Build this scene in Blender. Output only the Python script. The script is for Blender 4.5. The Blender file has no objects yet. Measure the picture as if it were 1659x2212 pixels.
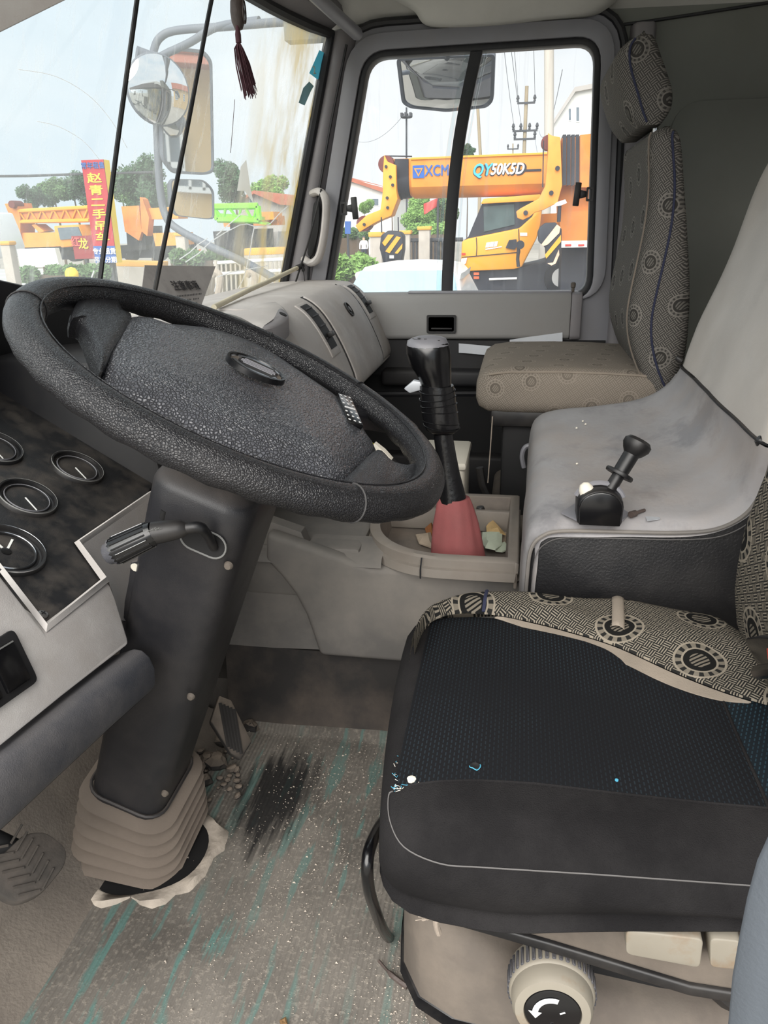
import bpy, bmesh, math, random
from mathutils import Vector, Matrix, noise

# ------------------------------------------------------------------ camera
F_PX, CX, CY = 1660.0, 829.5, 1106.0
PITCH, YAW, ROLL = math.radians(20.5), math.radians(10.0), math.radians(1.0)
EYE = Vector((0.0, 0.0, 1.0))            # x: across the cab, y: towards the windscreen, z: up, cab floor at z = 0
FW = Vector((math.cos(PITCH) * math.cos(YAW), math.cos(PITCH) * math.sin(YAW), -math.sin(PITCH)))
RT0 = Vector((math.sin(YAW), -math.cos(YAW), 0.0))
UP0 = RT0.cross(FW)
RT = RT0 * math.cos(ROLL) - UP0 * math.sin(ROLL)
UP = UP0 * math.cos(ROLL) + RT0 * math.sin(ROLL)
scene = bpy.context.scene
COL = scene.collection
cam_data = bpy.data.cameras.new('camera')
cam_data.sensor_fit = 'VERTICAL'
cam_data.sensor_height = 34.6
cam_data.lens = 34.6 * F_PX / 2212.0
cam_data.clip_start = 0.02
cam_data.clip_end = 500
cam = bpy.data.objects.new('camera', cam_data)
COL.objects.link(cam)
m = Matrix.Identity(4)
for i in range(3):
    m[i][0], m[i][1], m[i][2], m[i][3] = RT[i], UP[i], -FW[i], EYE[i]
cam.matrix_world = m
scene.camera = cam

# ------------------------------------------------------------------ light and exposure
vs = scene.view_settings
vs.view_transform = 'Standard'
vs.look = 'None'
vs.exposure = 0.62
vs.gamma = 1.0
vs.use_curve_mapping = False
world = bpy.data.worlds.new('overcast_sky')
scene.world = world
world.use_nodes = True
nt = world.node_tree
nt.nodes.clear()
wo = nt.nodes.new('ShaderNodeOutputWorld')
bg = nt.nodes.new('ShaderNodeBackground')
tc = nt.nodes.new('ShaderNodeTexCoord')
mp = nt.nodes.new('ShaderNodeMapping')
mp.inputs['Scale'].default_value = (1.0, 1.0, 2.2)
nz = nt.nodes.new('ShaderNodeTexNoise')
nz.inputs['Scale'].default_value = 1.8
nz.inputs['Detail'].default_value = 6.0
cr = nt.nodes.new('ShaderNodeValToRGB')
cr.color_ramp.elements[0].position = 0.38
cr.color_ramp.elements[0].color = (0.72, 0.83, 0.92, 1)
cr.color_ramp.elements[1].position = 0.62
cr.color_ramp.elements[1].color = (0.96, 0.98, 1.0, 1)
nt.links.new(tc.outputs['Generated'], mp.inputs['Vector'])
nt.links.new(mp.outputs['Vector'], nz.inputs['Vector'])
nt.links.new(nz.outputs['Fac'], cr.inputs['Fac'])
nt.links.new(cr.outputs['Color'], bg.inputs['Color'])
bg.inputs['Strength'].default_value = 0.76
nt.links.new(bg.outputs['Background'], wo.inputs['Surface'])
sun_data = bpy.data.lights.new('veiled_sun', 'SUN')
sun_data.energy = 4.8
sun_data.angle = math.radians(70)
sun_data.color = (1.0, 0.955, 0.90)
sun = bpy.data.objects.new('veiled_sun', sun_data)
COL.objects.link(sun)
sd = Vector((0.72, -0.14, -0.66)).normalized()      # the direction the light travels: from ahead, over the driver's side
sun.rotation_euler = sd.to_track_quat('-Z', 'Y').to_euler()
sun.location = (-5, 1, 6)

# ------------------------------------------------------------------ helpers
def ray(px, py):
    return FW + RT * ((px - CX) / F_PX) - UP * ((py - CY) / F_PX)
def P(px, py, ax, v):
    """the point of the plane ax = v that the picture shows at px, py"""
    d = ray(px, py); i = 'xyz'.index(ax)
    return EYE + d * ((v - EYE[i]) / d[i])
def PN(px, py, o, n):
    """the same on a tilted plane through o with normal n"""
    d = ray(px, py)
    return EYE + d * ((Vector(o) - EYE).dot(n) / d.dot(n))
def V(*a):
    return Vector(a)
def lerp(a, b, t):
    return a + (b - a) * t
def srgb(r, g, b):
    def f(c):
        c /= 255.0
        return c / 12.92 if c <= 0.04045 else ((c + 0.055) / 1.055) ** 2.4
    return (f(r), f(g), f(b), 1.0)
def catmull(pts, n=8, closed=False):
    pts = [Vector(p) for p in pts]
    out = []
    N = len(pts)
    rng_ = N if closed else N - 1
    for i in range(rng_):
        if closed:
            a, b, c, d = pts[(i - 1) % N], pts[i], pts[(i + 1) % N], pts[(i + 2) % N]
        else:
            a, b, c, d = pts[max(i - 1, 0)], pts[i], pts[i + 1], pts[min(i + 2, N - 1)]
        for k in range(n):
            t = k / n
            out.append(0.5 * ((2 * b) + (c - a) * t + (2 * a - 5 * b + 4 * c - d) * t * t + (3 * b - a - 3 * c + d) * t ** 3))
    if not closed:
        out.append(pts[-1])
    return out
def rrect(w, h, r, seg=5):
    """rounded rectangle in 2-D, centred, counter-clockwise"""
    pts = []
    for cx_, cy_, a0 in ((w / 2 - r, h / 2 - r, 0), (-w / 2 + r, h / 2 - r, 90), (-w / 2 + r, -h / 2 + r, 180), (w / 2 - r, -h / 2 + r, 270)):
        for k in range(seg + 1):
            a = math.radians(a0 + 90.0 * k / seg)
            pts.append((cx_ + r * math.cos(a), cy_ + r * math.sin(a)))
    return pts
def basis(n, up=(0, 0, 1)):
    n = Vector(n).normalized()
    x = Vector(up).cross(n)
    if x.length < 1e-5:
        x = Vector((1, 0, 0)).cross(n)
    x.normalize()
    return x, n.cross(x), n
def join(*parts):
    vv, ff = [], []
    for v, f in parts:
        o = len(vv)
        vv += [Vector(p) for p in v]
        ff += [tuple(i + o for i in t) for t in f]
    return vv, ff
def loft(loops, closed=True, cap0=True, cap1=True, ring=False):
    n = len(loops[0])
    vv = [Vector(p) for l in loops for p in l]
    ff = []
    m_ = len(loops)
    for j in range(m_ if ring else m_ - 1):
        j2 = (j + 1) % m_
        for i in range(n if closed else n - 1):
            i2 = (i + 1) % n
            ff.append((j * n + i, j * n + i2, j2 * n + i2, j2 * n + i))
    if closed and not ring:
        if cap0: ff.append(tuple(range(n - 1, -1, -1)))
        if cap1: ff.append(tuple((m_ - 1) * n + i for i in range(n)))
    return vv, ff
def tube(pts, r, seg=10, closed=False, flat=1.0, up=None):
    pts = [Vector(p) for p in pts]
    N = len(pts)
    rr = r if isinstance(r, (list, tuple)) else [r] * N
    tang = []
    for i in range(N):
        if closed:
            t = pts[(i + 1) % N] - pts[(i - 1) % N]
        else:
            t = pts[min(i + 1, N - 1)] - pts[max(i - 1, 0)]
        tang.append(t.normalized() if t.length > 1e-9 else Vector((0, 0, 1)))
    nrm = Vector(up) if up else (Vector((0, 0, 1)) if abs(tang[0].z) < 0.9 else Vector((0, 1, 0)))
    loops = []
    for i in range(N):
        t = tang[i]
        nrm = (nrm - t * nrm.dot(t))
        nrm = nrm.normalized() if nrm.length > 1e-6 else t.orthogonal().normalized()
        b = t.cross(nrm)
        loops.append([pts[i] + nrm * (math.cos(2 * math.pi * k / seg) * rr[i] * flat) + b * (math.sin(2 * math.pi * k / seg) * rr[i]) for k in range(seg)])
    return loft(loops, True, ring=closed)
def lathe(profile, o, axis, seg=24, up=(0, 0, 1)):
    """profile: (radius, height along the axis); radius 0 closes an end"""
    x, y, n = basis(axis, up)
    o = Vector(o)
    vv, ff, rows = [], [], []
    for r, h in profile:
        if r <= 1e-7:
            rows.append([len(vv)]); vv.append(o + n * h)
        else:
            rows.append(list(range(len(vv), len(vv) + seg)))
            for k in range(seg):
                a = 2 * math.pi * k / seg
                vv.append(o + n * h + x * (r * math.cos(a)) + y * (r * math.sin(a)))
    for a, b in zip(rows, rows[1:]):
        for k in range(seg):
            k2 = (k + 1) % seg
            if len(a) == 1 and len(b) == 1: continue
            if len(a) == 1: ff.append((a[0], b[k2], b[k]))
            elif len(b) == 1: ff.append((a[k], a[k2], b[0]))
            else: ff.append((a[k], a[k2], b[k2], b[k]))
    return vv, ff
def prism(poly, vec):
    """polygon of 3-D points extruded by vec"""
    poly = [Vector(p) for p in poly]
    n = len(poly)
    vec = Vector(vec)
    vv = poly + [p + vec for p in poly]
    ff = [tuple(range(n - 1, -1, -1)), tuple(range(n, 2 * n))]
    for i in range(n):
        j = (i + 1) % n
        ff.append((i, j, n + j, n + i))
    return vv, ff
def box(c, sx, sy, sz, ax=None):
    """box by centre and full sizes; ax: three axes"""
    c = Vector(c)
    X, Y, Z = [Vector(a) for a in ax] if ax else (V(1, 0, 0), V(0, 1, 0), V(0, 0, 1))
    q = [c + X * (sx / 2 * a) + Y * (sy / 2 * b) - Z * (sz / 2) for a, b in ((-1, -1), (1, -1), (1, 1), (-1, 1))]
    return prism(q, Z * sz)
def bbox(x0, x1, y0, y1, z0, z1):
    return box(((x0 + x1) / 2, (y0 + y1) / 2, (z0 + z1) / 2), abs(x1 - x0), abs(y1 - y0), abs(z1 - z0))
def grid(fn, nu, nv):
    """open sheet from fn(u, v)"""
    vv = [Vector(fn(i / nu, j / nv)) for j in range(nv + 1) for i in range(nu + 1)]
    ff = [(j * (nu + 1) + i, j * (nu + 1) + i + 1, (j + 1) * (nu + 1) + i + 1, (j + 1) * (nu + 1) + i) for j in range(nv) for i in range(nu)]
    return vv, ff
def sheet(fn, nu, nv, th):
    """grid with thickness along z-ish normal given by th (a vector)"""
    v1, f1 = grid(fn, nu, nv)
    th = Vector(th)
    n = len(v1)
    vv = v1 + [p + th for p in v1]
    ff = [f for f in f1] + [tuple(i + n for i in reversed(f)) for f in f1]
    edge = [i for i in range(nu)] + [nu + j * (nu + 1) for j in range(nv)] + [nv * (nu + 1) + nu - i for i in range(nu)] + [(nv - j) * (nu + 1) for j in range(nv)]
    for a, b in zip(edge, edge[1:] + edge[:1]):
        ff.append((b, a, a + n, b + n))
    return vv, ff
def dome(outline, n, levels):
    """outline loop of 3-D points; levels: (scale towards the middle, height along n); ends closed"""
    outline = [Vector(p) for p in outline]
    c = sum(outline, Vector()) / len(outline)
    loops = [[c + (p - c) * s + Vector(n) * h for p in outline] for s, h in levels]
    return loft(loops, True, True, True)

WORLD_LOC = {}
def obj(name, vf, mat, parent=None, smooth=40, bevel=0, bseg=2, sub=0, uv=None, noise_amp=0):
    vv, ff = vf
    me = bpy.data.meshes.new(name)
    me.from_pydata([tuple(p) for p in vv], [], ff)
    bm = bmesh.new(); bm.from_mesh(me)
    bmesh.ops.remove_doubles(bm, verts=bm.verts, dist=1e-6)
    bmesh.ops.recalc_face_normals(bm, faces=bm.faces)
    if bevel:
        es = [e for e in bm.edges if len(e.link_faces) == 2 and e.calc_face_angle(0) > 0.5]
        bmesh.ops.bevel(bm, geom=es, offset=bevel, segments=bseg, profile=0.5, affect='EDGES', clamp_overlap=True)
    if uv:
        lay = bm.loops.layers.uv.new('uv')
        for f in bm.faces:
            for l in f.loops:
                l[lay].uv = uv(l.vert.co, f.normal)
    bm.to_mesh(me); bm.free()
    if smooth:
        for p in me.polygons: p.use_smooth = True
        me.set_sharp_from_angle(angle=math.radians(smooth))
    me.materials.append(M[mat] if isinstance(mat, str) else mat)
    o = bpy.data.objects.new(name, me)
    COL.objects.link(o)
    if parent is not None:
        o.parent = parent
        if parent.name in WORLD_LOC:
            o.matrix_parent_inverse = Matrix.Translation(-WORLD_LOC[parent.name])
    if sub:
        md = o.modifiers.new('smooth', 'SUBSURF'); md.levels = sub; md.render_levels = sub
    return o
def thing(name, label, cat, loc=(0, 0, 0), group=None):
    o = bpy.data.objects.new(name, None)
    o.empty_display_size = 0.05
    COL.objects.link(o)
    o.location = loc
    WORLD_LOC[o.name] = Vector(loc)
    return tag(o, label, cat, group)
def tag(o, label, cat, group=None):
    o['label'] = label; o['category'] = cat
    if group: o['group'] = group
    return o
def struct(o, label=None):
    o['kind'] = 'structure'
    if label: o['label'] = label
    return o
def sthing(name, label, loc):
    o = bpy.data.objects.new(name, None)
    COL.objects.link(o); o.location = loc
    WORLD_LOC[o.name] = Vector(loc)
    return struct(o, label)
def text(name, body, size, mat, o, xd, yd, parent=None, bold=0.0, ext=0.0005, align='CENTER', shear=0.0, sx=1.0):
    cu = bpy.data.curves.new(name, 'FONT')
    cu.body = body; cu.size = size; cu.align_x = align; cu.align_y = 'CENTER'
    cu.extrude = ext; cu.shear = shear; cu.resolution_u = 3
    t = bpy.data.objects.new(name + '_src', cu)
    COL.objects.link(t)
    dg = bpy.context.evaluated_depsgraph_get()
    me = bpy.data.meshes.new_from_object(t.evaluated_get(dg))
    bpy.data.objects.remove(t); bpy.data.curves.remove(cu)
    xd = Vector(xd).normalized(); yd = Vector(yd); yd = (yd - xd * yd.dot(xd)).normalized(); zd = xd.cross(yd)
    mt = Matrix(((xd.x * sx, yd.x, zd.x, o[0]), (xd.y * sx, yd.y, zd.y, o[1]), (xd.z * sx, yd.z, zd.z, o[2]), (0, 0, 0, 1)))
    if bold:      # heavier strokes: the same glyphs laid side by side
        bm = bmesh.new()
        for k_, (dx, dy) in enumerate(((-1, 0), (1, 0), (0, 0.8), (0, -0.8))):
            n0 = len(bm.verts)
            bm.from_mesh(me); bm.verts.ensure_lookup_table()
            for v in bm.verts[n0:]:
                v.co.x += dx * bold; v.co.y += dy * bold; v.co.z += k_ * ext * 0.6
        bm.to_mesh(me); bm.free()
    me.transform(mt)
    me.materials.clear(); me.materials.append(M[mat])
    ob = bpy.data.objects.new(name, me)
    COL.objects.link(ob)
    if parent is not None:
        ob.parent = parent
        if parent.name in WORLD_LOC:
            ob.matrix_parent_inverse = Matrix.Translation(-WORLD_LOC[parent.name])
    return ob

# ------------------------------------------------------------------ materials
M = {}
class NT:
    def __init__(s, name):
        s.m = bpy.data.materials.new(name); s.m.use_nodes = True
        s.t = s.m.node_tree; s.t.nodes.clear()
        s.out = s.n('ShaderNodeOutputMaterial')
        M[name] = s.m
    def n(s, kind, **kw):
        x = s.t.nodes.new(kind)
        for k, v in kw.items(): setattr(x, k, v)
        return x
    def l(s, a, b): s.t.links.new(a, b)
    def set(s, node, name, v):
        i = node.inputs[name]
        if hasattr(v, 'links') or hasattr(v, 'is_output'): s.l(v, i)
        else: i.default_value = v
    def coord(s, kind='Object', scale=(1, 1, 1), rot=(0, 0, 0)):
        c = s.n('ShaderNodeTexCoord'); mp_ = s.n('ShaderNodeMapping')
        mp_.inputs['Scale'].default_value = scale; mp_.inputs['Rotation'].default_value = rot
        s.l(c.outputs[kind], mp_.inputs['Vector']); return mp_.outputs['Vector']
    def noise(s, scale, detail=4, rough=0.55, vec=None, dist=0.0):
        x = s.n('ShaderNodeTexNoise'); x.inputs['Scale'].default_value = scale; x.inputs['Detail'].default_value = detail
        x.inputs['Roughness'].default_value = rough; x.inputs['Distortion'].default_value = dist
        s.l(vec if vec is not None else s.coord(), x.inputs['Vector']); return x.outputs['Fac']
    def math(s, op, a, b=0.0, c=0.0, clamp=False):
        x = s.n('ShaderNodeMath', operation=op); x.use_clamp = clamp
        for i, v in enumerate((a, b, c)):
            if hasattr(v, 'is_output'): s.l(v, x.inputs[i])
            else: x.inputs[i].default_value = v
        return x.outputs[0]
    def ramp(s, fac, p0, p1, lo=0.0, hi=1.0):
        x = s.n('ShaderNodeMapRange'); x.inputs['From Min'].default_value = p0; x.inputs['From Max'].default_value = p1
        x.inputs['To Min'].default_value = lo; x.inputs['To Max'].default_value = hi
        s.l(fac, x.inputs['Value']); return x.outputs['Result']
    def mix(s, fac, a, b):
        x = s.n('ShaderNodeMix', data_type='RGBA')
        for i, v in ((0, fac), (6, a), (7, b)):
            if hasattr(v, 'is_output'): s.l(v, x.inputs[i])
            else: x.inputs[i].default_value = v
        return x.outputs[2]
    def bump(s, h, strength, dist=0.001, nrm=None):
        x = s.n('ShaderNodeBump'); x.inputs['Strength'].default_value = strength; x.inputs['Distance'].default_value = dist
        s.l(h, x.inputs['Height'])
        if nrm is not None: s.l(nrm, x.inputs['Normal'])
        return x.outputs['Normal']
    def pr(s, col, rough=0.5, metal=0.0, nrm=None, spec=0.5, **kw):
        x = s.n('ShaderNodeBsdfPrincipled')
        s.set(x, 'Base Color', col); s.set(x, 'Roughness', rough); s.set(x, 'Metallic', metal); s.set(x, 'Specular IOR Level', spec)
        for k, v in kw.items(): s.set(x, k, v)
        if nrm is not None: s.l(nrm, x.inputs['Normal'])
        s.l(x.outputs[0], s.out.inputs['Surface']); return x
def mat(name, col, rough=0.5, metal=0.0, var=0.0, vs_=7, dust=0.0, dcol=(150, 140, 128), ds=4.0, updust=0.0, grain=0, gs=400, gk='noise', gcol=0.0, spec=0.5, stain=0.0, scol=(60, 55, 50), ss=3.0, coat=0.0):
    """plain surface: colour drift, dust with its own shape, dust settled on what faces up, fine relief"""
    t = NT(name)
    c = srgb(*col)
    base = c
    if var:
        f = t.noise(vs_, 5)
        lo = tuple(x * (1 - var) for x in c[:3]) + (1,); hi = tuple(min(1, x * (1 + var)) for x in c[:3]) + (1,)
        base = t.mix(t.ramp(f, 0.3, 0.7), lo, hi)
    if stain:
        f = t.noise(ss, 6, 0.65)
        base = t.mix(t.ramp(f, 0.52, 0.66, 0, stain), base, srgb(*scol))
    rg = rough
    if dust or updust:
        f = t.ramp(t.noise(ds, 7, 0.62), 0.42, 0.68)
        fac = t.math('MULTIPLY', f, dust)
        if updust:
            g = t.n('ShaderNodeNewGeometry'); sp = t.n('ShaderNodeSeparateXYZ'); t.l(g.outputs['Normal'], sp.inputs[0])
            u = t.math('MULTIPLY', t.ramp(sp.outputs['Z'], 0.35, 0.95, 0, updust), t.ramp(t.noise(ds * 2.3, 6), 0.25, 0.6, 0.45, 1.0))
            fac = t.math('MAXIMUM', fac, u)
        base = t.mix(fac, base, srgb(*dcol))
        rg = t.math('ADD', t.math('MULTIPLY', fac, 0.9 - rough), rough)
    nrm = None
    if grain:
        if gk == 'voronoi':
            v = t.n('ShaderNodeTexVoronoi', feature='DISTANCE_TO_EDGE'); v.inputs['Scale'].default_value = gs
            t.l(t.coord(), v.inputs['Vector']); h = t.ramp(v.outputs['Distance'], 0.0, 0.25)
        else:
            h = t.noise(gs, 3)
        nrm = t.bump(h, grain, 0.0012)
        if gcol:      # grain cells a little lighter, the creases between them darker
            dk = t.n('ShaderNodeMix', data_type='RGBA', blend_type='MULTIPLY'); dk.inputs[0].default_value = 1.0
            sh = t.ramp(h, 0.0, 0.6, 1.0 - gcol, 1.0 + gcol * 0.25)
            if hasattr(base, 'is_output'): t.l(base, dk.inputs[6])
            else: dk.inputs[6].default_value = base
            cb_ = t.n('ShaderNodeCombineColor'); [t.l(sh, cb_.inputs[i]) for i in range(3)]
            t.l(cb_.outputs[0], dk.inputs[7]); base = dk.outputs[2]
    t.pr(base, rg, metal, nrm, spec, **({'Coat Weight': coat} if coat else {}))
    return t
def emat(name, col, rough=0.6, metal=0.0, spec=0.3, var=0.12, vs_=2.0, stain=0.0, scol=(70, 60, 50)):
    return mat(name, col, rough, metal, var, vs_, spec=spec, stain=stain, scol=scol)

# ------------------------------------------------------------------ the materials of the cab
mat('grey_plastic', (184, 179, 176), 0.6, 0, 0.07, 9, dust=0.4, dcol=(160, 148, 136), ds=7, updust=0.2, grain=0.35, gs=900, stain=0.35, scol=(214, 211, 207), ss=9)
mat('grey_door', (140, 139, 138), 0.65, 0, 0.06, 5, dust=0.25, dcol=(120, 112, 104), ds=5, grain=0.12, gs=700)
mat('headliner', (196, 195, 190), 0.9, 0, 0.07, 4, dust=0.2, dcol=(120, 116, 104), ds=2.5, grain=0.15, gs=500)
mat('grey_metal', (126, 126, 132), 0.38, 0.0, 0.06, 6, dust=0.2, dcol=(120, 112, 104), ds=7, spec=0.6)
mat('pillar_grey', (122, 119, 122), 0.55, 0, 0.06, 6, dust=0.2, dcol=(150, 140, 130), ds=6, grain=0.1, gs=800)
mat('dull_wall', (118, 120, 114), 0.85, 0, 0.08, 3, dust=0.3, dcol=(96, 96, 86), ds=2, grain=0.1, gs=500)
mat('rubber', (28, 29, 33), 0.55, 0, 0.1, 8, dust=0.15, dcol=(92, 88, 84), ds=9)
mat('black_trim', (24, 24, 27), 0.6, 0, 0.15, 6, dust=0.25, dcol=(70, 66, 62), ds=7)
mat('deep_black', (14, 14, 16), 0.7, 0, 0.1, 6, dust=0.15, dcol=(50, 47, 44), ds=5)
mat('leather', (30, 30, 33), 0.32, 0, 0.08, 9, dust=0.06, dcol=(90, 84, 80), ds=10, grain=0.5, gs=420, gk='voronoi', gcol=0.35, spec=0.5)
mat('leather_worn', (31, 31, 34), 0.28, 0, 0.08, 9, grain=0.35, gs=520, gk='voronoi', spec=0.55)
mat('hub_leather', (74, 75, 80), 0.28, 0, 0.06, 9, grain=0.9, gs=300, gk='voronoi', gcol=0.7, spec=0.5)
mat('stitch_grey', (92, 90, 89), 0.8)
mat('fascia_black', (27, 27, 29), 0.5, 0, 0.1, 10, dust=0.4, dcol=(96, 88, 80), ds=26, grain=0.3, gs=700)
mat('column_black', (33, 33, 36), 0.42, 0, 0.12, 8, dust=0.14, dcol=(86, 80, 76), ds=12, updust=0.9, grain=0.2, gs=900)
mat('gloss_black', (14, 14, 16), 0.22, 0, 0, spec=0.6)
mat('satin_black', (22, 22, 24), 0.42, 0, 0.1, 9, dust=0.2, dcol=(90, 84, 78), ds=14)
mat('knee_pad', (56, 58, 65), 0.75, 0, 0.1, 9, dust=0.3, dcol=(130, 124, 120), ds=10, updust=0.3, grain=0.5, gs=650)
mat('white_print', (205, 205, 205), 0.7)
mat('grey_print', (120, 120, 118), 0.7)
mat('chrome', (190, 192, 196), 0.22, 1.0)
mat('steel', (150, 148, 146), 0.4, 0.9, 0.1, 20)
mat('dial_black', (34, 33, 32), 0.35, 0, 0.1, 15, dust=0.35, dcol=(92, 86, 78), ds=20)
mat('dial_grey', (146, 140, 130), 0.4)
mat('needle_white', (232, 232, 228), 0.5)
mat('hump_grey', (150, 148, 149), 0.5, 0, 0.16, 7, dust=0.6, dcol=(160, 147, 136), ds=4.5, grain=0.3, gs=120, stain=0.6, scol=(96, 96, 100), ss=7)
mat('hump_back', (190, 186, 181), 0.62, 0, 0.06, 5, dust=0.4, dcol=(178, 168, 156), ds=3, grain=0.25, gs=260, stain=0.12, scol=(130, 128, 128), ss=8)
t = mat('hump_black', (24, 24, 26), 0.42, 0, 0.1, 9, dust=0.12, dcol=(84, 80, 77), ds=11, grain=0.5, gs=260)
mat('console_grey', (104, 101, 98), 0.7, 0, 0.14, 4, dust=0.45, dcol=(150, 142, 132), ds=4, grain=0.12, gs=400, stain=0.3, scol=(92, 90, 88), ss=6)
mat('tray_trim', (134, 127, 119), 0.6, 0, 0.08, 8, dust=0.4, dcol=(120, 108, 98), ds=10, grain=0.1, gs=600)
mat('tray_floor', (112, 104, 97), 0.85, 0, 0.15, 20, dust=0.5, dcol=(140, 128, 116), ds=14, grain=0.4, gs=200)
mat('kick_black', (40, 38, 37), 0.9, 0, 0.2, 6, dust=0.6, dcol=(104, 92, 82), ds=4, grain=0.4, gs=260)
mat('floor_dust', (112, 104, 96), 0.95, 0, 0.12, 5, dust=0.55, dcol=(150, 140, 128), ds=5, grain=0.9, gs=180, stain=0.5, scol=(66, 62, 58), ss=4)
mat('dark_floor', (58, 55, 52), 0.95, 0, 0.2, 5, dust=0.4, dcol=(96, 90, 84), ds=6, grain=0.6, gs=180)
mat('pebble', (170, 160, 148), 0.9, 0, 0.25, 60)
mat('boot_red', (150, 82, 82), 0.8, 0, 0.14, 14, dust=0.35, dcol=(120, 80, 78), ds=12, grain=0.3, gs=500)
mat('tape_black', (20, 20, 22), 0.25, 0, 0.15, 30, grain=0.6, gs=90, spec=0.6)
mat('seat_black', (26, 25, 26), 0.95, 0, 0.08, 6, dust=0.25, dcol=(70, 68, 68), ds=5, grain=1.0, gs=700, spec=0.15)
mat('seat_tan', (88, 81, 74), 0.8, 0, 0.14, 7, dust=0.35, dcol=(140, 128, 115), ds=8, grain=0.2, gs=300, stain=0.6, scol=(82, 74, 68), ss=9)
mat('seat_pale', (132, 126, 114), 0.6, 0, 0.06, 12, stain=0.5, scol=(120, 92, 62), ss=18)
mat('lining', (146, 136, 124), 0.95, 0, 0.1, 20, grain=0.5, gs=500, spec=0.1)
mat('piping_blue', (38, 42, 66), 0.8)
mat('thread_blue', (70, 150, 178), 0.8)
mat('thread_white', (220, 214, 200), 0.9)
mat('boot_rubber', (36, 34, 33), 0.85, 0, 0.1, 12, dust=0.12, dcol=(142, 129, 116), ds=14, updust=0.95, grain=0.2, gs=300)
mat('torn_felt', (168, 158, 146), 0.95, 0, 0.25, 30, grain=1.0, gs=120)
mat('pedal_rubber', (70, 66, 62), 0.85, 0, 0.15, 20, dust=0.5, dcol=(112, 102, 94), ds=14, grain=0.4, gs=200)
mat('pedal_dark', (40, 38, 37), 0.85, 0, 0.15, 20)
mat('card_grey', (150, 145, 142), 0.8, 0, 0.1, 20, stain=0.35, scol=(96, 92, 92), ss=14)
mat('card_ink', (58, 55, 56), 0.8)
mat('stick_wood', (205, 196, 172), 0.7, 0, 0.08, 30)
mat('bead_grey', (76, 66, 62), 0.55, 0, 0.2, 60, grain=0.8, gs=160)
mat('tassel_maroon', (74, 42, 50), 0.85, 0, 0.15, 40)
mat('silver_tape', (196, 200, 206), 0.4, 0.25, 0.08, 30, dust=0.25, dcol=(150, 148, 146), ds=30)
mat('sticker_print', (200, 206, 190), 0.6)

mat('mirror', (225, 228, 230), 0.02, 1.0)
mat('arm_grey', (92, 98, 108), 0.55, 0, 0.08, 9)
mat('paper_green', (196, 206, 186), 0.9, 0, 0.05, 40)
mat('foil_tan', (190, 160, 112), 0.7, 0, 0.15, 40)
mat('paper_pale', (176, 160, 142), 0.9, 0, 0.1, 40)
mat('scrap_orange', (150, 96, 56), 0.8, 0, 0.15, 40)
mat('red_button', (196, 72, 60), 0.5)
mat('white_plastic', (214, 208, 194), 0.5)
mat('wire_yellow', (196, 186, 40), 0.5)
mat('cloth_bluegrey', (82, 88, 95), 0.9, 0, 0.08, 8, grain=0.3, gs=300)
mat('seam_dark', (62, 61, 61), 0.8)
mat('rope_beige', (156, 144, 132), 0.95, 0, 0.1, 40, grain=0.6, gs=400)
mat('visor_grey', (128, 124, 120), 0.8, 0, 0.08, 6, dust=0.35, dcol=(104, 92, 86), ds=14, grain=0.2, gs=400)
mat('leaf_dry', (120, 92, 58), 0.8, 0, 0.2, 60)

def glass(name, tint, haze, hz_col, streak=True, stain=None):
    """thin pane: clear with a faint gloss, dusty film with its own cloudy shape"""
    t = NT(name)
    tr = t.n('ShaderNodeBsdfTransparent'); tr.inputs[0].default_value = tint
    gl = t.n('ShaderNodeBsdfGlossy'); gl.inputs['Roughness'].default_value = 0.03; gl.inputs['Color'].default_value = (1, 1, 1, 1)
    lw = t.n('ShaderNodeLayerWeight'); lw.inputs['Blend'].default_value = 0.5
    fre = t.math('ADD', t.math('MULTIPLY', t.math('POWER', lw.outputs['Facing'], 5.0), 0.5), 0.03)
    m1 = t.n('ShaderNodeMixShader'); t.l(fre, m1.inputs[0]); t.l(tr.outputs[0], m1.inputs[1]); t.l(gl.outputs[0], m1.inputs[2])
    df = t.n('ShaderNodeBsdfDiffuse'); tl = t.n('ShaderNodeBsdfTranslucent')
    dcol = srgb(*hz_col)
    col = dcol
    f = t.ramp(t.noise(3.0, 7, 0.6), 0.35, 0.7, haze * 0.45, haze)
    if streak:
        f2 = t.ramp(t.noise(9.0, 5, 0.6, vec=t.coord('Object', (5, 5, 0.25))), 0.55, 0.75, 0, haze * 0.8)
        f = t.math('ADD', f, f2)
    if stain:
        # old sealant run down the pane beside its passenger edge: a band in x and its own noise
        x0, x1, amt, scol = stain
        c = t.n('ShaderNodeTexCoord'); sp = t.n('ShaderNodeSeparateXYZ'); t.l(c.outputs['Object'], sp.inputs[0])
        band = t.ramp(sp.outputs['X'], x0, x1)
        s = t.math('MULTIPLY', band, t.ramp(t.noise(4.0, 5, 0.6, vec=t.coord('Object', (4, 4, 0.3))), 0.38, 0.62, 0.0, 1.0))
        f = t.math('ADD', f, t.math('MULTIPLY', s, amt), clamp=True)
        col = t.mix(s, dcol, srgb(*scol))
    for nd in (df, tl):
        if hasattr(col, 'is_output'): t.l(col, nd.inputs['Color'])
        else: nd.inputs['Color'].default_value = col
    m2 = t.n('ShaderNodeMixShader'); m2.inputs[0].default_value = 0.65
    t.l(df.outputs[0], m2.inputs[1]); t.l(tl.outputs[0], m2.inputs[2])
    m3 = t.n('ShaderNodeMixShader'); t.set(m3, 0, f)
    t.l(m1.outputs[0], m3.inputs[1]); t.l(m2.outputs[0], m3.inputs[2])
    t.l(m3.outputs[0], t.out.inputs['Surface'])
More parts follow.
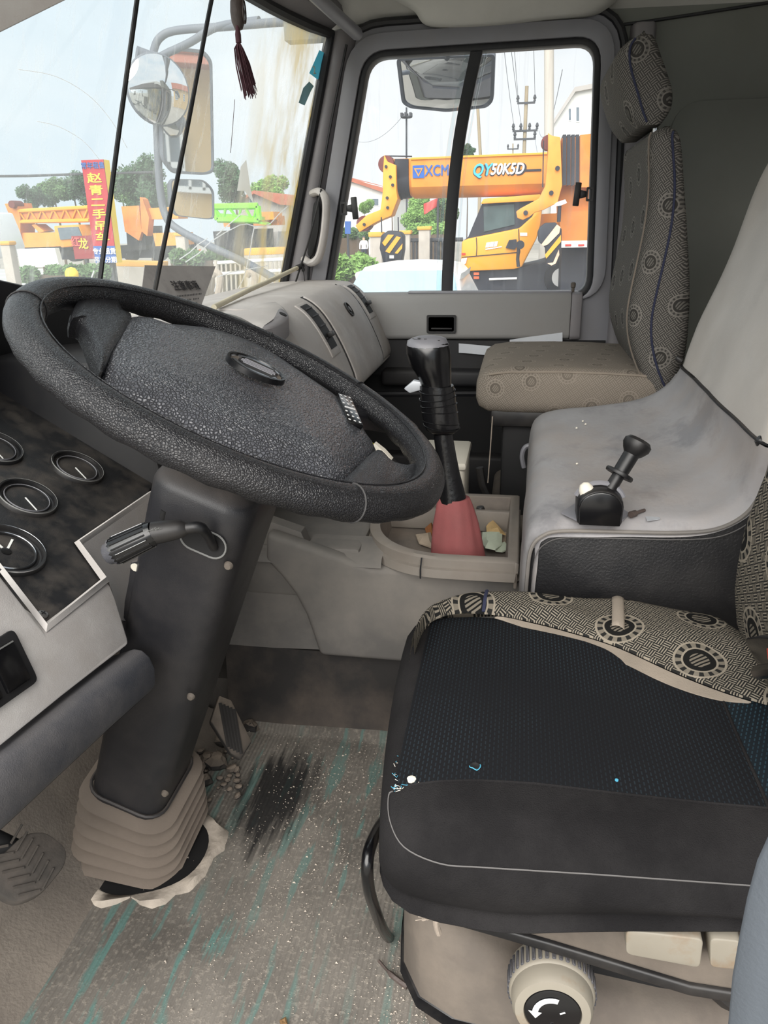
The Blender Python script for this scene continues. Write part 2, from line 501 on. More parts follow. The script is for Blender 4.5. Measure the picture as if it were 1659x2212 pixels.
glass('windscreen_glass', (0.92, 0.95, 0.94, 1), 0.30, (226, 232, 230), True, (1.98, 2.38, 0.75, (212, 186, 108)))
glass('side_glass', (0.94, 0.96, 0.96, 1), 0.20, (220, 226, 232))
glass('clear_glass', (0.92, 0.95, 0.95, 1), 0.04, (200, 205, 205), False)

def weave(name, lt, dk, sc=1.0, med=1.0, dustcol=None, dusta=0.0, medrad=0.30):
    """basket-weave upholstery with woven round medallions, in metres of cloth (uv)"""
    t = NT(name)
    c = t.n('ShaderNodeTexCoord')
    mp_ = t.n('ShaderNodeMapping'); mp_.inputs['Rotation'].default_value = (0, 0, math.radians(38)); mp_.inputs['Scale'].default_value = (1 / (0.011 * sc),) * 3
    t.l(c.outputs['UV'], mp_.inputs['Vector'])
    sp = t.n('ShaderNodeSeparateXYZ'); t.l(mp_.outputs[0], sp.inputs[0])
    u, v = sp.outputs['X'], sp.outputs['Y']
    # alternate squares run along u or along v, each with thin dark threads between pairs of light ones
    par = t.math('MODULO', t.math('ABSOLUTE', t.math('ADD', t.math('FLOOR', u), t.math('FLOOR', v))), 2.0)
    def thread(w):
        fr = t.math('FRACT', t.math('MULTIPLY', t.math('ADD', w, 100.0), 3.0))
        return t.math('GREATER_THAN', t.math('ABSOLUTE', t.math('SUBTRACT', fr, 0.5)), 0.22)
    th = t.n('ShaderNodeMix', data_type='FLOAT'); t.l(par, th.inputs[0]); t.l(thread(u), th.inputs[2]); t.l(thread(v), th.inputs[3])
    edge = t.math('MAXIMUM', t.math('GREATER_THAN', t.math('ABSOLUTE', t.math('SUBTRACT', t.math('FRACT', t.math('ADD', u, 100.0)), 0.5)), 0.44),
                  t.math('GREATER_THAN', t.math('ABSOLUTE', t.math('SUBTRACT', t.math('FRACT', t.math('ADD', v, 100.0)), 0.5)), 0.44))
    light = t.math('MULTIPLY', t.math('SUBTRACT', 1.0, th.outputs[0]), t.math('SUBTRACT', 1.0, t.math('MULTIPLY', edge, 0.8)))
    col = t.mix(light, srgb(*dk), srgb(*lt))
    if med:
        s2 = t.n('ShaderNodeSeparateXYZ'); mq = t.n('ShaderNodeMapping'); mq.inputs['Scale'].default_value = (1 / (0.105 * med),) * 3
        mq.inputs['Rotation'].default_value = (0, 0, math.radians(12))
        t.l(c.outputs['UV'], mq.inputs['Vector']); t.l(mq.outputs[0], s2.inputs[0])
        row = t.math('FLOOR', s2.outputs['Y'])
        uu = t.math('SUBTRACT', t.math('FRACT', t.math('ADD', t.math('ADD', s2.outputs['X'], 50.0), t.math('MULTIPLY', t.math('MODULO', t.math('ABSOLUTE', row), 2.0), 0.5))), 0.5)
        vv_ = t.math('SUBTRACT', t.math('FRACT', t.math('ADD', s2.outputs['Y'], 50.0)), 0.5)
        r = t.math('SQRT', t.math('ADD', t.math('MULTIPLY', uu, uu), t.math('MULTIPLY', vv_, vv_)))
        ang = t.math('ARCTAN2', vv_, uu)
        disc = t.math('LESS_THAN', r, medrad * 0.66)
        band = t.math('LESS_THAN', r, medrad)
        line = t.math('LESS_THAN', t.math('ABSOLUTE', t.math('SUBTRACT', r, medrad)), 0.014)
        line2 = t.math('LESS_THAN', t.math('ABSOLUTE', t.math('SUBTRACT', r, medrad * 0.68)), 0.012)
        # plain woven rosette inside the disc
        pet = t.math('MULTIPLY', t.math('LESS_THAN', r, medrad * 0.40), t.math('GREATER_THAN', t.math('SINE', t.math('MULTIPLY', t.math('ADD', uu, vv_), 90.0)), -0.2))
        dash = t.math('GREATER_THAN', t.math('SINE', t.math('MULTIPLY', ang, 14.0)), 0.1)
        mid = tuple(0.62 * a + 0.38 * b for a, b in zip(srgb(*lt), srgb(*dk)))
        bandcol = t.mix(dash, mid, srgb(*dk))
        col = t.mix(band, col, bandcol)
        col = t.mix(disc, col, srgb(*[x * 0.7 for x in dk]))
        col = t.mix(pet, col, mid)
        col = t.mix(t.math('MAXIMUM', line, line2), col, srgb(*lt))
    if dusta:
        col = t.mix(t.ramp(t.noise(5, 6), 0.35, 0.7, dusta * 0.5, dusta), col, srgb(*dustcol))
    t.pr(col, 0.95, 0, t.bump(light, 0.35, 0.0008), 0.12)
weave('cover_weave', (136, 128, 115), (36, 36, 35), 0.95, 1.0)
weave('cover_weave_dim', (128, 124, 118), (58, 57, 56), 1.2, 1.0, (110, 106, 100), 0.25, 0.22)
weave('cover_weave_dusty', (140, 132, 122), (92, 86, 80), 1.2, 0.8, (146, 136, 124), 0.6, 0.24)

def mesh_fabric(name, base, hi, rot=0.0):
    """knitted black cloth with rows of short blue threads"""
    t = NT(name)
    v = t.coord('Object', (1, 1, 1), (0, 0, rot))
    br = t.n('ShaderNodeTexBrick'); br.offset = 0.5
    br.inputs['Scale'].default_value = 1.0; br.inputs['Mortar Size'].default_value = 0.0017; br.inputs['Mortar Smooth'].default_value = 0.1
    br.inputs['Brick Width'].default_value = 0.0085; br.inputs['Row Height'].default_value = 0.0047
    br.inputs['Color1'].default_value = (1, 1, 1, 1); br.inputs['Color2'].default_value = (0.75, 0.75, 0.75, 1); br.inputs['Mortar'].default_value = (0, 0, 0, 1)
    t.l(v, br.inputs['Vector'])
    wear = t.ramp(t.noise(3.2, 4), 0.36, 0.62, 0.15, 0.9)
    fac = t.math('MULTIPLY', br.outputs['Fac'], 1.0)
    on = t.math('MULTIPLY', t.math('SUBTRACT', 1.0, fac), wear)
    col = t.mix(on, srgb(*base), srgb(*hi))
    t.pr(col, 0.9, 0, t.bump(t.math('SUBTRACT', 1.0, fac), 0.6, 0.001), 0.2)
mesh_fabric('seat_mesh', (17, 18, 21), (42, 54, 62))
mesh_fabric('seat_mesh_blue', (20, 28, 34), (58, 88, 102), 0.35)

# rubber mat: fine ribs across the cab, grey dirt worn off in teal runs along the ribs
t = NT('mat_teal')
rib = t.n('ShaderNodeTexWave', wave_type='BANDS', bands_direction='Y'); rib.inputs['Scale'].default_value = 42.0; rib.inputs['Distortion'].default_value = 0.15
t.l(t.coord(), rib.inputs['Vector'])
runs = t.noise(1.0, 4, 0.55, vec=t.coord('Object', (5.5, 40.0, 1.0)))
area = t.ramp(t.noise(3.0, 4, 0.5), 0.36, 0.6)
teal = t.math('MULTIPLY', t.ramp(runs, 0.545, 0.61), t.math('ADD', t.math('MULTIPLY', area, 0.9), 0.1))
speck = t.ramp(t.noise(120.0, 4, 0.7), 0.5, 0.72)
dirt = t.mix(t.ramp(t.noise(7.0, 6), 0.3, 0.7), srgb(90, 86, 81), srgb(124, 119, 112))
dirt = t.mix(t.math('MULTIPLY', speck, 0.5), dirt, srgb(168, 160, 148))
colr = t.mix(t.math('MULTIPLY', teal, 0.9), dirt, srgb(90, 124, 118))
blk = t.n('ShaderNodeTexCoord'); spx = t.n('ShaderNodeSeparateXYZ'); t.l(blk.outputs['Object'], spx.inputs[0])
# a patch of black grease beside the pedal, streaked along the ribs
gx = t.math('SUBTRACT', spx.outputs['X'], 1.10); gy = t.math('SUBTRACT', spx.outputs['Y'], 0.405)
gr = t.math('ADD', t.math('MULTIPLY', t.math('MULTIPLY', gx, gx), 55.0), t.math('MULTIPLY', t.math('MULTIPLY', gy, gy), 190.0))
gr = t.math('ADD', gr, t.math('MULTIPLY', t.math('SUBTRACT', t.noise(1.0, 4, 0.6, vec=t.coord('Object', (7, 60, 1))), 0.5), 3.2))
grease = t.ramp(gr, 0.35, 1.25, 0.92, 0.0)
colr = t.mix(grease, colr, srgb(26, 26, 27))
t.pr(colr, 0.85, 0, t.bump(t.math('ADD', rib.outputs['Fac'], t.math('MULTIPLY', speck, 0.6)), 0.5, 0.002), 0.3)

def thin_white(name, col):
    t = NT(name)
    d_ = t.n('ShaderNodeBsdfDiffuse'); d_.inputs['Color'].default_value = srgb(*col)
    l_ = t.n('ShaderNodeBsdfTranslucent'); l_.inputs['Color'].default_value = srgb(*col)
    x = t.n('ShaderNodeMixShader'); x.inputs[0].default_value = 0.75
    t.l(d_.outputs[0], x.inputs[1]); t.l(l_.outputs[0], x.inputs[2]); t.l(x.outputs[0], t.out.inputs['Surface'])
thin_white('crack_white', (252, 253, 254))
thin_white('label_film', (214, 212, 206))
thin_white('sticker_teal', (70, 150, 172))
thin_white('sticker_dark', (84, 108, 112))
mat('bellows_rubber', (118, 107, 97), 0.85, 0, 0.08, 10, dust=0.25, dcol=(84, 76, 69), ds=20, grain=0.2, gs=300)

# ------------------------------------------------------------------ the cab shell
def rpoly(pts, rad, seg=6):
    """polygon of 3-D points with rounded corners"""
    out = []
    N = len(pts)
    for i in range(N):
        a, b, c = Vector(pts[i - 1]), Vector(pts[i]), Vector(pts[(i + 1) % N])
        r = rad[i] if isinstance(rad, (list, tuple)) else rad
        d1 = (a - b); d2 = (c - b)
        k = min(r, d1.length * 0.49, d2.length * 0.49)
        p, q = b + d1.normalized() * k, b + d2.normalized() * k
        for s in range(seg + 1):
            u = s / seg
            out.append(p * (1 - u) ** 2 + b * (2 * u * (1 - u)) + q * u * u)
    return out
def grow(pts, d):
    """corner polygon in the y-z plane pushed outwards by d (d may be one value per edge i -> i+1)"""
    N = len(pts)
    c = sum((Vector(p) for p in pts), Vector()) / N
    lines = []
    for i in range(N):
        a, b = Vector(pts[i]), Vector(pts[(i + 1) % N])
        e = (b - a).normalized(); n = Vector((0, -e.z, e.y))
        if n.dot(c - a) > 0: n = -n
        dd = d[i] if isinstance(d, (list, tuple)) else d
        lines.append((a + n * dd, e))
    out = []
    for i in range(N):
        (p, e), (q, g) = lines[i - 1], lines[i]
        den = e.y * g.z - e.z * g.y
        t_ = ((q.y - p.y) * g.z - (q.z - p.z) * g.y) / den
        out.append(p + e * t_)
    return out
def ring_x(inner, outer, x0, x1):
    """frame between two loops in the y-z plane, from x0 (room side) to x1"""
    def at(l, x): return [Vector((x, p.y, p.z)) for p in l]
    return loft([at(inner, x0), at(outer, x0), at(outer, x1), at(inner, x1)], True, ring=True)

DX = 2.45
win = [P(800, 128, 'x', DX), P(1284, 97, 'x', DX), P(1266, 632, 'x', DX), P(712, 648, 'x', DX)]
RW = [0.05, 0.05, 0.05, 0.03]
w0 = rpoly(win, RW)
w1 = rpoly(grow(win, 0.017), [r + 0.017 for r in RW])
w2 = rpoly(grow(win, [0.058, 0.052, 0.02, 0.062]), [r + 0.045 for r in RW])
w3 = rpoly(grow(win, [0.080, 0.072, 0.3, 0.085]), [r + 0.065 for r in RW])
w4 = rpoly(grow(win, [0.095, 0.088, 0.31, 0.100]), [r + 0.08 for r in RW])

# passenger door: frame round the window, trim panel, dark lower part
door = sthing('door_1', 'grey passenger door with dark lower half', (DX, 0.2, 0.0))
obj('door_frame', ring_x(w1, w2, DX - 0.03, DX + 0.05), 'grey_metal', door, bevel=0.012, bseg=3)
obj('frame_step', ring_x(w2, w3, DX - 0.005, DX + 0.05), 'grey_metal', door)
sealo = [Vector((DX - 0.008, p.y, p.z)) for p in rpoly(grow(win, [0.087, 0.080, 0.3, 0.092]), [r + 0.07 for r in RW])]
obj('weatherstrip', tube(sealo, 0.011, 8, True), 'rubber', door)
# trim panel below the sill, moulded with a soft step
yl, yr = 0.60, -0.150
zt = 0.800
pan = [(DX - 0.028, zt), (DX - 0.044, zt - 0.006), (DX - 0.048, zt - 0.03), (DX - 0.048, 0.672), (DX - 0.040, 0.662), (DX + 0.03, 0.655), (DX + 0.03, zt)]
obj('trim_panel', loft([[V(x, yl, z) for x, z in pan], [V(x, yr, z + 0.006) for x, z in pan]]), 'grey_door', door, bevel=0.006)
obj('trim_end', loft([[V(x + 0.002, yr, z + 0.004) for x, z in pan], [V(x + 0.006, yr - 0.032, z + 0.004) for x, z in pan]]), 'pillar_grey', door, bevel=0.004)
obj('sill_strip', bbox(DX - 0.035, DX - 0.005, -0.15, 0.34, 0.800, 0.808), 'grey_metal', door, bevel=0.003)
obj('lower_skin', bbox(DX - 0.012, DX + 0.04, -0.26, 0.66, 0.0, 0.66), 'deep_black', door)
obj('pull_recess', loft([[V(DX - 0.03, y, z) for y, z in ((0.62, 0.66), (0.62, 0.57), (0.62, 0.55))], [V(DX - 0.03, y, z) for y, z in ((-0.18, 0.66), (-0.18, 0.57), (-0.18, 0.55))]], closed=False), 'black_trim', door)
obj('arm_ledge', bbox(DX - 0.085, DX - 0.012, -0.16, 0.42, 0.525, 0.575), 'black_trim', door, bevel=0.012, bseg=3)
obj('door_pocket', bbox(DX - 0.075, DX - 0.012, -0.14, 0.45, 0.10, 0.30), 'black_trim', door, bevel=0.012, bseg=3)
# ashtray let into the trim panel
a0, a1 = P(922, 680, 'x', DX - 0.048), P(985, 720, 'x', DX - 0.048)
ash = obj('ashtray', ring_x(*[[Vector((0, (a0.y + a1.y) / 2 + p[0], (a0.z + a1.z) / 2 + p[1])) for p in rrect(w, h, 0.005)] for w, h in ((abs(a0.y - a1.y) - 0.012, a0.z - a1.z - 0.012), (abs(a0.y - a1.y), a0.z - a1.z))], DX - 0.054, DX - 0.04), 'black_trim', door)
obj('ashtray_lid', bbox(DX - 0.048, DX - 0.0465, a1.y + 0.005, a0.y - 0.005, a1.z + 0.005, a0.z - 0.005), 'deep_black', ash)
obj('ashtray_lip', bbox(DX - 0.056, DX - 0.048, a1.y + 0.012, a0.y - 0.014, a1.z + 0.012, a1.z + 0.017), 'black_trim', ash, bevel=0.0015)
# lock pin on the sill
pin = P(1238, 622, 'x', DX - 0.02)
obj('lock_pin', lathe([(0.0, -0.035), (0.004, -0.035), (0.0045, 0.0), (0.007, 0.002), (0.0075, 0.012), (0.005, 0.016), (0, 0.016)], pin, (0, 0, 1), 12), 'seat_tan', door)

# the sliding window: two panes, divider, catches
w = sthing('window_1', 'sliding passenger window of two dusty panes', (DX, 0.2, 0.8))
obj('window_seal', ring_x(w0, w1, DX - 0.022, DX + 0.03), 'rubber', w, bevel=0.004)
DVP = [P(px, py, 'x', DX) for px, py in ((1034, 84), (1030, 112), (1004, 235), (986, 350), (974, 480), (967, 600), (966, 650))]
DVC = catmull(DVP, 5)
def dvy(z):
    for p, q in zip(DVC, DVC[1:]):
        if q.z <= z <= p.z: return lerp(p.y, q.y, (p.z - z) / (p.z - q.z))
    return DVC[0].y if z > DVC[0].z else DVC[-1].y
def pane_between(side, x):
    """the pane as a row of strips from the divider to the frame"""
    zs = [p.z for p in w1]; z0, z1 = min(zs) + 0.001, max(zs) - 0.001
    vv, ff = [], []
    n = 40
    for k in range(n + 1):
        z = lerp(z0, z1, k / n)
        ys_ = []
        for i in range(len(w1)):
            a_, b_ = w1[i], w1[(i + 1) % len(w1)]
            if (a_.z - z) * (b_.z - z) <= 0 and abs(a_.z - b_.z) > 1e-9: ys_.append(lerp(a_.y, b_.y, (z - a_.z) / (b_.z - a_.z)))
        e = max(ys_) if side > 0 else min(ys_)
        vv += [V(x, dvy(z), z), V(x, e, z)]
        if k: ff.append((2 * k - 2, 2 * k - 1, 2 * k + 1, 2 * k))
    return vv, ff
obj('pane', pane_between(1, DX + 0.012), 'side_glass', w, smooth=0)
obj('pane', pane_between(-1, DX - 0.002), 'side_glass', w, smooth=0)
def bar_c(off, wid, x, th):
    l_ = [V(x, p.y + off + wid / 2, p.z) for p in DVC]; r_ = [V(x, p.y + off - wid / 2, p.z) for p in DVC]
    return loft([[a_, b_, b_ + V(th, 0, 0), a_ + V(th, 0, 0)] for a_, b_ in zip(l_, r_)])
obj('divider', bar_c(0, 0.034, DX - 0.014, 0.022), 'rubber', w, bevel=0.003)
obj('pane_edge', bar_c(-0.026, 0.006, DX + 0.006, 0.008), 'clear_glass', w)
obj('pane_edge', bar_c(0.028, 0.012, DX + 0.006, 0.008), 'clear_glass', w)
for (ax_, ay_, sx_) in ((768, 450, -1), (1246, 420, 1)):
    c_ = P(ax_, ay_, 'x', DX - 0.02)
    ct = obj('window_catch', join(box(c_ - V(0.012, 0, 0), 0.014, 0.017, 0.062, (V(1, 0, 0), V(0, 1, -0.08 * -sx_), V(0, 0.08 * -sx_, 1))),
                                 prism([c_ + V(-0.012, sx_ * -0.006, 0.012), c_ + V(-0.012, sx_ * -0.006, -0.012), c_ + V(-0.012, sx_ * -0.026, -0.008), c_ + V(-0.012, sx_ * -0.026, 0.008)], (0.014, 0, 0))), 'satin_black', w, bevel=0.002)
    fr_c = c_ + V(-0.006, sx_ * -0.036, 0)
    obj('catch_frame', ring_x([fr_c + V(0, p[0], p[1]) for p in rrect(0.011, 0.026, 0.002, 2)], [fr_c + V(0, p[0], p[1]) for p in rrect(0.020, 0.038, 0.003, 2)], fr_c.x, fr_c.x + 0.008), 'satin_black', ct)
    ct['label'] = 'black plastic window catch'

# silver tape strips stuck on the dark door band
s1 = obj('silver_strip', sheet(lambda u, v: P(lerp(991, 1100, u), lerp(742, 752, u) + v * 20, 'x', 2.40) + V(0.004 * math.sin(u * 5), 0, 0), 6, 2, (0.0015, 0, 0)), 'silver_tape')
tag(s1, 'silver adhesive strip on the black door band, nearer the dashboard', 'tape')
s2 = obj('silver_strip', sheet(lambda u, v: P(lerp(1101, 1215, u), lerp(734, 718, u) + v * 19, 'x', 2.40) + V(0.003 * math.sin(u * 4), 0, 0), 6, 2, (0.0015, 0, 0)), 'silver_tape')
tag(s2, 'silver adhesive strip tilted upwards above the passenger seat cushion', 'tape')

# side wall behind the door, with pillar and sunk panel
def yz(x, pts): return [V(x, a, b) for a, b in pts]
wall = obj('wall_right', join(bbox(2.46, 2.52, -1.2, -0.24, 0.0, 1.6), bbox(2.46, 2.52, 0.64, 0.80, 0.0, 0.84), bbox(2.46, 2.52, -0.24, 0.7, 1.50, 1.6)), 'dull_wall')
struct(wall)
bp = [(2.452, -0.262), (2.430, -0.268), (2.424, -0.285), (2.428, -0.318), (2.47, -0.33), (2.47, -0.255)]
obj('pillar_trim', loft([[V(x, y, z) for x, y in bp] for z in (0.0, 0.5, 1.0, 1.49)]), 'pillar_grey', wall, bevel=0.006)
pr0 = P(1470, 238, 'x', 2.455)
pc = V(2.455, pr0.y - 0.35, pr0.z - 0.42)
lo = [Vector((0, pc.y + p[0], pc.z + p[1])) for p in rrect(0.70, 0.84, 0.05, 6)]
hi_ = [Vector((0, pc.y + p[0], pc.z + p[1])) for p in rrect(0.74, 0.88, 0.07, 6)]
def atx(l, x): return [Vector((x, p.y, p.z)) for p in l]
obj('sunk_panel', loft([atx(hi_, 2.461), atx(hi_, 2.449), atx(lo, 2.455), atx([Vector((0, pc.y + (p.y - pc.y) * 0.9, pc.z + (p.z - pc.z) * 0.93)) for p in lo], 2.458)], True, False, True), 'dull_wall', wall, smooth=60)
struct(obj('wall_back', bbox(0.3, 2.5, -1.25, -1.2, 0.0, 1.6), 'dull_wall'))

# ceiling: padded lining, lower over the windscreen header
def ceil_fn(u, v):
    x = lerp(0.30, 2.47, u); y = lerp(-1.2, 0.62, v)
    e = max(0.0, (u - 0.93) / 0.07)
    z = 1.585 + 0.02 * v - 0.075 * e * e - 0.03 * max(0, (v - 0.9) / 0.1)
    if 0.72 < v < 0.80: z -= 0.012 * math.sin((v - 0.72) / 0.08 * math.pi) 
    return V(x, y, z)
ce = obj('ceiling', sheet(ceil_fn, 40, 40, (0, 0, 0.05)), 'headliner', smooth=60)
struct(ce)
seam = [P(1318, 57, 'x', 2.452), P(1400, 46, 'x', 2.452), P(1520, 28, 'x', 2.452), P(1659, 6, 'x', 2.452), P(1760, -10, 'x', 2.452)]
obj('lining_edge', tube(seam, 0.004, 6), 'rubber', ce)
# moulded bolster of the lining above the passenger door
mb = [P(868, -30, 'x', 2.36), P(900, 20, 'x', 2.38), P(935, 52, 'x', 2.40), P(1050, 52, 'x', 2.40), P(1180, 38, 'x', 2.40), P(1290, 22, 'x', 2.40), P(1300, -40, 'x', 2.36)]
obj('lining_pad', dome(catmull(mb, 5, True), (-1, 0, 0), [(1.04, -0.03), (1.0, 0.0), (0.93, 0.012), (0.6, 0.018)]), 'headliner', ce, smooth=60)

# windscreen
WX0, WX1 = 0.25, 2.405
def ws_fn(u, v):
    x = lerp(WX0, WX1, u)
    k = abs((x - 1.33) / 1.075)
    bow = 0.115 * (1 - k ** 3.2)
    y = lerp(0.745, 0.560, v) + bow
    z = lerp(0.805, 1.500, v)
    return V(x, y, z)
ws = obj('window_2', grid(ws_fn, 40, 24), 'windscreen_glass', smooth=60)
struct(ws, 'curved windscreen, dusty and cracked')
def ws_at(px, py, off=0.004):
    """the point of the windscreen's inner face seen at px, py"""
    d = ray(px, py); lo_, hi2 = 0.3, 4.0
    def g(s):
        p = EYE + d * s
        u = (p.x - WX0) / (WX1 - WX0); v = (p.z - 0.805) / 0.695
        return p.y - ws_fn(u, v).y
    for _ in range(50):
        md = (lo_ + hi2) / 2
        if g(md) > 0: hi2 = md
        else: lo_ = md
    return EYE + d * (lo_ - off)
edge_r = [ws_fn(1, t_ / 10) for t_ in range(11)]
top_e = [ws_fn(1 - t_ / 20, 1) for t_ in range(1, 21)]
bot_e = [ws_fn(1 - t_ / 20, 0) for t_ in range(20, 0, -1)]
obj('windscreen_seal', tube([p + V(0.004, -0.006, 0) for p in edge_r + top_e], 0.015, 8), 'rubber', ws)
obj('windscreen_seal', tube([p + V(0, -0.004, 0) for p in bot_e], 0.012, 8), 'rubber', ws)
# cracks in the glass
cracks = [[(530, 453), (512, 470), (486, 492), (468, 508)], [(388, 560), (410, 545), (428, 528), (448, 515)], [(401, 566), (428, 548), (455, 522), (485, 503), (518, 486), (534, 484)], [(534, 484), (550, 489), (570, 489), (584, 483), (594, 472), (605, 460), (622, 445)], [(549, 492), (545, 510), (541, 540), (532, 580), (524, 606), (512, 628)], [(470, 598), (500, 588), (545, 580), (578, 574)], [(203, 585), (196, 604)], [(467, 612), (463, 630)]]
for c_ in cracks:
    obj('glass_crack', tube([ws_at(*p, off=0.002) for p in c_], 0.0013, 5), 'crack_white', ws)
arcs = [[(40, 150), (120, 165), (190, 205), (240, 260), (275, 320)], [(80, 262), (130, 275), (180, 305), (215, 345)]]
for c_ in arcs:
    obj('wiper_scratch', tube(catmull([ws_at(*p, off=0.002) for p in c_], 5), 0.0006, 5), 'crack_white', ws)
# header and roof front above the glass
hdr = obj('wall_front', join(*[loft([[ws_fn(t_ / 12, 1) + V(0, -0.004, 0.004), ws_fn(t_ / 12, 1) + V(0, -0.05, 0.035), ws_fn(t_ / 12, 1) + V(0, -0.03, 0.12), ws_fn(t_ / 12, 1) + V(0, 0.03, 0.10)] for t_ in range(13)])]), 'pillar_grey', smooth=50)
struct(hdr)
obj('firewall', bbox(0.3, 2.5, 0.80, 0.86, 0.0, 0.79), 'deep_black', hdr)
a_, b_ = P(770, 72, 'x', 2.36), P(684, -6, 'x', 2.16)
obj('header_rail', tube([lerp(a_, b_, -0.05), a_, b_, lerp(a_, b_, 1.6)], [0.014, 0.017, 0.017, 0.017], 14), 'grey_metal', hdr)

# A-pillar on the passenger side with its cover seam
def pil(u, v):
    l = [(716, 70), (700, 180), (672, 330), (645, 470), (622, 570), (606, 650)]
    r = [(776, 70), (762, 130), (735, 260), (708, 420), (695, 540), (690, 650)]
    def pick(L, t_):
        f = t_ * (len(L) - 1); i = min(int(f), len(L) - 2); q = f - i
        return lerp(L[i][0], L[i + 1][0], q), lerp(L[i][1], L[i + 1][1], q)
    a = P(*pick(l, v), 'x', 2.425); b = P(*pick(r, v), 'x', 2.450)
    p = a.lerp(b, u)
    p.x -= 0.028 * math.sin(math.pi * min(1, u * 1.0)) ** 0.7
    return p
tp = obj('trim_1', sheet(pil, 10, 20, (0.03, 0.01, 0)), 'pillar_grey', smooth=60)
struct(tp)
obj('pillar_groove', tube([pil(0.72, k / 12) - V(0.004, 0, 0) for k in range(1, 12)], 0.0035, 6), 'rubber', tp)
# grab handle on the pillar
hpts = [P(676, 418, 'x', 2.41), P(690, 414, 'x', 2.375), P(703, 430, 'x', 2.365), P(704, 470, 'x', 2.362), P(698, 520, 'x', 2.362), P(688, 556, 'x', 2.366), P(672, 568, 'x', 2.378), P(658, 560, 'x', 2.41)]
gh = obj('grab_handle', tube(catmull(hpts, 6), 0.0135, 10, flat=0.8), 'grey_plastic')
tag(gh, 'grey plastic grab handle on the passenger windscreen pillar', 'handle')
obj('handle_recess', dome(catmull([P(678, 440, 'x', 2.395), P(690, 440, 'x', 2.395), P(688, 500, 'x', 2.395), P(675, 550, 'x', 2.395), P(664, 545, 'x', 2.395), P(672, 490, 'x', 2.395)], 4, True), (-1, 0, 0), [(1, -0.01), (1, 0.0), (0.9, 0.002)]), 'deep_black', gh)

# floor
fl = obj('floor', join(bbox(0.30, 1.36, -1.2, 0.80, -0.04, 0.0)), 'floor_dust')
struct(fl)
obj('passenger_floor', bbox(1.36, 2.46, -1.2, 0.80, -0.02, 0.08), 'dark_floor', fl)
toe = obj('toe_board', loft([[V(x, 0.60, 0.0), V(x, 0.70, 0.05), V(x, 0.80, 0.25), V(x, 0.82, 0.25), V(x, 0.82, -0.02)] for x in (0.3, 0.8, 1.34)]), 'floor_dust', fl, smooth=60)

# ------------------------------------------------------------------ dashboard: one moulding from the driver's pod to the passenger door
dash = thing('dashboard', 'grey moulded dashboard with black instrument panel and glovebox', 'dashboard', (1.5, 0.7, 0.8))
# passenger half
pp = [(0.80, 0.70), (0.80, 0.835), (0.66, 0.842), (0.555, 0.840), (0.515, 0.832), (0.475, 0.800), (0.435, 0.735), (0.405, 0.665), (0.396, 0.628), (0.402, 0.612), (0.435, 0.605), (0.55, 0.60)]
psm = [p for p in catmull([V(0, a, b) for a, b in pp[1:10]], 5)]
prof = [V(0, 0.80, 0.70)] + psm + [V(0, a, b) for a, b in pp[10:]]
def dash_section(x):
    # the moulding runs back towards the windscreen at its inner end
    k = max(0.0, (1.80 - x) / 0.30)
    return [V(x, p.y + 0.030 * k * k * (1 if p.y < 0.6 else 0.2), p.z - 0.010 * k) for p in prof]
xs = [1.62, 1.66, 1.72, 1.80, 1.95, 2.10, 2.25, 2.34, 2.40, 2.425]
obj('passenger_panel', loft([dash_section(x) for x in xs]), 'grey_plastic', dash, smooth=50)
def on_face(x, s, off=0.0):
    """point on the rear face: s = 0 at the top edge .. 1 at the lower lip, off = proud of the face"""
    f = s * (len(psm) - 1 - 12) + 12
    f = min(f, len(psm) - 1.001)
    i = int(f); q = f - i
    k = max(0.0, (1.80 - x) / 0.30)
    sec = lambda p: V(x, p.y + 0.030 * k * k * (1 if p.y < 0.6 else 0.2), p.z - 0.010 * k)
    a, b = sec(psm[i]), sec(psm[i + 1])
    tdir = (b - a).normalized()
    n = V(0, tdir.z, -tdir.y)
    if n.y > 0: n = -n
    return a.lerp(b, q) + n * off
def face_patch(x0, x1, s0, s1, off, nu=6, nv=14, wave=None):
    return grid(lambda u, v: on_face(lerp(x0, x1, u), lerp(s0, s1, v), off), nu, nv)
def raised(x0, x1, s0, s1, off, th=0.006):
    a, fa = face_patch(x0, x1, s0, s1, off); b, fb = face_patch(x0, x1, s0, s1, off - th)
    n = len(a); nu, nv = 6, 14
    ff = fa + [tuple(i + n for i in reversed(f)) for f in fb]
    edge = [i for i in range(nu)] + [nu + j * (nu + 1) for j in range(nv)] + [nv * (nu + 1) + nu - i for i in range(nu)] + [(nv - j) * (nu + 1) for j in range(nv)]
    for p, q in zip(edge, edge[1:] + edge[:1]): ff.append((q, p, p + n, q + n))
    return a + b, ff
obj('lid_gap', raised(1.868, 2.262, 0.045, 0.94, 0.0016, 0.004), 'black_trim', dash)
lid = obj('glovebox_lid', raised(1.877, 2.253, 0.065, 0.92, 0.0055, 0.008), 'grey_plastic', dash, bevel=0.002)
lk = on_face(2.10, 0.34, 0.007); ln = (on_face(2.10, 0.34, 0.03) - on_face(2.10, 0.34, 0.0)).normalized()
obj('lid_lock', lathe([(0, -0.003), (0.021, -0.003), (0.022, 0.002), (0.019, 0.003), (0.017, -0.001), (0.009, -0.001), (0.008, 0.003), (0, 0.004)], lk, ln, 20), 'satin_black', lid)
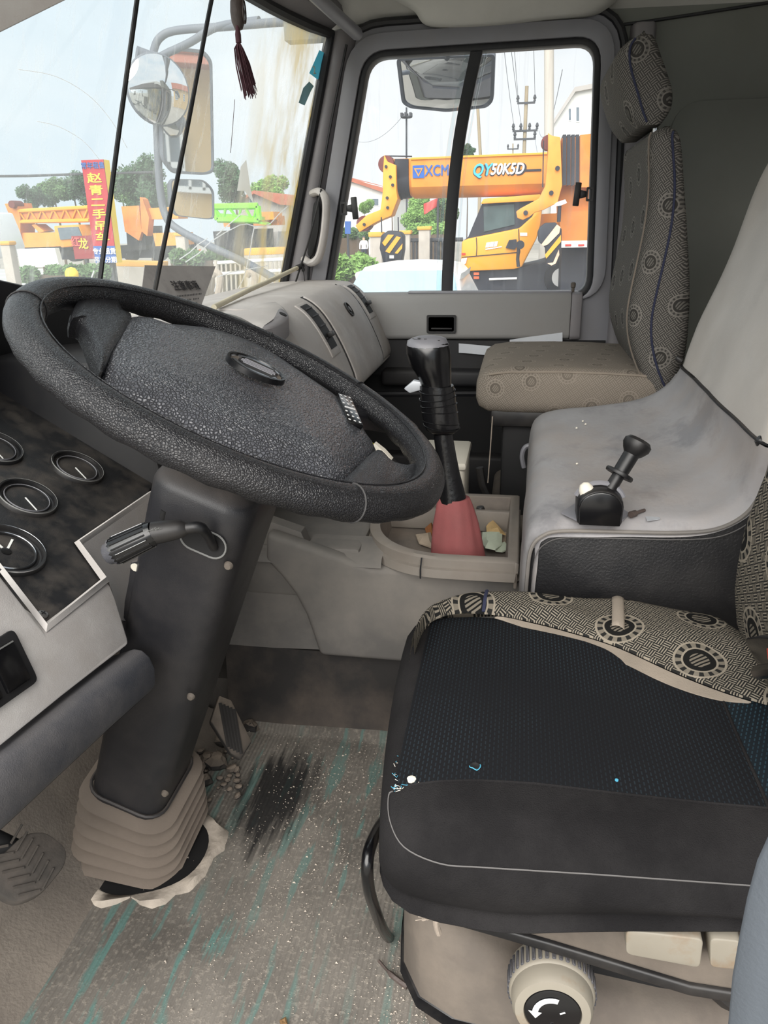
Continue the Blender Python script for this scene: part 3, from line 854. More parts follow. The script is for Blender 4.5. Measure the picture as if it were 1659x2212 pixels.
def vent(x0, x1, s0, s1):
    vt = obj('air_vent', raised(x0, x1, s0, s1, 0.003, 0.004), 'grey_plastic', dash, bevel=0.002)
    ix0, ix1 = lerp(x0, x1, 0.15), lerp(x0, x1, 0.85); is0, is1 = lerp(s0, s1, 0.1), lerp(s0, s1, 0.9)
    obj('vent_mouth', raised(ix0, ix1, is0, is1, 0.0042, 0.003), 'deep_black', vt)
    for k in range(4):
        s = lerp(is0, is1, (k + 0.7) / 4.6)
        a, b = on_face(ix0 + 0.004, s, 0.004), on_face(ix1 - 0.004, s, 0.004)
        n = (on_face(ix0, s, 0.02) - on_face(ix0, s, 0)).normalized()
        obj('vent_slat', box((a + b) / 2, (a - b).length, 0.0035, 0.006, (V(1, 0, 0), n.cross(V(1, 0, 0)), n)), 'black_trim', vt)
    a = on_face((ix0 + ix1) / 2, lerp(is0, is1, 0.78), 0.012)
    n = (on_face(1.9, 0.5, 0.02) - on_face(1.9, 0.5, 0)).normalized()
    obj('vent_tab', box(a, (ix1 - ix0) * 0.35, 0.012, 0.014, (V(1, 0, 0), n.cross(V(1, 0, 0)), n)), 'satin_black', vt, bevel=0.002)
    return vt
vent(1.755, 1.835, 0.13, 0.52)
vent(2.300, 2.380, 0.10, 0.46)
obj('panel_seam', tube([on_face(2.275, s / 12, 0.0005) for s in range(13)], 0.0015, 5), 'black_trim', dash)
obj('lower_lip', tube([V(x, 0.405, 0.612) for x in (1.70, 1.9, 2.1, 2.3, 2.42)], 0.006, 8), 'grey_plastic', dash)
# centre top pad, ending in a rounded nose beside the passenger panel
cp_o = [P(330, 660, 'z', 0.828), P(470, 655, 'z', 0.832), P(560, 645, 'z', 0.834), P(600, 655, 'z', 0.834), P(624, 680, 'z', 0.830), P(612, 705, 'z', 0.820), P(585, 722, 'z', 0.815), P(480, 712, 'z', 0.815), P(400, 700, 'z', 0.815)]
cp_o = catmull(cp_o, 5, True)
obj('centre_pad', dome(cp_o, (0, 0, 1), [(1.0, -0.10), (1.0, -0.008), (0.985, 0.0), (0.93, 0.005), (0.5, 0.009)]), 'grey_plastic', dash, smooth=50)
obj('pad_end_cap', dome(catmull([P(604, 668, 'z', 0.84), P(620, 676, 'z', 0.84), P(622, 690, 'z', 0.835), P(600, 706, 'z', 0.832), P(565, 712, 'z', 0.832), P(590, 692, 'z', 0.838)], 4, True), (0, 0, 1), [(1.0, -0.03), (1.0, 0.0), (0.9, 0.003), (0.4, 0.004)]), 'pillar_grey', dash, smooth=50)
nh = P(611, 680, 'z', 0.846)
obj('cap_hole', lathe([(0, 0), (0.007, 0.0), (0.008, 0.002), (0.005, 0.0025), (0, 0.001)], nh, (0, -0.5, 1), 12), 'black_trim', dash)
# centre stack down to the console, mostly behind the wheel
obj('centre_stack', loft([[V(x, 0.80, 0.36), V(x, 0.80, 0.82), V(x, 0.60, 0.815), V(x, 0.56, 0.80), V(x, 0.53, 0.60), V(x, 0.56, 0.40), V(x, 0.60, 0.36)] for x in (1.06, 1.3, 1.62)]), 'black_trim', dash, bevel=0.01)
obj('dash_top', loft([[V(x, 0.83, 0.79), V(x, 0.84, 0.822), V(x, 0.70, 0.828), V(x, 0.60, 0.816), V(x, 0.60, 0.79)] for x in (1.24, 1.4, 1.66)]), 'grey_plastic', dash, smooth=60)

# driver's pod: black instrument fascia in a light grey surround
FT = math.radians(31)
FO = P(160, 1170, 'y', 0.55)
FE = V(0, -math.cos(FT), -math.sin(FT))      # down the fascia
FN = V(0, -math.sin(FT), math.cos(FT))       # out of the fascia
def PF(px, py, off=0.0):
    return PN(px, py, FO + FN * off, FN)
fas = [PF(318, 1066), PF(160, 1172), PF(217, 1252), PF(98, 1347), PF(-60, 1140), PF(-190, 940), PF(-40, 800), PF(160, 830), PF(330, 900), PF(360, 1010)]
obj('instrument_fascia', prism(fas, -FN * 0.02), 'fascia_black', dash, bevel=0.002)
# hood over the gauges, a dark hollow seen through the wheel
hd = [PF(-230, 960), PF(-60, 790), PF(165, 820), PF(335, 905)]
hdb = [p + FN * 0.155 + V(0, 0.03, 0) for p in hd]
obj('gauge_hood', join(loft([hd, hdb], False), loft([hdb, [p + V(0, 0.05, 0.012) for p in hdb], [p + V(0, 0.10, -0.12) for p in hdb]], False)), 'deep_black', dash)
# right-hand wall of the pod, dropping from the fascia edge
def strip(pts, off1, off2):
    return [p + off1 for p in pts], [p + off2 for p in pts]
ridge = [PF(322, 1062, 0.002), PF(160, 1172, 0.002), PF(217, 1252, 0.002), PF(98, 1347, 0.002), PF(-70, 1130, 0.002)]
lipA = [PF(335, 1068, 0.006), PF(176, 1178, 0.006), PF(236, 1256, 0.006), PF(100, 1366, 0.004), PF(-90, 1120, 0.004)]
obj('fascia_surround', loft([ridge, [a.lerp(b, 0.5) + FN * 0.006 for a, b in zip(ridge, lipA)], lipA], False), 'grey_plastic', dash, smooth=70)
wallb = [lipA[0] + V(0.0, -0.05, -0.13), lipA[1] + V(0.015, -0.045, -0.115)]
obj('pod_side', loft([[lipA[0], lipA[1], lipA[2]], [wallb[0], wallb[1], lipA[2] + V(0.012, 0.0, -0.06)]], False), 'grey_plastic', dash)
GT = math.radians(68)
GO = lipA[3]
GE = V(0, -math.cos(GT), -math.sin(GT)); GN = V(0, -math.sin(GT), math.cos(GT))
def PG(px, py, off=0.0):
    return PN(px, py, GO + GN * off, GN)
low = [PG(238, 1256), PG(252, 1290), PG(282, 1388), PG(276, 1398), PG(140, 1505), PG(-20, 1636), PG(-160, 1560), PG(-160, 1180), PG(-60, 1160), PG(100, 1366)]
obj('lower_panel', prism(low, V(0.0, 0.05, 0.01)), 'grey_plastic', dash, bevel=0.006, bseg=3)
# switch block in the lower panel
swc = [PG(24, 1358, 0.002), PG(79, 1472, 0.002), PG(-60, 1570, 0.002), PG(-115, 1450, 0.002)]
sw = obj('switch_frame', prism(rpoly(swc, 0.008, 3), GN * 0.004), 'black_trim', dash, bevel=0.0015)
ux, uy = (swc[2] - swc[1]).normalized(), (swc[0] - swc[1])
L_, H_ = (swc[2] - swc[1]).length, uy.length
uy.normalize()
for k in range(3):
    c_ = swc[1] + ux * (0.028 + k * 0.0415) + uy * (H_ * 0.48) + GN * 0.0035
    s_ = obj('rocker_switch', box(c_, 0.034, H_ * 0.72, 0.008, (ux, uy, GN)), 'gloss_black', sw, bevel=0.002)
    obj('switch_edge', box(c_ + uy * H_ * 0.345 + GN * 0.0043, 0.030, 0.0014, 0.001, (ux, uy, GN)), 'grey_print', s_)
# knee pad under the panel
kp = []
for (px, py) in ((292, 1400), (200, 1470), (100, 1550), (0, 1630), (-120, 1725)):
    a = PG(px, py, 0.002)
    kp.append([a, a + V(0, -0.010, -0.001), a + V(0, -0.019, -0.010), a + V(0, -0.024, -0.026), a + V(0, -0.022, -0.050), a + V(0, -0.008, -0.066), a + V(0, 0.03, -0.074), a + V(0, 0.05, -0.02)])
obj('knee_pad', loft(kp), 'knee_pad', dash, bevel=0.004, smooth=60)
obj('pod_underside', loft([[l[5], l[6], l[6] + V(0, 0.16, -0.10), l[5] + V(0, 0.16, 0.1)] for l in kp]), 'deep_black', dash)
scr = PF(92, 1328, 0.001)
sc = obj('panel_screw', lathe([(0, 0.0), (0.0058, 0.0), (0.0055, 0.0018), (0.003, 0.003), (0, 0.0032)], scr, FN, 16), 'steel', dash)
obj('screw_cross', join(box(scr + FN * 0.0032, 0.006, 0.0013, 0.0006, (V(1, 0, 0), FE, FN)), box(scr + FN * 0.0032, 0.0013, 0.006, 0.0006, (V(1, 0, 0), FE, FN))), 'black_trim', sc)
# gauges
def gauge(px, py, r, ang, dial='dial_black', double=False, ring='satin_black'):
    c_ = PF(px, py, 0.001)
    g = obj('gauge', lathe([(r * 1.0, -0.004), (r * 1.0, 0.003), (r * 0.96, 0.0055), (r * 0.90, 0.005), (r * 0.88, 0.0), (r * 0.80, -0.002), (r * 0.74, 0.002), (r * 0.70, 0.001), (r * 0.70, -0.006)], c_, FN, 36), ring, dash)
    obj('bezel_edge', lathe([(r * 0.985, 0.0035), (r * 0.965, 0.0058), (r * 0.95, 0.0052)], c_, FN, 36), 'chrome' if double else 'grey_print', g)
    obj('inner_ring', lathe([(r * 0.755, 0.0012), (r * 0.735, 0.0026), (r * 0.72, 0.002)], c_, FN, 36), 'grey_metal' if not double else 'chrome', g)
    obj('dial', lathe([(0, -0.003), (r * 0.73, -0.003)], c_, FN, 28), dial, g)
    d = math.cos(ang) * V(1, 0, 0) + math.sin(ang) * -FE
    q = FN.cross(d)
    if not double:
        a = c_ + d * (-r * 0.08); b = c_ + d * (r * 0.62)
        obj('needle', prism([a + q * r * 0.022 + FN * -0.001, a - q * r * 0.022 + FN * -0.001, b - q * r * 0.016 + FN * -0.001, b + q * r * 0.016 + FN * -0.001], FN * 0.0008), 'needle_white', g)
    else:
        for dd, l0, l1 in ((math.radians(75), 0.15, 0.55), (math.radians(20), 0.10, 0.58)):
            d = math.cos(dd) * V(1, 0, 0) + math.sin(dd) * -FE; q = FN.cross(d)
            a = c_ + d * (r * l0); b = c_ + d * (r * l1)
            obj('needle', prism([a + q * r * 0.03 + FN * -0.001, a - q * r * 0.03 + FN * -0.001, b - q * r * 0.03 + FN * -0.001, b + q * r * 0.03 + FN * -0.001], FN * 0.0008), 'needle_white', g)
        obj('needle_hub', lathe([(0, 0.0005), (r * 0.13, 0.0), (r * 0.14, -0.002)], c_, FN, 16), 'gloss_black', g)
    # scale marks along the lower half of the dial
    tk = []
    for k in range(7):
        a2 = math.radians(-150 + k * 20)
        e = math.cos(a2) * V(1, 0, 0) + math.sin(a2) * -FE
        tk.append(box(c_ + e * r * 0.60 - FN * 0.0025, r * 0.10, r * 0.025, 0.0004, (e, FN.cross(e), FN)))
    obj('scale_marks', join(*tk), 'grey_print', g)
    return g
gauge(166, 1012, 0.0385, math.radians(-114))
gauge(58, 1077, 0.0385, math.radians(-114))
gauge(14, 1190, 0.0450, 0.0, double=True, ring='satin_black')
gauge(-14, 968, 0.0385, math.radians(-112))
gauge(165, 890, 0.0560, math.radians(-95))
gauge(318, 1000, 0.0385, math.radians(-80), dial='dial_grey')
text('dial_print', 'x0.1MPa', 0.0055, 'grey_print', PF(32, 1219, -0.001), (1, 0, 0), -FE, dash)
# loose earth and scuffs lie on the fascia material itself

# notice card propped against the glass
cA, cB, cC, cD = P(313, 573, 'y', 0.70), P(466, 575, 'y', 0.655), P(432, 668, 'y', 0.60), P(298, 694, 'y', 0.66)
cC = PN(432, 668, cA, (cB - cA).cross(cD - cA).normalized())
def card(u, v):
    p = cA.lerp(cB, u).lerp(cD.lerp(cC, u), v)
    return p + V(0, 0.001 * math.sin(u * math.pi), 0)
cd = obj('notice_card', sheet(card, 10, 6, (0, 0.0008, 0)), 'card_grey')
tag(cd, 'grey creased notice card propped on the dashboard behind the steering wheel', 'card')
xd = (cB - cA).normalized(); yd = (cA - cD).normalized()
cn = xd.cross(yd)
text('card_heading', '注意事项', 0.0225, 'card_ink', card(0.62, 0.46) + cn * 0.0035, xd, yd, cd, bold=0.00012)
for k, (u0, u1, v) in enumerate(((0.42, 0.92, 0.66), (0.50, 0.90, 0.76), (0.62, 0.9, 0.85))):
    n_ = int((u1 - u0) * 40)
    rnd = random.Random(k)
    bl = []
    for i in range(n_):
        if rnd.random() < 0.12: continue
        c_ = card(lerp(u0, u1, (i + 0.5) / n_), v) + cn * 0.0035
        bl.append(box(c_, 0.0030, 0.0042 + rnd.random() * 0.002, 0.0003, (xd, yd, cn)))
    obj('card_print', join(*bl), 'card_ink', cd)

# whitish stick lying from the dash to the pillar
st_a, st_b = P(462, 664, 'z', 0.842), P(648, 576, 'x', 2.385)
st = thing('wooden_stick', 'thin pale stick leaning from the dashboard to the pillar handle', 'stick', st_a)
obj('stick', tube([st_a, st_a.lerp(st_b, 0.33) + V(0, 0, 0.002), st_a.lerp(st_b, 0.66), st_b], 0.0062, 10), 'stick_wood', st)
obj('stick_tip', tube([st_a.lerp(st_b, 0.95), st_a.lerp(st_b, 1.03)], 0.0085, 10), 'satin_black', st)

# black cords
def cord(pts, r, label):
    c_ = obj('black_cable', tube(catmull(pts, 6), r, 8), 'satin_black')
    return tag(c_, label, 'cable')
cord([P(302, -60, 'y', 0.640), P(296, 0, 'y', 0.640), P(255, 300, 'y', 0.66), P(216, 605, 'y', 0.685), P(205, 690, 'y', 0.69)], 0.0042, 'straight black cable in front of the windscreen, passing beside the red billboard')
cord([P(474, -60, 'y', 0.60), P(457, 0, 'y', 0.60), P(400, 300, 'y', 0.61), P(343, 585, 'y', 0.62), P(332, 645, 'y', 0.62), P(326, 692, 'y', 0.625)], 0.0042, 'straight black cable hanging in front of the round mirror and the notice card')
cord([P(694, 408, 'x', 2.36), P(680, 470, 'x', 2.355), P(664, 530, 'x', 2.355), P(648, 580, 'x', 2.36), P(634, 624, 'x', 2.37)], 0.0028, 'thin black cable tied to the grab handle and the stick')
dg_ = thing('dangling_plug', 'small black plug dangling on a thread below the grab handle', 'plug', P(655, 580, 'x', 2.37))
obj('thread', tube([P(652, 574, 'x', 2.37), P(656, 590, 'x', 2.37), P(660, 618, 'x', 2.38)], 0.0012, 5), 'satin_black', dg_)
obj('plug', lathe([(0, -0.006), (0.004, -0.004), (0.005, 0.002), (0.002, 0.009), (0, 0.01)], P(655, 583, 'x', 2.368), (0, 0, 1), 10), 'satin_black', dg_)

# tassel hung from the windscreen header
ty = 0.60
tas = thing('tassel_charm', 'dark maroon tassel charm with carved oval bead hanging in the windscreen', 'ornament', P(520, 200, 'y', ty))
bc = P(513, 26, 'y', ty)
obj('bead', lathe([(0, -0.034), (0.008, -0.031), (0.0135, -0.018), (0.015, 0.0), (0.0135, 0.018), (0.009, 0.030), (0, 0.034)], bc, (0, 0, 1), 16), 'bead_grey', tas)
obj('bead_ring', tube([bc + V(0, -0.0145, 0) + V(0.009 * math.cos(a / 12 * 6.283), 0, 0.021 * math.sin(a / 12 * 6.283)) for a in range(12)], 0.0018, 6, True), 'bead_grey', tas)
obj('hanging_thread', tube([bc + V(0, 0, 0.033), bc + V(0.004, 0, 0.20)], 0.0016, 6), 'tassel_maroon', tas)
kn = P(514, 72, 'y', ty)
obj('knot', lathe([(0, -0.020), (0.006, -0.017), (0.0062, -0.002), (0.004, 0.010), (0.003, 0.022), (0, 0.024)], kn, (0, 0, 1), 12), 'tassel_maroon', tas)
rnd = random.Random(5)
strands = []
for k in range(90):
    a = rnd.uniform(0, 6.283); sp_ = rnd.uniform(0.2, 1.0)
    b_ = kn + V(0, 0, -0.016)
    o_ = V(math.cos(a), math.sin(a), 0)
    L = rnd.uniform(0.075, 0.105)
    drift = V(0.012, -0.012, 0)
    strands.append(tube([b_ + o_ * 0.002, b_ + o_ * (0.010 * sp_) + V(0, 0, -0.012), b_ + o_ * (0.015 * sp_) + drift * 0.4 + V(rnd.uniform(-.002, .002), 0, -L * 0.5), b_ + o_ * (0.017 * sp_) + drift + V(rnd.uniform(-.004, .004), 0, -L)], 0.00075, 4))
st_o = obj('strands', join(*strands), 'tassel_maroon', tas); st_o['kind'] = 'stuff'
obj('loose_thread', tube(catmull([P(507, 215, 'y', ty), P(503, 270, 'y', ty), P(498, 330, 'y', ty)], 5), 0.0006, 4), 'tassel_maroon', tas)

# stickers on the glass near the pillar
def stick(pts, mt, label):
    s_ = obj('windscreen_sticker', ([ws_at(*p, off=0.006) for p in pts], [tuple(range(len(pts)))]), mt, smooth=0)
    return tag(s_, label, 'sticker')
sA = stick([(690, 108), (707, 118), (692, 168), (686, 172), (668, 158)], 'sticker_teal', 'torn teal sticker with a figure two at the windscreen edge')
text('sticker_digit', '2', 0.028, 'sticker_print', ws_at(679, 152, off=0.011), ws_at(700, 150, off=0.01) - ws_at(670, 150, off=0.01), (0, 0, 1), sA)
stick([(668, 176), (678, 186), (672, 196), (658, 228), (645, 222), (655, 190)], 'sticker_dark', 'small dark torn sticker remnant below the teal sticker')
fw_ = stick([(532, 345), (540, 400), (548, 440), (528, 412), (512, 412), (520, 360)], 'label_film', 'pale translucent torn label on the middle of the windscreen')

# sun visor flap showing in the top corner
va, vb = P(-40, 88, 'y', 0.62), P(150, -6, 'y', 0.50)
ve = V(0.0, -0.05, 0.20)
vz = obj('sun_visor', prism([va, vb, vb + ve, va + ve], (0, -0.016, 0.004)), 'visor_grey', bevel=0.005)
tag(vz, 'grey stained sun visor flap in the top corner of the windscreen', 'visor')

# ------------------------------------------------------------------ steering wheel
WC = V(0.830, 0.305, 0.827)
WN = V(0.03, -0.504, 1.0).normalized()
WXA = V(1, 0, 0); WXA = (WXA - WN * WXA.dot(WN)).normalized()
WYA = WN.cross(WXA)
WR = 0.235
def PW(px, py, off=0.0):
    return PN(px, py, WC + WN * off, WN)
whl = thing('steering_wheel', 'black leather steering wheel with broad grained hub pad', 'steering wheel', WC)
def rim_pt(a, dr=0.0, h=0.0):
    return WC + (WXA * math.cos(a) + WYA * math.sin(a)) * (WR + dr) + WN * h
def wheel_angle(px, py):
    p = PW(px, py) - WC
    return math.atan2(p.dot(WYA), p.dot(WXA))
NS = 160
# finger bumps under part of the rim and thumb swells beside the spokes
a_sp = [wheel_angle(215, 640), wheel_angle(520, 700), wheel_angle(850, 880), wheel_angle(870, 1060)]
loops = []
for k in range(NS):
    a = 2 * math.pi * k / NS
    sw_ = sum(math.exp(-(((a - s + math.pi) % (2 * math.pi) - math.pi) / 0.16) ** 2) for s in a_sp)
    rx = 0.0190 + 0.0022 * sw_; rz = 0.0178
    fb = 0.0012 * math.sin(a * 34)
    lp = []
    for j in range(20):
        b = 2 * math.pi * j / 20
        hz = math.sin(b) * (rz + (fb if math.sin(b) < -0.2 else 0))
        lp.append(rim_pt(a, math.cos(b) * rx, hz))
    loops.append(lp)
obj('rim', loft(loops, True, ring=True), 'leather', whl, smooth=80)
def seam_ring(px, py, mt='seam_dark'):
    a = wheel_angle(px, py)
    pts = [rim_pt(a + 0.0, math.cos(b) * 0.0196, math.sin(b) * 0.0184) for b in [2 * math.pi * j / 24 for j in range(24)]]
    obj('rim_seam', tube(pts, 0.0009, 6, True), mt, whl)
seam_ring(772, 1098); seam_ring(10, 650, 'black_trim'); seam_ring(580, 738, 'black_trim'); seam_ring(802, 852, 'rubber')
inner = [rim_pt(2 * math.pi * k / 90, -0.012, 0.0152) for k in range(90)]
obj('rim_piping', tube(inner, 0.0008, 5, True), 'leather_worn', whl)
# hub pad
pad_px = [(217, 797), (232, 748), (268, 693), (318, 706), (380, 712), (440, 720), (520, 745), (575, 772), (640, 815), (700, 856), (742, 886), (775, 925), (800, 962), (812, 985), (780, 1018), (735, 1052), (650, 1022), (560, 992), (450, 945), (350, 892), (285, 862), (242, 832)]
pad = [PW(px, py, -0.012) for px, py in pad_px]
padc = catmull(pad, 4, True)
hub = obj('hub_pad', dome(padc, WN, [(0.90, -0.034), (0.98, -0.022), (1.0, -0.006), (0.985, 0.004), (0.94, 0.011), (0.85, 0.018), (0.7, 0.024), (0.45, 0.028), (0.2, 0.0295)]), 'hub_leather', whl, smooth=60)
# spokes: thick webs from pad to rim
def spoke(px_pts, th=0.020, off=-0.004, mt='leather_worn'):
    pts = catmull([PW(px, py, off) for px, py in px_pts], 4, True)
    obj('spoke', dome(pts, WN, [(0.90, -th), (0.98, -th * 0.55), (1.0, -0.002), (0.95, 0.004), (0.7, 0.007)]), mt, whl, smooth=60)
spoke([(150, 690), (175, 700), (205, 770), (222, 800), (245, 760), (285, 690), (262, 670), (255, 635), (215, 640), (170, 650)])
spoke([(440, 700), (455, 715), (440, 735), (530, 765), (560, 760), (530, 740), (540, 715), (590, 735), (520, 690), (470, 680)], 0.018, -0.010)
spoke([(750, 870), (735, 905), (800, 905), (870, 920), (905, 930), (860, 890), (812, 855), (790, 870)], 0.018, -0.014)
spoke([(725, 1062), (760, 1020), (812, 975), (845, 1000), (885, 1010), (920, 1005), (900, 1045), (840, 1080), (780, 1085)], 0.020, -0.004)
# emblem: oval dish with a broken ring
EC = PW(548, 808, 0.019)
eu = (PW(608, 836, 0.010) - PW(488, 782, 0.010)).normalized()
ev = WN.cross(eu)
def oval(r1, r2, h, n=40):
    return [EC + eu * (r1 * math.cos(2 * math.pi * k / n)) + ev * (r2 * math.sin(2 * math.pi * k / n)) + WN * h for k in range(n)]
el = (PW(608, 836, 0.010) - PW(488, 782, 0.010)).length / 2
ew = el * 0.86
emb = obj('emblem', loft([oval(el * 1.02, ew * 1.02, 0.004), oval(el, ew, 0.0105), oval(el * 0.93, ew * 0.91, 0.0105), oval(el * 0.88, ew * 0.84, 0.007)], True, False, True), 'gloss_black', whl, smooth=50)
obj('emblem_dish', prism(oval(el * 0.87, ew * 0.83, 0.0073), WN * 0.0005), 'seat_tan', emb)
ring_o, ring_i = oval(el * 0.85, ew * 0.80, 0.0078, 40), oval(el * 0.70, ew * 0.62, 0.0078, 40)
obj('emblem_ring', join(prism(ring_o[22:38] + ring_i[22:38][::-1], WN * 0.002), prism(ring_o[3:17] + ring_i[3:17][::-1], WN * 0.002)), 'chrome', emb)
for s_ in (-1, 1):
    bl = [EC + eu * (el * x) + ev * (ew * y * s_) + WN * 0.0078 for x, y in ((-0.62, 0.10), (-0.30, 0.62), (0.55, 0.58), (0.72, 0.16), (0.2, 0.10), (-0.2, 0.05))]
    obj('emblem_wing', prism(bl, WN * 0.0022), 'satin_black', emb)
for k in range(4):
    y = -0.25 + k * 0.17
    obj('emblem_line', box(EC + ev * (ew * y) + eu * (el * 0.05) + WN * 0.0104, el * (1.25 - abs(y)), ew * 0.035, 0.001, (eu, ev, WN)), 'grey_metal', emb)
# little control panel with dots at the pad's edge
bq = [PW(722, 866, 0.001), PW(750, 874, 0.001), PW(776, 938, 0.001), PW(742, 928, 0.001)]
bpn = obj('button_panel', prism(bq, WN * 0.012), 'gloss_black', whl, bevel=0.001)
for r_ in range(7):
    for c2 in range(3):
        if r_ == 3: continue
        u, v = (c2 + 0.5) / 3, (r_ + 0.5) / 7
        p = bq[0].lerp(bq[1], u).lerp(bq[3].lerp(bq[2], u), v) + WN * 0.0122
        obj('button_dot', lathe([(0.0018, 0), (0.0016, 0.0005), (0, 0.0005)], p, WN, 8), 'white_print', bpn)
u1 = bq[0].lerp(bq[3], 0.5) + WN * 0.0123; u2 = bq[1].lerp(bq[2], 0.5) + WN * 0.0123
obj('button_bar', tube([u1.lerp(u2, 0.15), u1.lerp(u2, 0.85)], 0.0011, 6), 'white_print', bpn)
# loose plug and wires hanging out below the spoke
pl0, pl1 = PW(806, 960, -0.035), PW(842, 996, -0.045)
plg = obj('wiring_plug', tube([pl0, pl0.lerp(pl1, 0.5), pl1], [0.006, 0.008, 0.007], 8), 'white_plastic', whl)
obj('plug_sleeve', tube([pl1, pl1 + (pl1 - pl0) * 0.55], 0.0068, 8), 'satin_black', plg)
obj('plug_wire', tube(catmull([PW(780, 945, -0.03), PW(790, 950, -0.028), PW(806, 960, -0.035)], 4), 0.0018, 6), 'wire_yellow', plg)
obj('plug_wire', tube(catmull([PW(775, 948, -0.033), PW(788, 958, -0.034), PW(806, 962, -0.037)], 4), 0.0022, 6), 'grey_print', plg)
# shaft under the hub into the column
obj('hub_boss', lathe([(0.046, -0.12), (0.046, -0.06), (0.04, -0.02), (0, -0.02)], WC, WN, 24), 'column_black', whl)

# ------------------------------------------------------------------ steering column
colm = thing('steering_column', 'dusty black steering column cover with bellows boot at the floor', 'steering column', V(0.94, 0.57, 0.0))
CT = V(0.843, 0.343, 0.722); CB = V(0.925, 0.562, 0.185)
CA = (CT - CB).normalized()
CXA = V(1, 0, 0); CXA = (CXA - CA * CXA.dot(CA)).normalized()
CYA = CA.cross(CXA)            # towards the windscreen or the driver
if CYA.y > 0: CYA = -CYA       # -> towards the driver
def csec(t_, w_, d_, r_=0.03, n=4):
    c_ = CB.lerp(CT, t_)
    return [c_ + CXA * p[0] + CYA * p[1] for p in rrect(w_, d_, r_, n)]
sh = [csec(-0.02, 0.136, 0.118), csec(0.3, 0.146, 0.120), csec(0.65, 0.156, 0.122), csec(0.93, 0.166, 0.126), csec(1.0, 0.166, 0.126), csec(1.02, 0.154, 0.114), csec(1.03, 0.124, 0.09)]
cov = obj('column_cover', loft(sh), 'column_black', colm, smooth=50, bevel=0)
obj('cover_seam', tube([CB.lerp(CT, k / 10) + CXA * 0.0835 * (0.92 + 0.08 * k / 10) + CYA * 0.02 for k in range(11)], 0.0012, 5), 'grey_print', colm)
# side flange with hole, on the windscreen side
fl_pts = [PN(px, py, CB + CXA * -0.06, CXA) for px, py in ((282, 1215), (318, 1208), (312, 1270), (290, 1390), (262, 1390), (268, 1300), (276, 1260))]
fg = obj('side_flange', prism(fl_pts, CXA * 0.006), 'column_black', colm, bevel=0.002)
hq = PN(293, 1224, CB + CXA * -0.062, CXA)
obj('flange_hole', lathe([(0, 0.0), (0.005, 0.0), (0.0058, 0.002), (0.004, 0.0022), (0, 0.001)], hq, -CXA, 12), 'white_plastic', fg)
def on_cover(px, py, off=0.0):
    """point of the cover's face towards the camera"""
    half = 0.083
    for _ in range(3):
        p = PN(px, py, CB - CXA * (half + off), -CXA)
        t_ = (p - CB).dot(CA) / (CT - CB).length
        half = 0.5 * (lerp(0.136, 0.146, (t_ + 0.02) / 0.32) if t_ < 0.3 else lerp(0.146, 0.166, min(1, (t_ - 0.3) / 0.63)))
    return p
for px, py in ((492, 1224), (411, 1507), (355, 1716)):
    c_ = on_cover(px, py, 0.0)
    obj('cover_screw', lathe([(0, 0.0018), (0.0036, 0.0016), (0.0048, 0.0), (0.0056, -0.003)], c_, -CXA, 14), 'seat_tan', colm)
hs = on_cover(354, 1110, -0.003)
obj('cover_slot', tube([hs + CA * 0.006, hs - CA * 0.006], 0.0045, 10), 'deep_black', colm)
# oval opening and stalk
oc = on_cover(440, 1168, 0.0)
ov = [oc + CYA * p[0] + CA * p[1] for p in rrect(0.052, 0.030, 0.0145, 6)]
ov2 = [oc + CYA * p[0] * 1.08 + CA * p[1] * 1.12 for p in rrect(0.052, 0.030, 0.0145, 6)]
op = obj('stalk_opening', loft([ov2, [p - CXA * 0.002 for p in ov2], [p - CXA * 0.0015 for p in ov]], True, True, True), 'deep_black', colm)
obj('opening_rim', tube([p - CXA * 0.002 for p in ov2], 0.0012, 6, True), 'grey_print', colm)
s0 = on_cover(462, 1182, 0.002); s1 = on_cover(436, 1142, 0.026); s2 = on_cover(395, 1142, 0.034)
s3 = on_cover(330, 1152, 0.045); s4 = on_cover(245, 1192, 0.060)
stk = obj('turn_signal_stalk', tube(catmull([s0, s1, s2, s3], 6), [0.0055] * 6 + [0.0065] * 6 + [0.0095, 0.0105, 0.0115, 0.0120, 0.0123, 0.0125, 0.0126], 14), 'satin_black', colm)
kd = (s4 - s3).normalized()
obj('stalk_knob', tube([s3 - kd * 0.002, s3 + kd * 0.004, s3.lerp(s4, 0.5), s4 - kd * 0.006, s4], [0.0126, 0.0140, 0.0150, 0.0155, 0.0150], 18), 'gloss_black', stk)
kx, ky, kz = basis(kd)
rbs = []
for k in range(16):
    a = 2 * math.pi * k / 16
    e = kx * math.cos(a) + ky * math.sin(a)
    rbs.append(tube([s3.lerp(s4, 0.08) + e * 0.0142, s3.lerp(s4, 0.9) + e * 0.0156], 0.0011, 5))
    if k % 4 == 0:
        obj('knob_line', tube([s3.lerp(s4, 0.1) + e * 0.0152, s3.lerp(s4, 0.85) + e * 0.0164], 0.0003, 4), 'white_print', stk)
obj('knob_ribs', join(*rbs), 'gloss_black', stk)
obj('stalk_button', lathe([(0.0150, -0.004), (0.0152, 0.0), (0.0125, 0.001), (0.012, 0.007), (0.010, 0.009), (0, 0.0095)], s4, kd, 20), 'knee_pad', stk)
tdir = -kd
for (txt, f, sz) in (('OFF', 0.07, 0.0070), ('☼', 0.28, 0.0085), ('-', 0.18, 0.007)):
    p = s3.lerp(s2, f) - CXA * 0.009 + CA * 0.0085
    text('stalk_print', txt, sz, 'grey_print', p, tdir, CA - CXA * 0.3, stk, ext=0.0002)
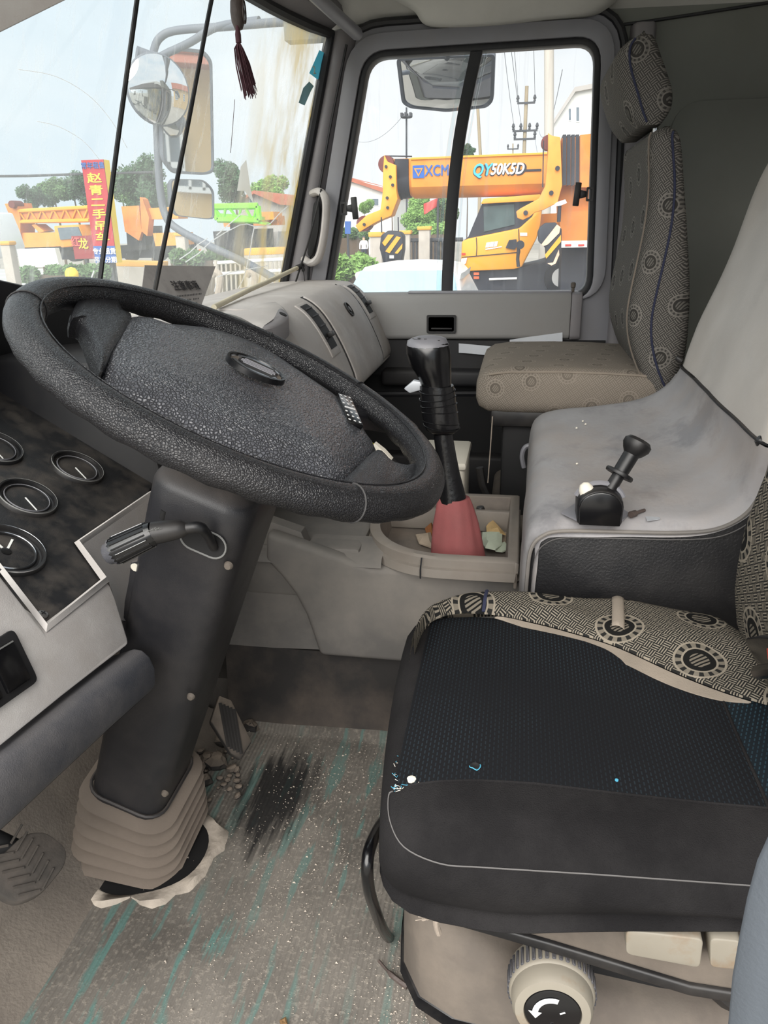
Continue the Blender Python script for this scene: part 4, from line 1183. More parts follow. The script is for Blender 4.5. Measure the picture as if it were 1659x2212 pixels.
# bellows boot
bl = []
NB = 6
b0, b1 = CB - CA * 0.0, V(0.955, 0.602, 0.02)
for k in range(NB * 4 + 1):
    f = k / (NB * 4)
    c_ = b0.lerp(b1, f)
    ww = 0.146 + 0.022 * f + -0.026 * math.cos(k * math.pi / 2) - (0.012 if f > 0.95 else 0)
    dd = 0.130 + 0.034 * f - 0.026 * math.cos(k * math.pi / 2)
    ax_ = CA.lerp(V(0, -0.1, 1), f).normalized()
    yx = CYA.lerp(V(0, -1, 0), f); yx = (yx - ax_ * yx.dot(ax_)).normalized()
    bl.append([c_ + CXA * p[0] + yx * p[1] + ax_ * (0.006 * math.sin(p[0] * 30)) for p in rrect(ww, dd, 0.045, 5)])
obj('bellows', loft(bl), 'bellows_rubber', colm, smooth=70)
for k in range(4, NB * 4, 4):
    obj('pleat_shade_ring', tube([a.lerp(b, 0.6) for a, b in zip(bl[k], bl[k + 1])], 0.0026, 6, True), 'rubber', colm)  # dark rings laid on the pleats, standing in for the shade between them
obj('clamp_line', tube([p + CA * 0.008 for p in csec(-0.01, 0.142, 0.124, 0.03, 5)], 0.003, 6, True), 'column_black', colm)
# torn felt round the hole in the floor
rnd = random.Random(3)
tf = []
for k in range(40):
    a = 2 * math.pi * k / 40
    rr = 1.0 + 0.08 * math.sin(a * 5 + 1) + 0.05 * math.sin(a * 9) + rnd.uniform(-.06, .06)
    tf.append((V(0.940 + 0.122 * rr * math.cos(a), 0.582 + 0.125 * rr * math.sin(a), 0.0), V(0.940 + 0.098 * math.cos(a) * (1 + 0.05 * math.sin(3 * a)), 0.582 + 0.100 * math.sin(a), 0.0)))
felt = obj('felt_collar', loft([[a + V(0, 0, 0.002) for a, b in tf], [a.lerp(b, 0.3) + V(0, 0, 0.016 + 0.005 * math.sin(i * 1.7)) for i, (a, b) in enumerate(tf)], [b + V(0, 0, 0.012) for a, b in tf], [b + V(0, 0, 0.001) for a, b in tf]], True, False, False), 'torn_felt', smooth=70)
tag(felt, 'torn grey felt collar round the floor hole of the steering column', 'felt')
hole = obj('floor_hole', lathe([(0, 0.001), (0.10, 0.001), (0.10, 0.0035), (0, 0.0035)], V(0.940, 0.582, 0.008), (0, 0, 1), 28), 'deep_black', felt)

# ------------------------------------------------------------------ pedals
def pedal(name, outline, n, th, mt, rib_mt, label, arm=None, ribs=5, gmat='pedal_rubber'):
    c_ = sum(outline, Vector()) / len(outline)
    pd = thing(name, label, 'pedal', V(c_.x, c_.y, 0.0))
    obj('pad', prism(outline, -Vector(n) * th), mt, pd, bevel=0.004)
    rb = []
    return pd, c_
pn = V(-0.25, -0.62, 0.74).normalized()
po = P(65, 1880, 'y', 0.60)
out = [PN(px, py, po, pn) for px, py in ((0, 1852), (52, 1800), (100, 1795), (146, 1832), (142, 1868), (92, 1930), (36, 1952), (-30, 1915), (-40, 1880))]
cl = thing('brake_pedal', 'worn black rubber pedal pad at the left of the steering column', 'pedal', V(po.x, po.y, 0))
obj('pad', prism(rpoly(out, 0.012, 3), -pn * 0.022), 'pedal_rubber', cl, bevel=0.003)
pc_ = PN(55, 1872, po + pn * 0.001, pn)
px_, py_, pz_ = basis(pn)
for k in range(-3, 4):
    for s_ in (-1, 1):
        a = pc_ + px_ * (0.002 * s_) + py_ * (k * 0.012)
        b = pc_ + px_ * (0.026 * s_) + py_ * (k * 0.012 + 0.012)
        obj('tread_rib', tube([a, b], 0.0018, 5), 'pedal_rubber', cl)
obj('pedal_arm', tube(catmull([PN(40, 1830, po, pn) - pn * 0.02, V(po.x + 0.0, 0.70, 0.30), V(po.x, 0.74, 0.45)], 6), 0.016, 10), 'deep_black', cl)
an = V(-0.55, -0.55, 0.62).normalized()
ao = P(505, 1580, 'x', 1.10)
aout = [PN(px, py, ao, an) for px, py in ((474, 1502), (500, 1512), (545, 1602), (520, 1642), (498, 1628), (455, 1560))]
ac = thing('accelerator_pedal', 'dusty ribbed accelerator pedal behind the steering column', 'pedal', V(ao.x, ao.y, 0))
obj('pad', prism(aout, -an * 0.015), 'boot_rubber', ac, bevel=0.003)
for k in range(5):
    f = 0.14 + k * 0.18
    a, b = aout[0].lerp(aout[1], f).lerp(aout[5].lerp(aout[2], f), 0.25), aout[5].lerp(aout[2], f).lerp(aout[4].lerp(aout[3], f), 0.75)
    obj('tread_groove', tube([a + an * 0.001, b + an * 0.001], 0.0034, 6), 'pedal_dark', ac)

# ------------------------------------------------------------------ engine cover between the seats
hump = thing('engine_cover', 'broad grey vinyl engine cover between the seats with black side', 'engine cover', V(1.44, -0.25, 0.0))
HX0, HX1 = 1.135, 1.735
nearp = [(-.018, .36), (-.020, .48), (-.024, .532), (-.040, .555), (-.070, .565), (-.15, .568), (-.24, .571), (-.295, .580), (-.332, .606), (-.349, .645), (-.355, .69)]
farp = [(-.033, .36), (-.034, .48), (-.037, .565), (-.050, .597), (-.085, .613), (-.17, .625), (-.24, .637), (-.281, .651), (-.309, .672), (-.327, .692), (-.337, .709)]
nb = [(-.357, .695), (-.368, .76), (-.40, .90), (-.435, 1.02), (-.465, 1.10), (-.50, 1.135), (-.56, 1.14)]
fb_ = [(-.341, .714), (-.362, .796), (-.402, .915), (-.424, 1.0), (-.446, 1.085), (-.475, 1.13), (-.54, 1.14)]
def hump_top(np_, fp_, edge):
    a = catmull([V(0, y, z) for y, z in np_], 5); b = catmull([V(0, y, z) for y, z in fp_], 5)
    n = len(a)
    def fn(u, v):
        f = v * (n - 1); i = min(int(f), n - 2); q = f - i
        p = a[i].lerp(a[i + 1], q).lerp(b[i].lerp(b[i + 1], q), u)
        x = lerp(HX0, HX1, u)
        tg = (a[i + 1] - a[i]).normalized()
        nn = V(0, tg.z, -tg.y)
        if nn.z < 0 or (abs(nn.z) < 0.2 and nn.y < 0): nn = -nn
        r = 0.0
        if u < 0.06: r = edge * (1 - math.sqrt(max(0, 1 - (1 - u / 0.06) ** 2)))
        if u > 0.93: r = edge * 1.4 * (1 - math.sqrt(max(0, 1 - ((u - 0.93) / 0.07) ** 2)))
        wob = 0.0022 * noise.noise(V(x * 14, p.y * 14, p.z * 14)) + 0.004 * noise.noise(V(x * 5, p.y * 5, 3 + p.z * 5))
        p = p - nn * r + nn * wob
        return V(x, p.y, p.z)
    return fn, n
fn_t, n_t = hump_top(nearp, farp, 0.022)
obj('top_pad', grid(fn_t, 44, n_t - 1), 'hump_grey', hump, smooth=70)
fn_b, n_b = hump_top(nb, fb_, 0.026)
obj('back_pad', grid(fn_b, 40, n_b - 1), 'hump_back', hump, smooth=70)
obj('pad_gap', tube([fn_t(u / 20, 1) + V(0, 0.002, 0.003) for u in range(21)], 0.0016, 6), 'rubber', hump)
# black side towards the driver
sidep = [V(HX0, y, z) for y, z in ([(p.y, p.z) for p in catmull([V(0, y, z) for y, z in nearp], 5)] + [(p.y, p.z) for p in catmull([V(0, y, z) for y, z in nb], 4)])]
cc = sum(sidep, Vector()) / len(sidep)
sp2 = [V(HX0 + 0.004, p.y - 0.012, p.z - 0.016) for p in sidep[4:]]
poly = sp2 + [V(HX0, -0.62, 1.12), V(HX0, -0.62, 0.10), V(HX0, -0.03, 0.10)]
obj('side_panel', prism(poly, (0.05, 0, 0)), 'hump_black', hump, bevel=0.006, bseg=3)
obj('edge_piping', tube([V(HX0 - 0.001, p.y - 0.010, p.z - 0.014) for p in sidep[3:-3]], 0.0032, 8), 'console_grey', hump)
obj('edge_stitching', tube([V(HX0 - 0.003, p.y - 0.018, p.z - 0.024) for p in sidep[3:44]], 0.0009, 5), 'stitch_grey', hump)
obj('far_side', prism([V(HX1, y, z - 0.02) for y, z in farp] + [V(HX1, -0.62, 0.70), V(HX1, -0.62, 0.08), V(HX1, -0.03, 0.08)], (-0.05, 0, 0)), 'hump_grey', hump)
obj('back_far_side', prism([V(HX1 - 0.004, y - 0.01, z - 0.01) for y, z in fb_] + [V(HX1, -0.66, 1.10), V(HX1, -0.66, 0.70)], (-0.05, 0, 0)), 'hump_back', hump)
s_ = P(1468, 776, 'x', 1.70)
obj('pad_screw', lathe([(0, 0.004), (0.004, 0.0035), (0.006, 0.0), (0.006, -0.01)], s_ + V(0, 0.004, 0.002), (0, 0.8, 0.5), 12), 'satin_black', hump)
s_ = P(1648, 955, 'x', 1.17)
obj('pad_screw', lathe([(0, 0.006), (0.006, 0.005), (0.009, 0.0), (0.009, -0.01)], s_ + V(0, 0.004, 0.002), (0, 0.8, 0.5), 12), 'satin_black', hump)
# plaster crumbs lying on the pad
def top_z(x, y):
    u = (x - HX0) / (HX1 - HX0)
    best = min((fn_t(u, v / 60) for v in range(15, 50)), key=lambda p: abs(p.y - y))
    return best.z
crumbs = []
for k, (px, py) in enumerate(((1243, 958), (1256, 948), (1262, 953), (1245, 1018))):
    p = P(px, py, 'z', 0.575)
    p.z = top_z(p.x, p.y) + 0.0042
    o_ = obj('plaster_crumb', lathe([(0, -0.0018), (0.0022, -0.001), (0.002, 0.001), (0, 0.002)], p, (0.2 * k, 0.3, 1), 6), 'thread_white', smooth=0)
    tag(o_, 'tiny white crumb on the grey engine cover', 'crumb', 'white crumbs on the engine cover')

# hand brake valve
hb0 = P(1293, 1122, 'z', 0.572)
hb0.z = 0.567
hbr = thing('hand_brake_valve', 'black hand brake valve lever standing on the engine cover', 'hand brake', hb0)
hx = V(0, -1, 0)
hsec = [(-0.033, 0.0), (0.033, 0.0), (0.034, 0.030)] + [(0.034 * math.cos(a), 0.030 + 0.026 * math.sin(a)) for a in [math.pi * k / 10 for k in range(1, 10)]] + [(-0.034, 0.030)]
obj('valve_body', prism([hb0 + V(-0.014, -a, b) for a, b in hsec], (0.052, 0, 0)), 'satin_black', hbr, bevel=0.005, bseg=3)
obj('body_cover', prism([hb0 + V(-0.018, -a * 0.92, b * 0.95 + 0.001) for a, b in hsec], (0.005, 0, 0)), 'gloss_black', hbr, bevel=0.002)
obj('body_band', tube([hb0 + V(0.012, -0.036 * math.cos(a), 0.031 + 0.029 * math.sin(a)) for a in [math.pi * k / 12 for k in range(1, 12)]], 0.004, 6), 'grey_metal', hbr)
l0, l1 = hb0 + V(0.012, -0.012, 0.045), P(1372, 968, 'x', hb0.x + 0.035)
ld = (l1 - l0).normalized()
obj('lever', tube([l0, l0.lerp(l1, 0.45), l0.lerp(l1, 0.46), l1], [0.0100, 0.0095, 0.0120, 0.0125], 14), 'satin_black', hbr)
obj('lever_collar', lathe([(0.010, -0.003), (0.0215, -0.003), (0.0225, 0.0), (0.0215, 0.003), (0.010, 0.003)], l0.lerp(l1, 0.42), ld, 22), 'satin_black', hbr)
kx, ky, kz = basis(ld, (1, 0, 0))
obj('lever_knob', lathe([(0.012, -0.012), (0.017, -0.006), (0.0215, 0.002), (0.0215, 0.009), (0.017, 0.014), (0, 0.0155)], l1, ld, 22), 'satin_black', hbr)
obj('base_plate', prism([P(px, py, 'z', 0.5695) for px, py in ((1213, 1110), (1240, 1092), (1262, 1092), (1300, 1092), (1340, 1100), (1360, 1112), (1345, 1126), (1250, 1128))], (0, 0, 0.003)), 'grey_metal', hbr)
obj('cap_dot', lathe([(0, 0.016), (0.007, 0.013), (0.011, 0.006), (0.012, -0.004)], hb0 + V(0.006, 0.020, 0.047), (0, 0.4, 1), 14), 'thread_white', hbr)
bt = thing('loose_bolt', 'small dark screw lying beside the hand brake valve', 'screw', P(1376, 1108, 'z', 0.571))
b0_, b1_ = P(1362, 1112, 'z', 0.576), P(1392, 1102, 'z', 0.576)
obj('shaft', tube([b0_.lerp(b1_, 0.3), b1_], 0.0028, 8), 'bead_grey', bt)
obj('head', tube([b0_, b0_.lerp(b1_, 0.35)], 0.0052, 10), 'bead_grey', bt)
tag(obj('rating_plate', prism([P(px, py, 'z', 0.5705) for px, py in ((1388, 1102), (1418, 1098), (1426, 1122), (1398, 1126))], (0, 0, 0.0008)), 'silver_tape'), 'small worn silver plate on the edge of the engine cover', 'plate')

# ------------------------------------------------------------------ console with the tray round the gear lever
cons = thing('console_box', 'dusty grey console panel with open tray around the gear lever', 'console', V(1.45, 0.2, 0.0))
TZ = 0.42
to = [V(1.292, -0.018, TZ), V(1.292, 0.10, TZ), V(1.296, 0.150, TZ), V(1.312, 0.195, TZ), V(1.345, 0.238, TZ), V(1.39, 0.268, TZ), V(1.45, 0.285, TZ), V(1.55, 0.290, TZ), V(1.665, 0.290, TZ), V(1.665, -0.018, TZ)]
def shrink(pts, d):
    c_ = V(1.47, 0.13, TZ)
    out = []
    for p in pts:
        q = p - c_
        out.append(c_ + V(q.x * (1 - d / 0.185), q.y * (1 - d / 0.15), 0))
    return out
t_o = catmull(to[:9], 4) + [to[9]]
def rim_band(d0, d1, z0, z1):
    a = shrink(t_o, d0); b = shrink(t_o, d1)
    return loft([[p + V(0, 0, z0 - 0.02) for p in a], [p + V(0, 0, z0) for p in a], [a_.lerp(b_, 0.25) + V(0, 0, z1) for a_, b_ in zip(a, b)], [p + V(0, 0, z1) for p in b], [p + V(0, 0, z1 - 0.006) for p in b]], True, False, False)
obj('tray_rim', rim_band(0.0, 0.020, 0.0, 0.004), 'tray_trim', cons, smooth=40)
b_i = shrink(t_o, 0.020)
obj('tray_well', loft([[p + V(0, 0, 0.002) for p in b_i], [p + V(0, 0, -0.06) for p in shrink(t_o, 0.026)]], True, False, True), 'tray_floor', cons, smooth=40)
# second moulding below the rim and its joint
obj('rim_skirt', loft([[p + V(0, 0, -0.016) for p in t_o], [p + V(-0.006, 0.004, -0.018) for p in t_o], [p + V(-0.008, 0.006, -0.034) for p in t_o], [p + V(0.01, -0.004, -0.036) for p in t_o]], True, False, False), 'tray_trim', cons)
obj('rim_joint', tube([V(1.289, 0.158, TZ + 0.004), V(1.284, 0.160, TZ - 0.018), V(1.284, 0.160, TZ - 0.036)], 0.0016, 5), 'rubber', cons)
# far ledge and the strip beside the engine cover
obj('tray_ledge', bbox(1.585, 1.60, 0.0, 0.27, TZ - 0.058, TZ - 0.010), 'tray_trim', cons, bevel=0.003)
obj('side_ledge', bbox(1.29, 1.665, -0.017, -0.010, TZ - 0.05, TZ + 0.003), 'tray_trim', cons, bevel=0.003)
# side panels towards the driver: the bulged one and the one set back behind the crease
PX = 1.315
def bulge(px, py): return P(px, py, 'x', PX)
crease = [(572, 1212), (605, 1245), (636, 1285), (660, 1330), (676, 1375), (690, 1418)]
right = [bulge(1142, 1420), bulge(1146, 1236)]
topc = [p + V(0, 0, -0.034) for p in catmull(to[:6], 3)]
rp = [bulge(*c_) for c_ in crease] + [bulge(860, 1432), bulge(1145, 1436), V(PX, -0.04, 0.385), V(PX, 0.10, 0.385), V(PX, 0.18, 0.385), V(PX, 0.26, 0.385), bulge(575, 1150)]
obj('bulged_panel', prism(rp, (0.035, 0, 0)), 'console_grey', cons, bevel=0.012, bseg=4, smooth=60)
q = lambda px, py: P(px, py, 'x', PX + 0.03)
obj('set_back_panel', prism([q(480, 1395), q(690, 1403), q(720, 1300), q(650, 1150), q(480, 1090), q(440, 1150)], (0.03, 0, 0)), 'console_grey', cons)
obj('upper_slope', loft([[V(PX, y, 0.385), V(PX + 0.012, y, 0.40), V(1.40, y + 0.0, 0.415)] for y in (0.24, 0.35, 0.50, 0.60)], False), 'console_grey', cons)
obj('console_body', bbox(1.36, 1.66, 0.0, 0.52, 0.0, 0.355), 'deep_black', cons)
obj('console_front', bbox(1.34, 1.66, 0.285, 0.525, 0.30, 0.412), 'console_grey', cons, bevel=0.01)
# dark carpeted kick strip under the panels
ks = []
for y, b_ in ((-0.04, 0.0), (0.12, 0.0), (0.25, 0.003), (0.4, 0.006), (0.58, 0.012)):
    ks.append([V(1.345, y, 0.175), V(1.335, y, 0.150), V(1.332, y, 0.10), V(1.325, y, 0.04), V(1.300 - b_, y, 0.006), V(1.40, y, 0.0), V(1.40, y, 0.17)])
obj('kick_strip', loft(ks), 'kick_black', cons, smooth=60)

# things lying in the tray
def scrap(name, pts, z, mt, label, cat, lift=0.01):
    c_ = sum((P(px, py, 'z', z) for px, py in pts), Vector()) / len(pts)
    vs2 = [P(px, py, 'z', z) for px, py in pts]
    vv = []
    for i, p in enumerate(vs2): vv.append(p + V(0, 0, lift * (0.5 + 0.5 * math.sin(i * 2.1))))
    loops = [vv, [v.lerp(c_, 0.5) + V(0, 0, lift * 0.8) for v in vv]]
    o_ = obj(name, join(loft(loops, True, False, True), loft([[p - V(0, 0, 0.003) for p in vv], vv], True, True, False)), mt, smooth=30)
    return tag(o_, label, cat)
z_ = 0.364
scrap('crumpled_paper', [(1042, 1155), (1085, 1157), (1084, 1178), (1070, 1192), (1048, 1192), (1040, 1175)], z_ + 0.010, 'paper_green', 'crumpled pale green printed paper slip in the tray beside the red boot', 'paper', 0.012)
scrap('paper_slip', [(1075, 1178), (1090, 1174), (1102, 1185), (1085, 1193), (1070, 1193)], z_ + 0.004, 'paper_green', 'small torn corner of pale green paper under the crumpled slip', 'paper', 0.005)
scrap('tan_wrapper', [(1050, 1143), (1062, 1133), (1078, 1138), (1092, 1160), (1080, 1163), (1052, 1158)], z_ + 0.010, 'foil_tan', 'crumpled tan wrapper in the tray behind the green paper', 'wrapper', 0.014)
scrap('paper_wad', [(898, 1160), (930, 1160), (938, 1185), (905, 1178)], z_, 'paper_pale', 'dirty pale paper wad in the tray, on the wheel side of the boot', 'paper', 0.012)
scrap('orange_scrap', [(918, 1146), (934, 1136), (938, 1160), (922, 1160)], z_, 'scrap_orange', 'brownish orange scrap half hidden behind the red boot', 'scrap', 0.012)
scrap('grey_cardboard', [(1078, 1150), (1112, 1146), (1113, 1190), (1088, 1190)], z_ - 0.002, 'paper_pale', 'flat grey brown cardboard piece in the far corner of the tray', 'cardboard', 0.003)
bn = P(1043, 1140, 'z', z_)
tag(obj('plastic_stopper', lathe([(0, 0.05), (0.008, 0.05), (0.010, 0.044), (0.010, 0.03), (0.013, 0.028), (0.013, 0.0), (0, 0.0)], bn, (0, 0.15, 1), 14), 'satin_black'), 'short black plastic stopper standing in the tray behind the red boot', 'stopper')

# ------------------------------------------------------------------ gear lever
GX = 1.42
gl = thing('gear_lever', 'gear lever with black knob, taped grip and red cloth boot', 'gear lever', P(990, 1190, 'x', GX))
def gsec(px, py, wpx, k=0.8, n=20, sk=0.0, pw=1.0):
    c_ = P(px, py, 'x', GX)
    r = wpx / 2 / F_PX * (c_ - EYE).dot(FW)
    return [c_ + V(r * k * math.sin(2 * math.pi * i / n), -r * math.cos(2 * math.pi * i / n), sk * r * math.cos(2 * math.pi * i / n)) for i in range(n)]
kn_ = [(930, 812, 64, .9), (928, 806, 80, .85), (924, 790, 92, .82), (922, 770, 97, .8), (921, 755, 96, .78), (921, 742, 88, .76), (922, 734, 74, .72)]
obj('knob', loft([gsec(a, b, c_, d, sk=-0.22 * (1 - i / 8)) for i, (a, b, c_, d) in enumerate([(942, 838, 66, .95), (940, 825, 70, .92), (935, 808, 80, .9), (929, 790, 92, .86), (926, 770, 97, .84), (925, 752, 96, .82), (925, 739, 88, .80), (926, 731, 72, .76)])]), 'gloss_black', gl, smooth=70)
obj('knob_cap', loft([gsec(924, 750, 92, .83, sk=-.1), gsec(925, 740, 90, .82, sk=-.1), gsec(926, 731, 76, .74), gsec(927, 726, 50, .5), gsec(928, 724, 20, .2)], True, True, True), 'grey_metal', gl, smooth=60)
kc = P(927, 735, 'x', GX - 0.012) + V(0, 0, 0.004)
for i_ in range(4):
    obj('shift_mark', box(P(905 + i_ * 14, 738 + i_ * 1.5, 'x', GX - 0.018) + V(0, 0, 0.006), 0.004, 0.005, 0.001, (V(1, 0, 0), V(0, 1, 0), V(0, 0, 1))), 'satin_black', gl)
gp = [(943, 832, 74), (945, 850, 77), (948, 875, 77), (951, 900, 78), (954, 918, 78), (956, 928, 70), (957, 934, 52)]
obj('taped_grip', loft([gsec(a, b, c_, 0.95) for a, b, c_ in gp]), 'tape_black', gl, smooth=60)
for i_, (px, py) in enumerate(((944, 842), (945, 858), (948, 874), (950, 890), (953, 912), (954, 920))):
    lp = gsec(px, py, 78.6, 0.96)
    obj('tape_edge', tube([p + V(0, 0, 0.004 * math.sin(j * 6.283 / 20 + i_)) for j, p in enumerate(lp)], 0.0008, 5, True), 'tape_black', gl)
obj('lever_shaft', loft([gsec(a, b, c_, 0.95) for a, b, c_ in ((957, 928, 40), (958, 945, 42), (964, 985, 44), (969, 1020, 48), (974, 1050, 54), (978, 1082, 62))]), 'tape_black', gl, smooth=60)
rnd = random.Random(8)
bt_l = []
for k in range(10):
    f = k / 9
    px, py, wd = lerp(980, 990, f), lerp(1074, 1200, f), lerp(66, 116, f ** 0.8)
    lp = gsec(px, py, wd, 0.85, 40)
    c_ = sum(lp, Vector()) / 40
    out_ = []
    for i, p in enumerate(lp):
        a = 2 * math.pi * i / 40
        fold = 1 + (0.07 * math.sin(4 * a + 0.6) + 0.035 * math.sin(9 * a + f * 3)) * (0.35 + 0.65 * (1 - abs(2 * f - 0.9)))
        out_.append(c_ + (p - c_) * fold)
    bt_l.append(out_)
obj('boot', loft(bt_l), 'boot_red', gl, smooth=70)
tg0, tg1 = P(906, 838, 'x', GX), P(880, 840, 'x', GX)
obj('range_switch', prism([P(px, py, 'x', GX - 0.008) for px, py in ((872, 840), (893, 822), (912, 826), (912, 842), (885, 850))], (0.014, 0, 0)), 'silver_tape', gl, bevel=0.002)

# cream storage box and the dim things on the passenger side
bx_ = P(990, 1045, 'x', 1.80)
sb = thing('storage_box', 'cream plastic box on the passenger floor behind the gear lever', 'box', V(1.86, bx_.y + 0.04, 0.08))
bxa, bxb = P(1003, 1060, 'x', 1.76), P(905, 1060, 'x', 1.76)
obj('box_body', bbox(1.76, 1.96, bxa.y, bxb.y, 0.081, 0.452), 'white_plastic', sb, bevel=0.02, bseg=4)
obj('box_lid', bbox(1.755, 1.965, bxa.y - 0.004, bxb.y + 0.004, 0.446, 0.466), 'white_plastic', sb, bevel=0.008)

# ------------------------------------------------------------------ floor mat and grit
def matfn(u, v):
    x = lerp(0.36, 1.318, u)
    yl_ = 0.622 if x < 0.88 else lerp(0.622, 0.512, (x - 0.88) / 0.44)
    y = lerp(0.02, yl_, v)
    z = 0.004 + 0.003 * noise.noise(V(x * 6, y * 6, 0)) + (0.010 if x > 1.29 else 0)
    return V(x, y, z)
fm = obj('floor_mat', sheet(matfn, 60, 40, (0, 0, 0.005)), 'mat_teal', smooth=60)
tag(fm, 'dirty ribbed teal rubber mat on the driver floor', 'mat')
def grit(name, spots, n, mt, label, smin, smax, seed):
    rnd = random.Random(seed)
    vv, ff = [], []
    for _ in range(n):
        cx_, cy_, sx_, sy_ = rnd.choice(spots)
        x, y = rnd.gauss(cx_, sx_), rnd.gauss(cy_, sy_)
        if x > 1.31 or x < 0.32 or y > 0.60: continue
        s = rnd.uniform(smin, smax) * (1 if rnd.random() < 0.9 else 1.8)
        o = len(vv)
        zz = 0.011 if y < 0.6 else 0.001
        for dx, dy, dz in ((1, 0, 0.3), (-.5, .87, .3), (-.5, -.87, .3), (0, 0, 1.1), (0, 0, -.4)):
            vv.append(V(x + dx * s * rnd.uniform(.6, 1.2), y + dy * s * rnd.uniform(.6, 1.2), zz + dz * s * rnd.uniform(.5, 1)))
        ff += [(o, o + 1, o + 3), (o + 1, o + 2, o + 3), (o + 2, o, o + 3), (o + 1, o, o + 4), (o + 2, o + 1, o + 4), (o, o + 2, o + 4)]
    g = obj(name, (vv, ff), mt, smooth=0)
    g['kind'] = 'stuff'; tag(g, label, 'grit')
    return g
grit('pale_grit', [(1.0, 0.33, 0.12, 0.07), (0.75, 0.12, 0.09, 0.035), (1.2, 0.30, 0.08, 0.10), (0.85, 0.30, 0.15, 0.10), (0.62, 0.10, 0.06, 0.03)], 2600, 'pebble', 'pale grit scattered over the driver floor mat', 0.0006, 0.0017, 1)
rub = []
rnd = random.Random(21)
for px, py, r in [(470, 1650, 0.024), (440, 1690, 0.018), (500, 1660, 0.013), (450, 1640, 0.018), (480, 1600, 0.018), (540, 1570, 0.020), (430, 1660, 0.017)] + [(rnd.uniform(415, 515), rnd.uniform(1620, 1730), rnd.uniform(0.003, 0.009)) for _ in range(40)]:
    p = P(px, py, 'z', 0.012)
    rk = lathe([(0, -r * .6), (r * .7, -r * .4), (r, 0), (r * .8, r * .4), (r * .35, r * .62), (0, r * .65)], p, (rnd.uniform(-.3, .3), rnd.uniform(-.3, .3), 1), 9)
    rub.append(([v + noise.noise_vector(v * 40) * r * 0.45 for v in rk[0]], rk[1]))
o_ = obj('dirt_rubble', join(*rub), 'boot_rubber', smooth=0)
o_['kind'] = 'stuff'; tag(o_, 'heap of grey brown dirt clods beside the accelerator pedal', 'dirt')
tw = obj('dry_twig', tube(catmull([P(818, 2075, 'z', 0.014), P(845, 2105, 'z', 0.016), P(880, 2132, 'z', 0.014)], 4), [0.002] * 4 + [0.004] * 5, 6), 'bead_grey')
tag(tw, 'dark dry strip lying on the floor in front of the seat base', 'twig')
lf = scrap('dry_leaf', [(604, 2206), (618, 2200), (622, 2214), (608, 2222)], 0.014, 'leaf_dry', 'small brown dry leaf at the bottom edge of the mat', 'leaf', 0.004)

# ------------------------------------------------------------------ seats
def uvw(co, n):
    a = (abs(n.x), abs(n.y), abs(n.z))
    if a[0] >= a[1] and a[0] >= a[2]: return (co.y, co.z)
    if a[1] >= a[2]: return (co.x, co.z)
    return (co.x, co.y)
def uv_side(co, n): return (co.x * 0.7 + co.y, co.z)
def uv_top(co, n): return (co.x, co.y + co.z * 0.5)

# ---- passenger seat
SX0, SX1 = 1.815, 2.30
ps = thing('passenger_seat', 'dusty passenger seat in grey woven cover with headrest', 'seat', V(2.05, -0.2, 0.08))
def pl(px, py): return P(px, py, 'x', SX0 + 0.02)
fr_px = [(1440, 268), (1402, 282), (1396, 320), (1396, 400), (1388, 480), (1372, 560), (1355, 640), (1349, 690), (1354, 740), (1372, 790), (1400, 850)]
bk_px = [(1446, 268), (1466, 290), (1474, 330), (1480, 400), (1487, 480), (1492, 560), (1494, 640), (1492, 690), (1488, 740), (1476, 800), (1450, 850)]
secs = []
FRN, BCK = [], []
for k in range(len(fr_px)):
    a, b = pl(*fr_px[k]), pl(*bk_px[k]); z = (a.z + b.z) / 2
    FRN.append((a.y, z)); BCK.append((b.y, z))
FRN = catmull([V(0, y, z) for y, z in FRN], 3); BCK = catmull([V(0, y, z) for y, z in BCK], 3)
N_ = len(FRN)
def pback(k, inset=0.0):
    y0, y1, z = FRN[k].y, BCK[k].y, (FRN[k].z + BCK[k].z) / 2
    top = max(0.0, 1 - k / 5)
    xa, xb = SX0 + 0.06 * top ** 2, SX1 - 0.06 * top ** 2
    d = y0 - y1
    r = min(0.045, d * 0.45)
    cx_, cy_ = (xa + xb) / 2, (y0 + y1) / 2
    out = []
    for p in rrect(xb - xa, d, max(r, 0.004), 5):
        x, y = cx_ + p[0], cy_ + p[1]
        if p[1] > 0:      # side bolsters stand proud of the middle of the seat face
            y -= 0.030 * (1 - min(1, abs(p[0]) / 0.24) ** 2)
        out.append(V(x, y, z))
    return out
obj('backrest', loft([pback(k) for k in range(N_)]), 'cover_weave_dim', ps, smooth=70, uv=uv_side)
for off in (0.0,):
    obj('piping', tube([V(SX0 - 0.001, FRN[k].y - 0.040 - 0.018 * math.sin(k / N_ * math.pi), FRN[k].z) for k in range(3, N_)], 0.0026, 6), 'piping_blue', ps)
    obj('piping', tube([V(SX0 + 0.012, FRN[k].y - 0.004, FRN[k].z) for k in range(3, N_)], 0.0020, 6), 'cover_weave_dusty', ps)
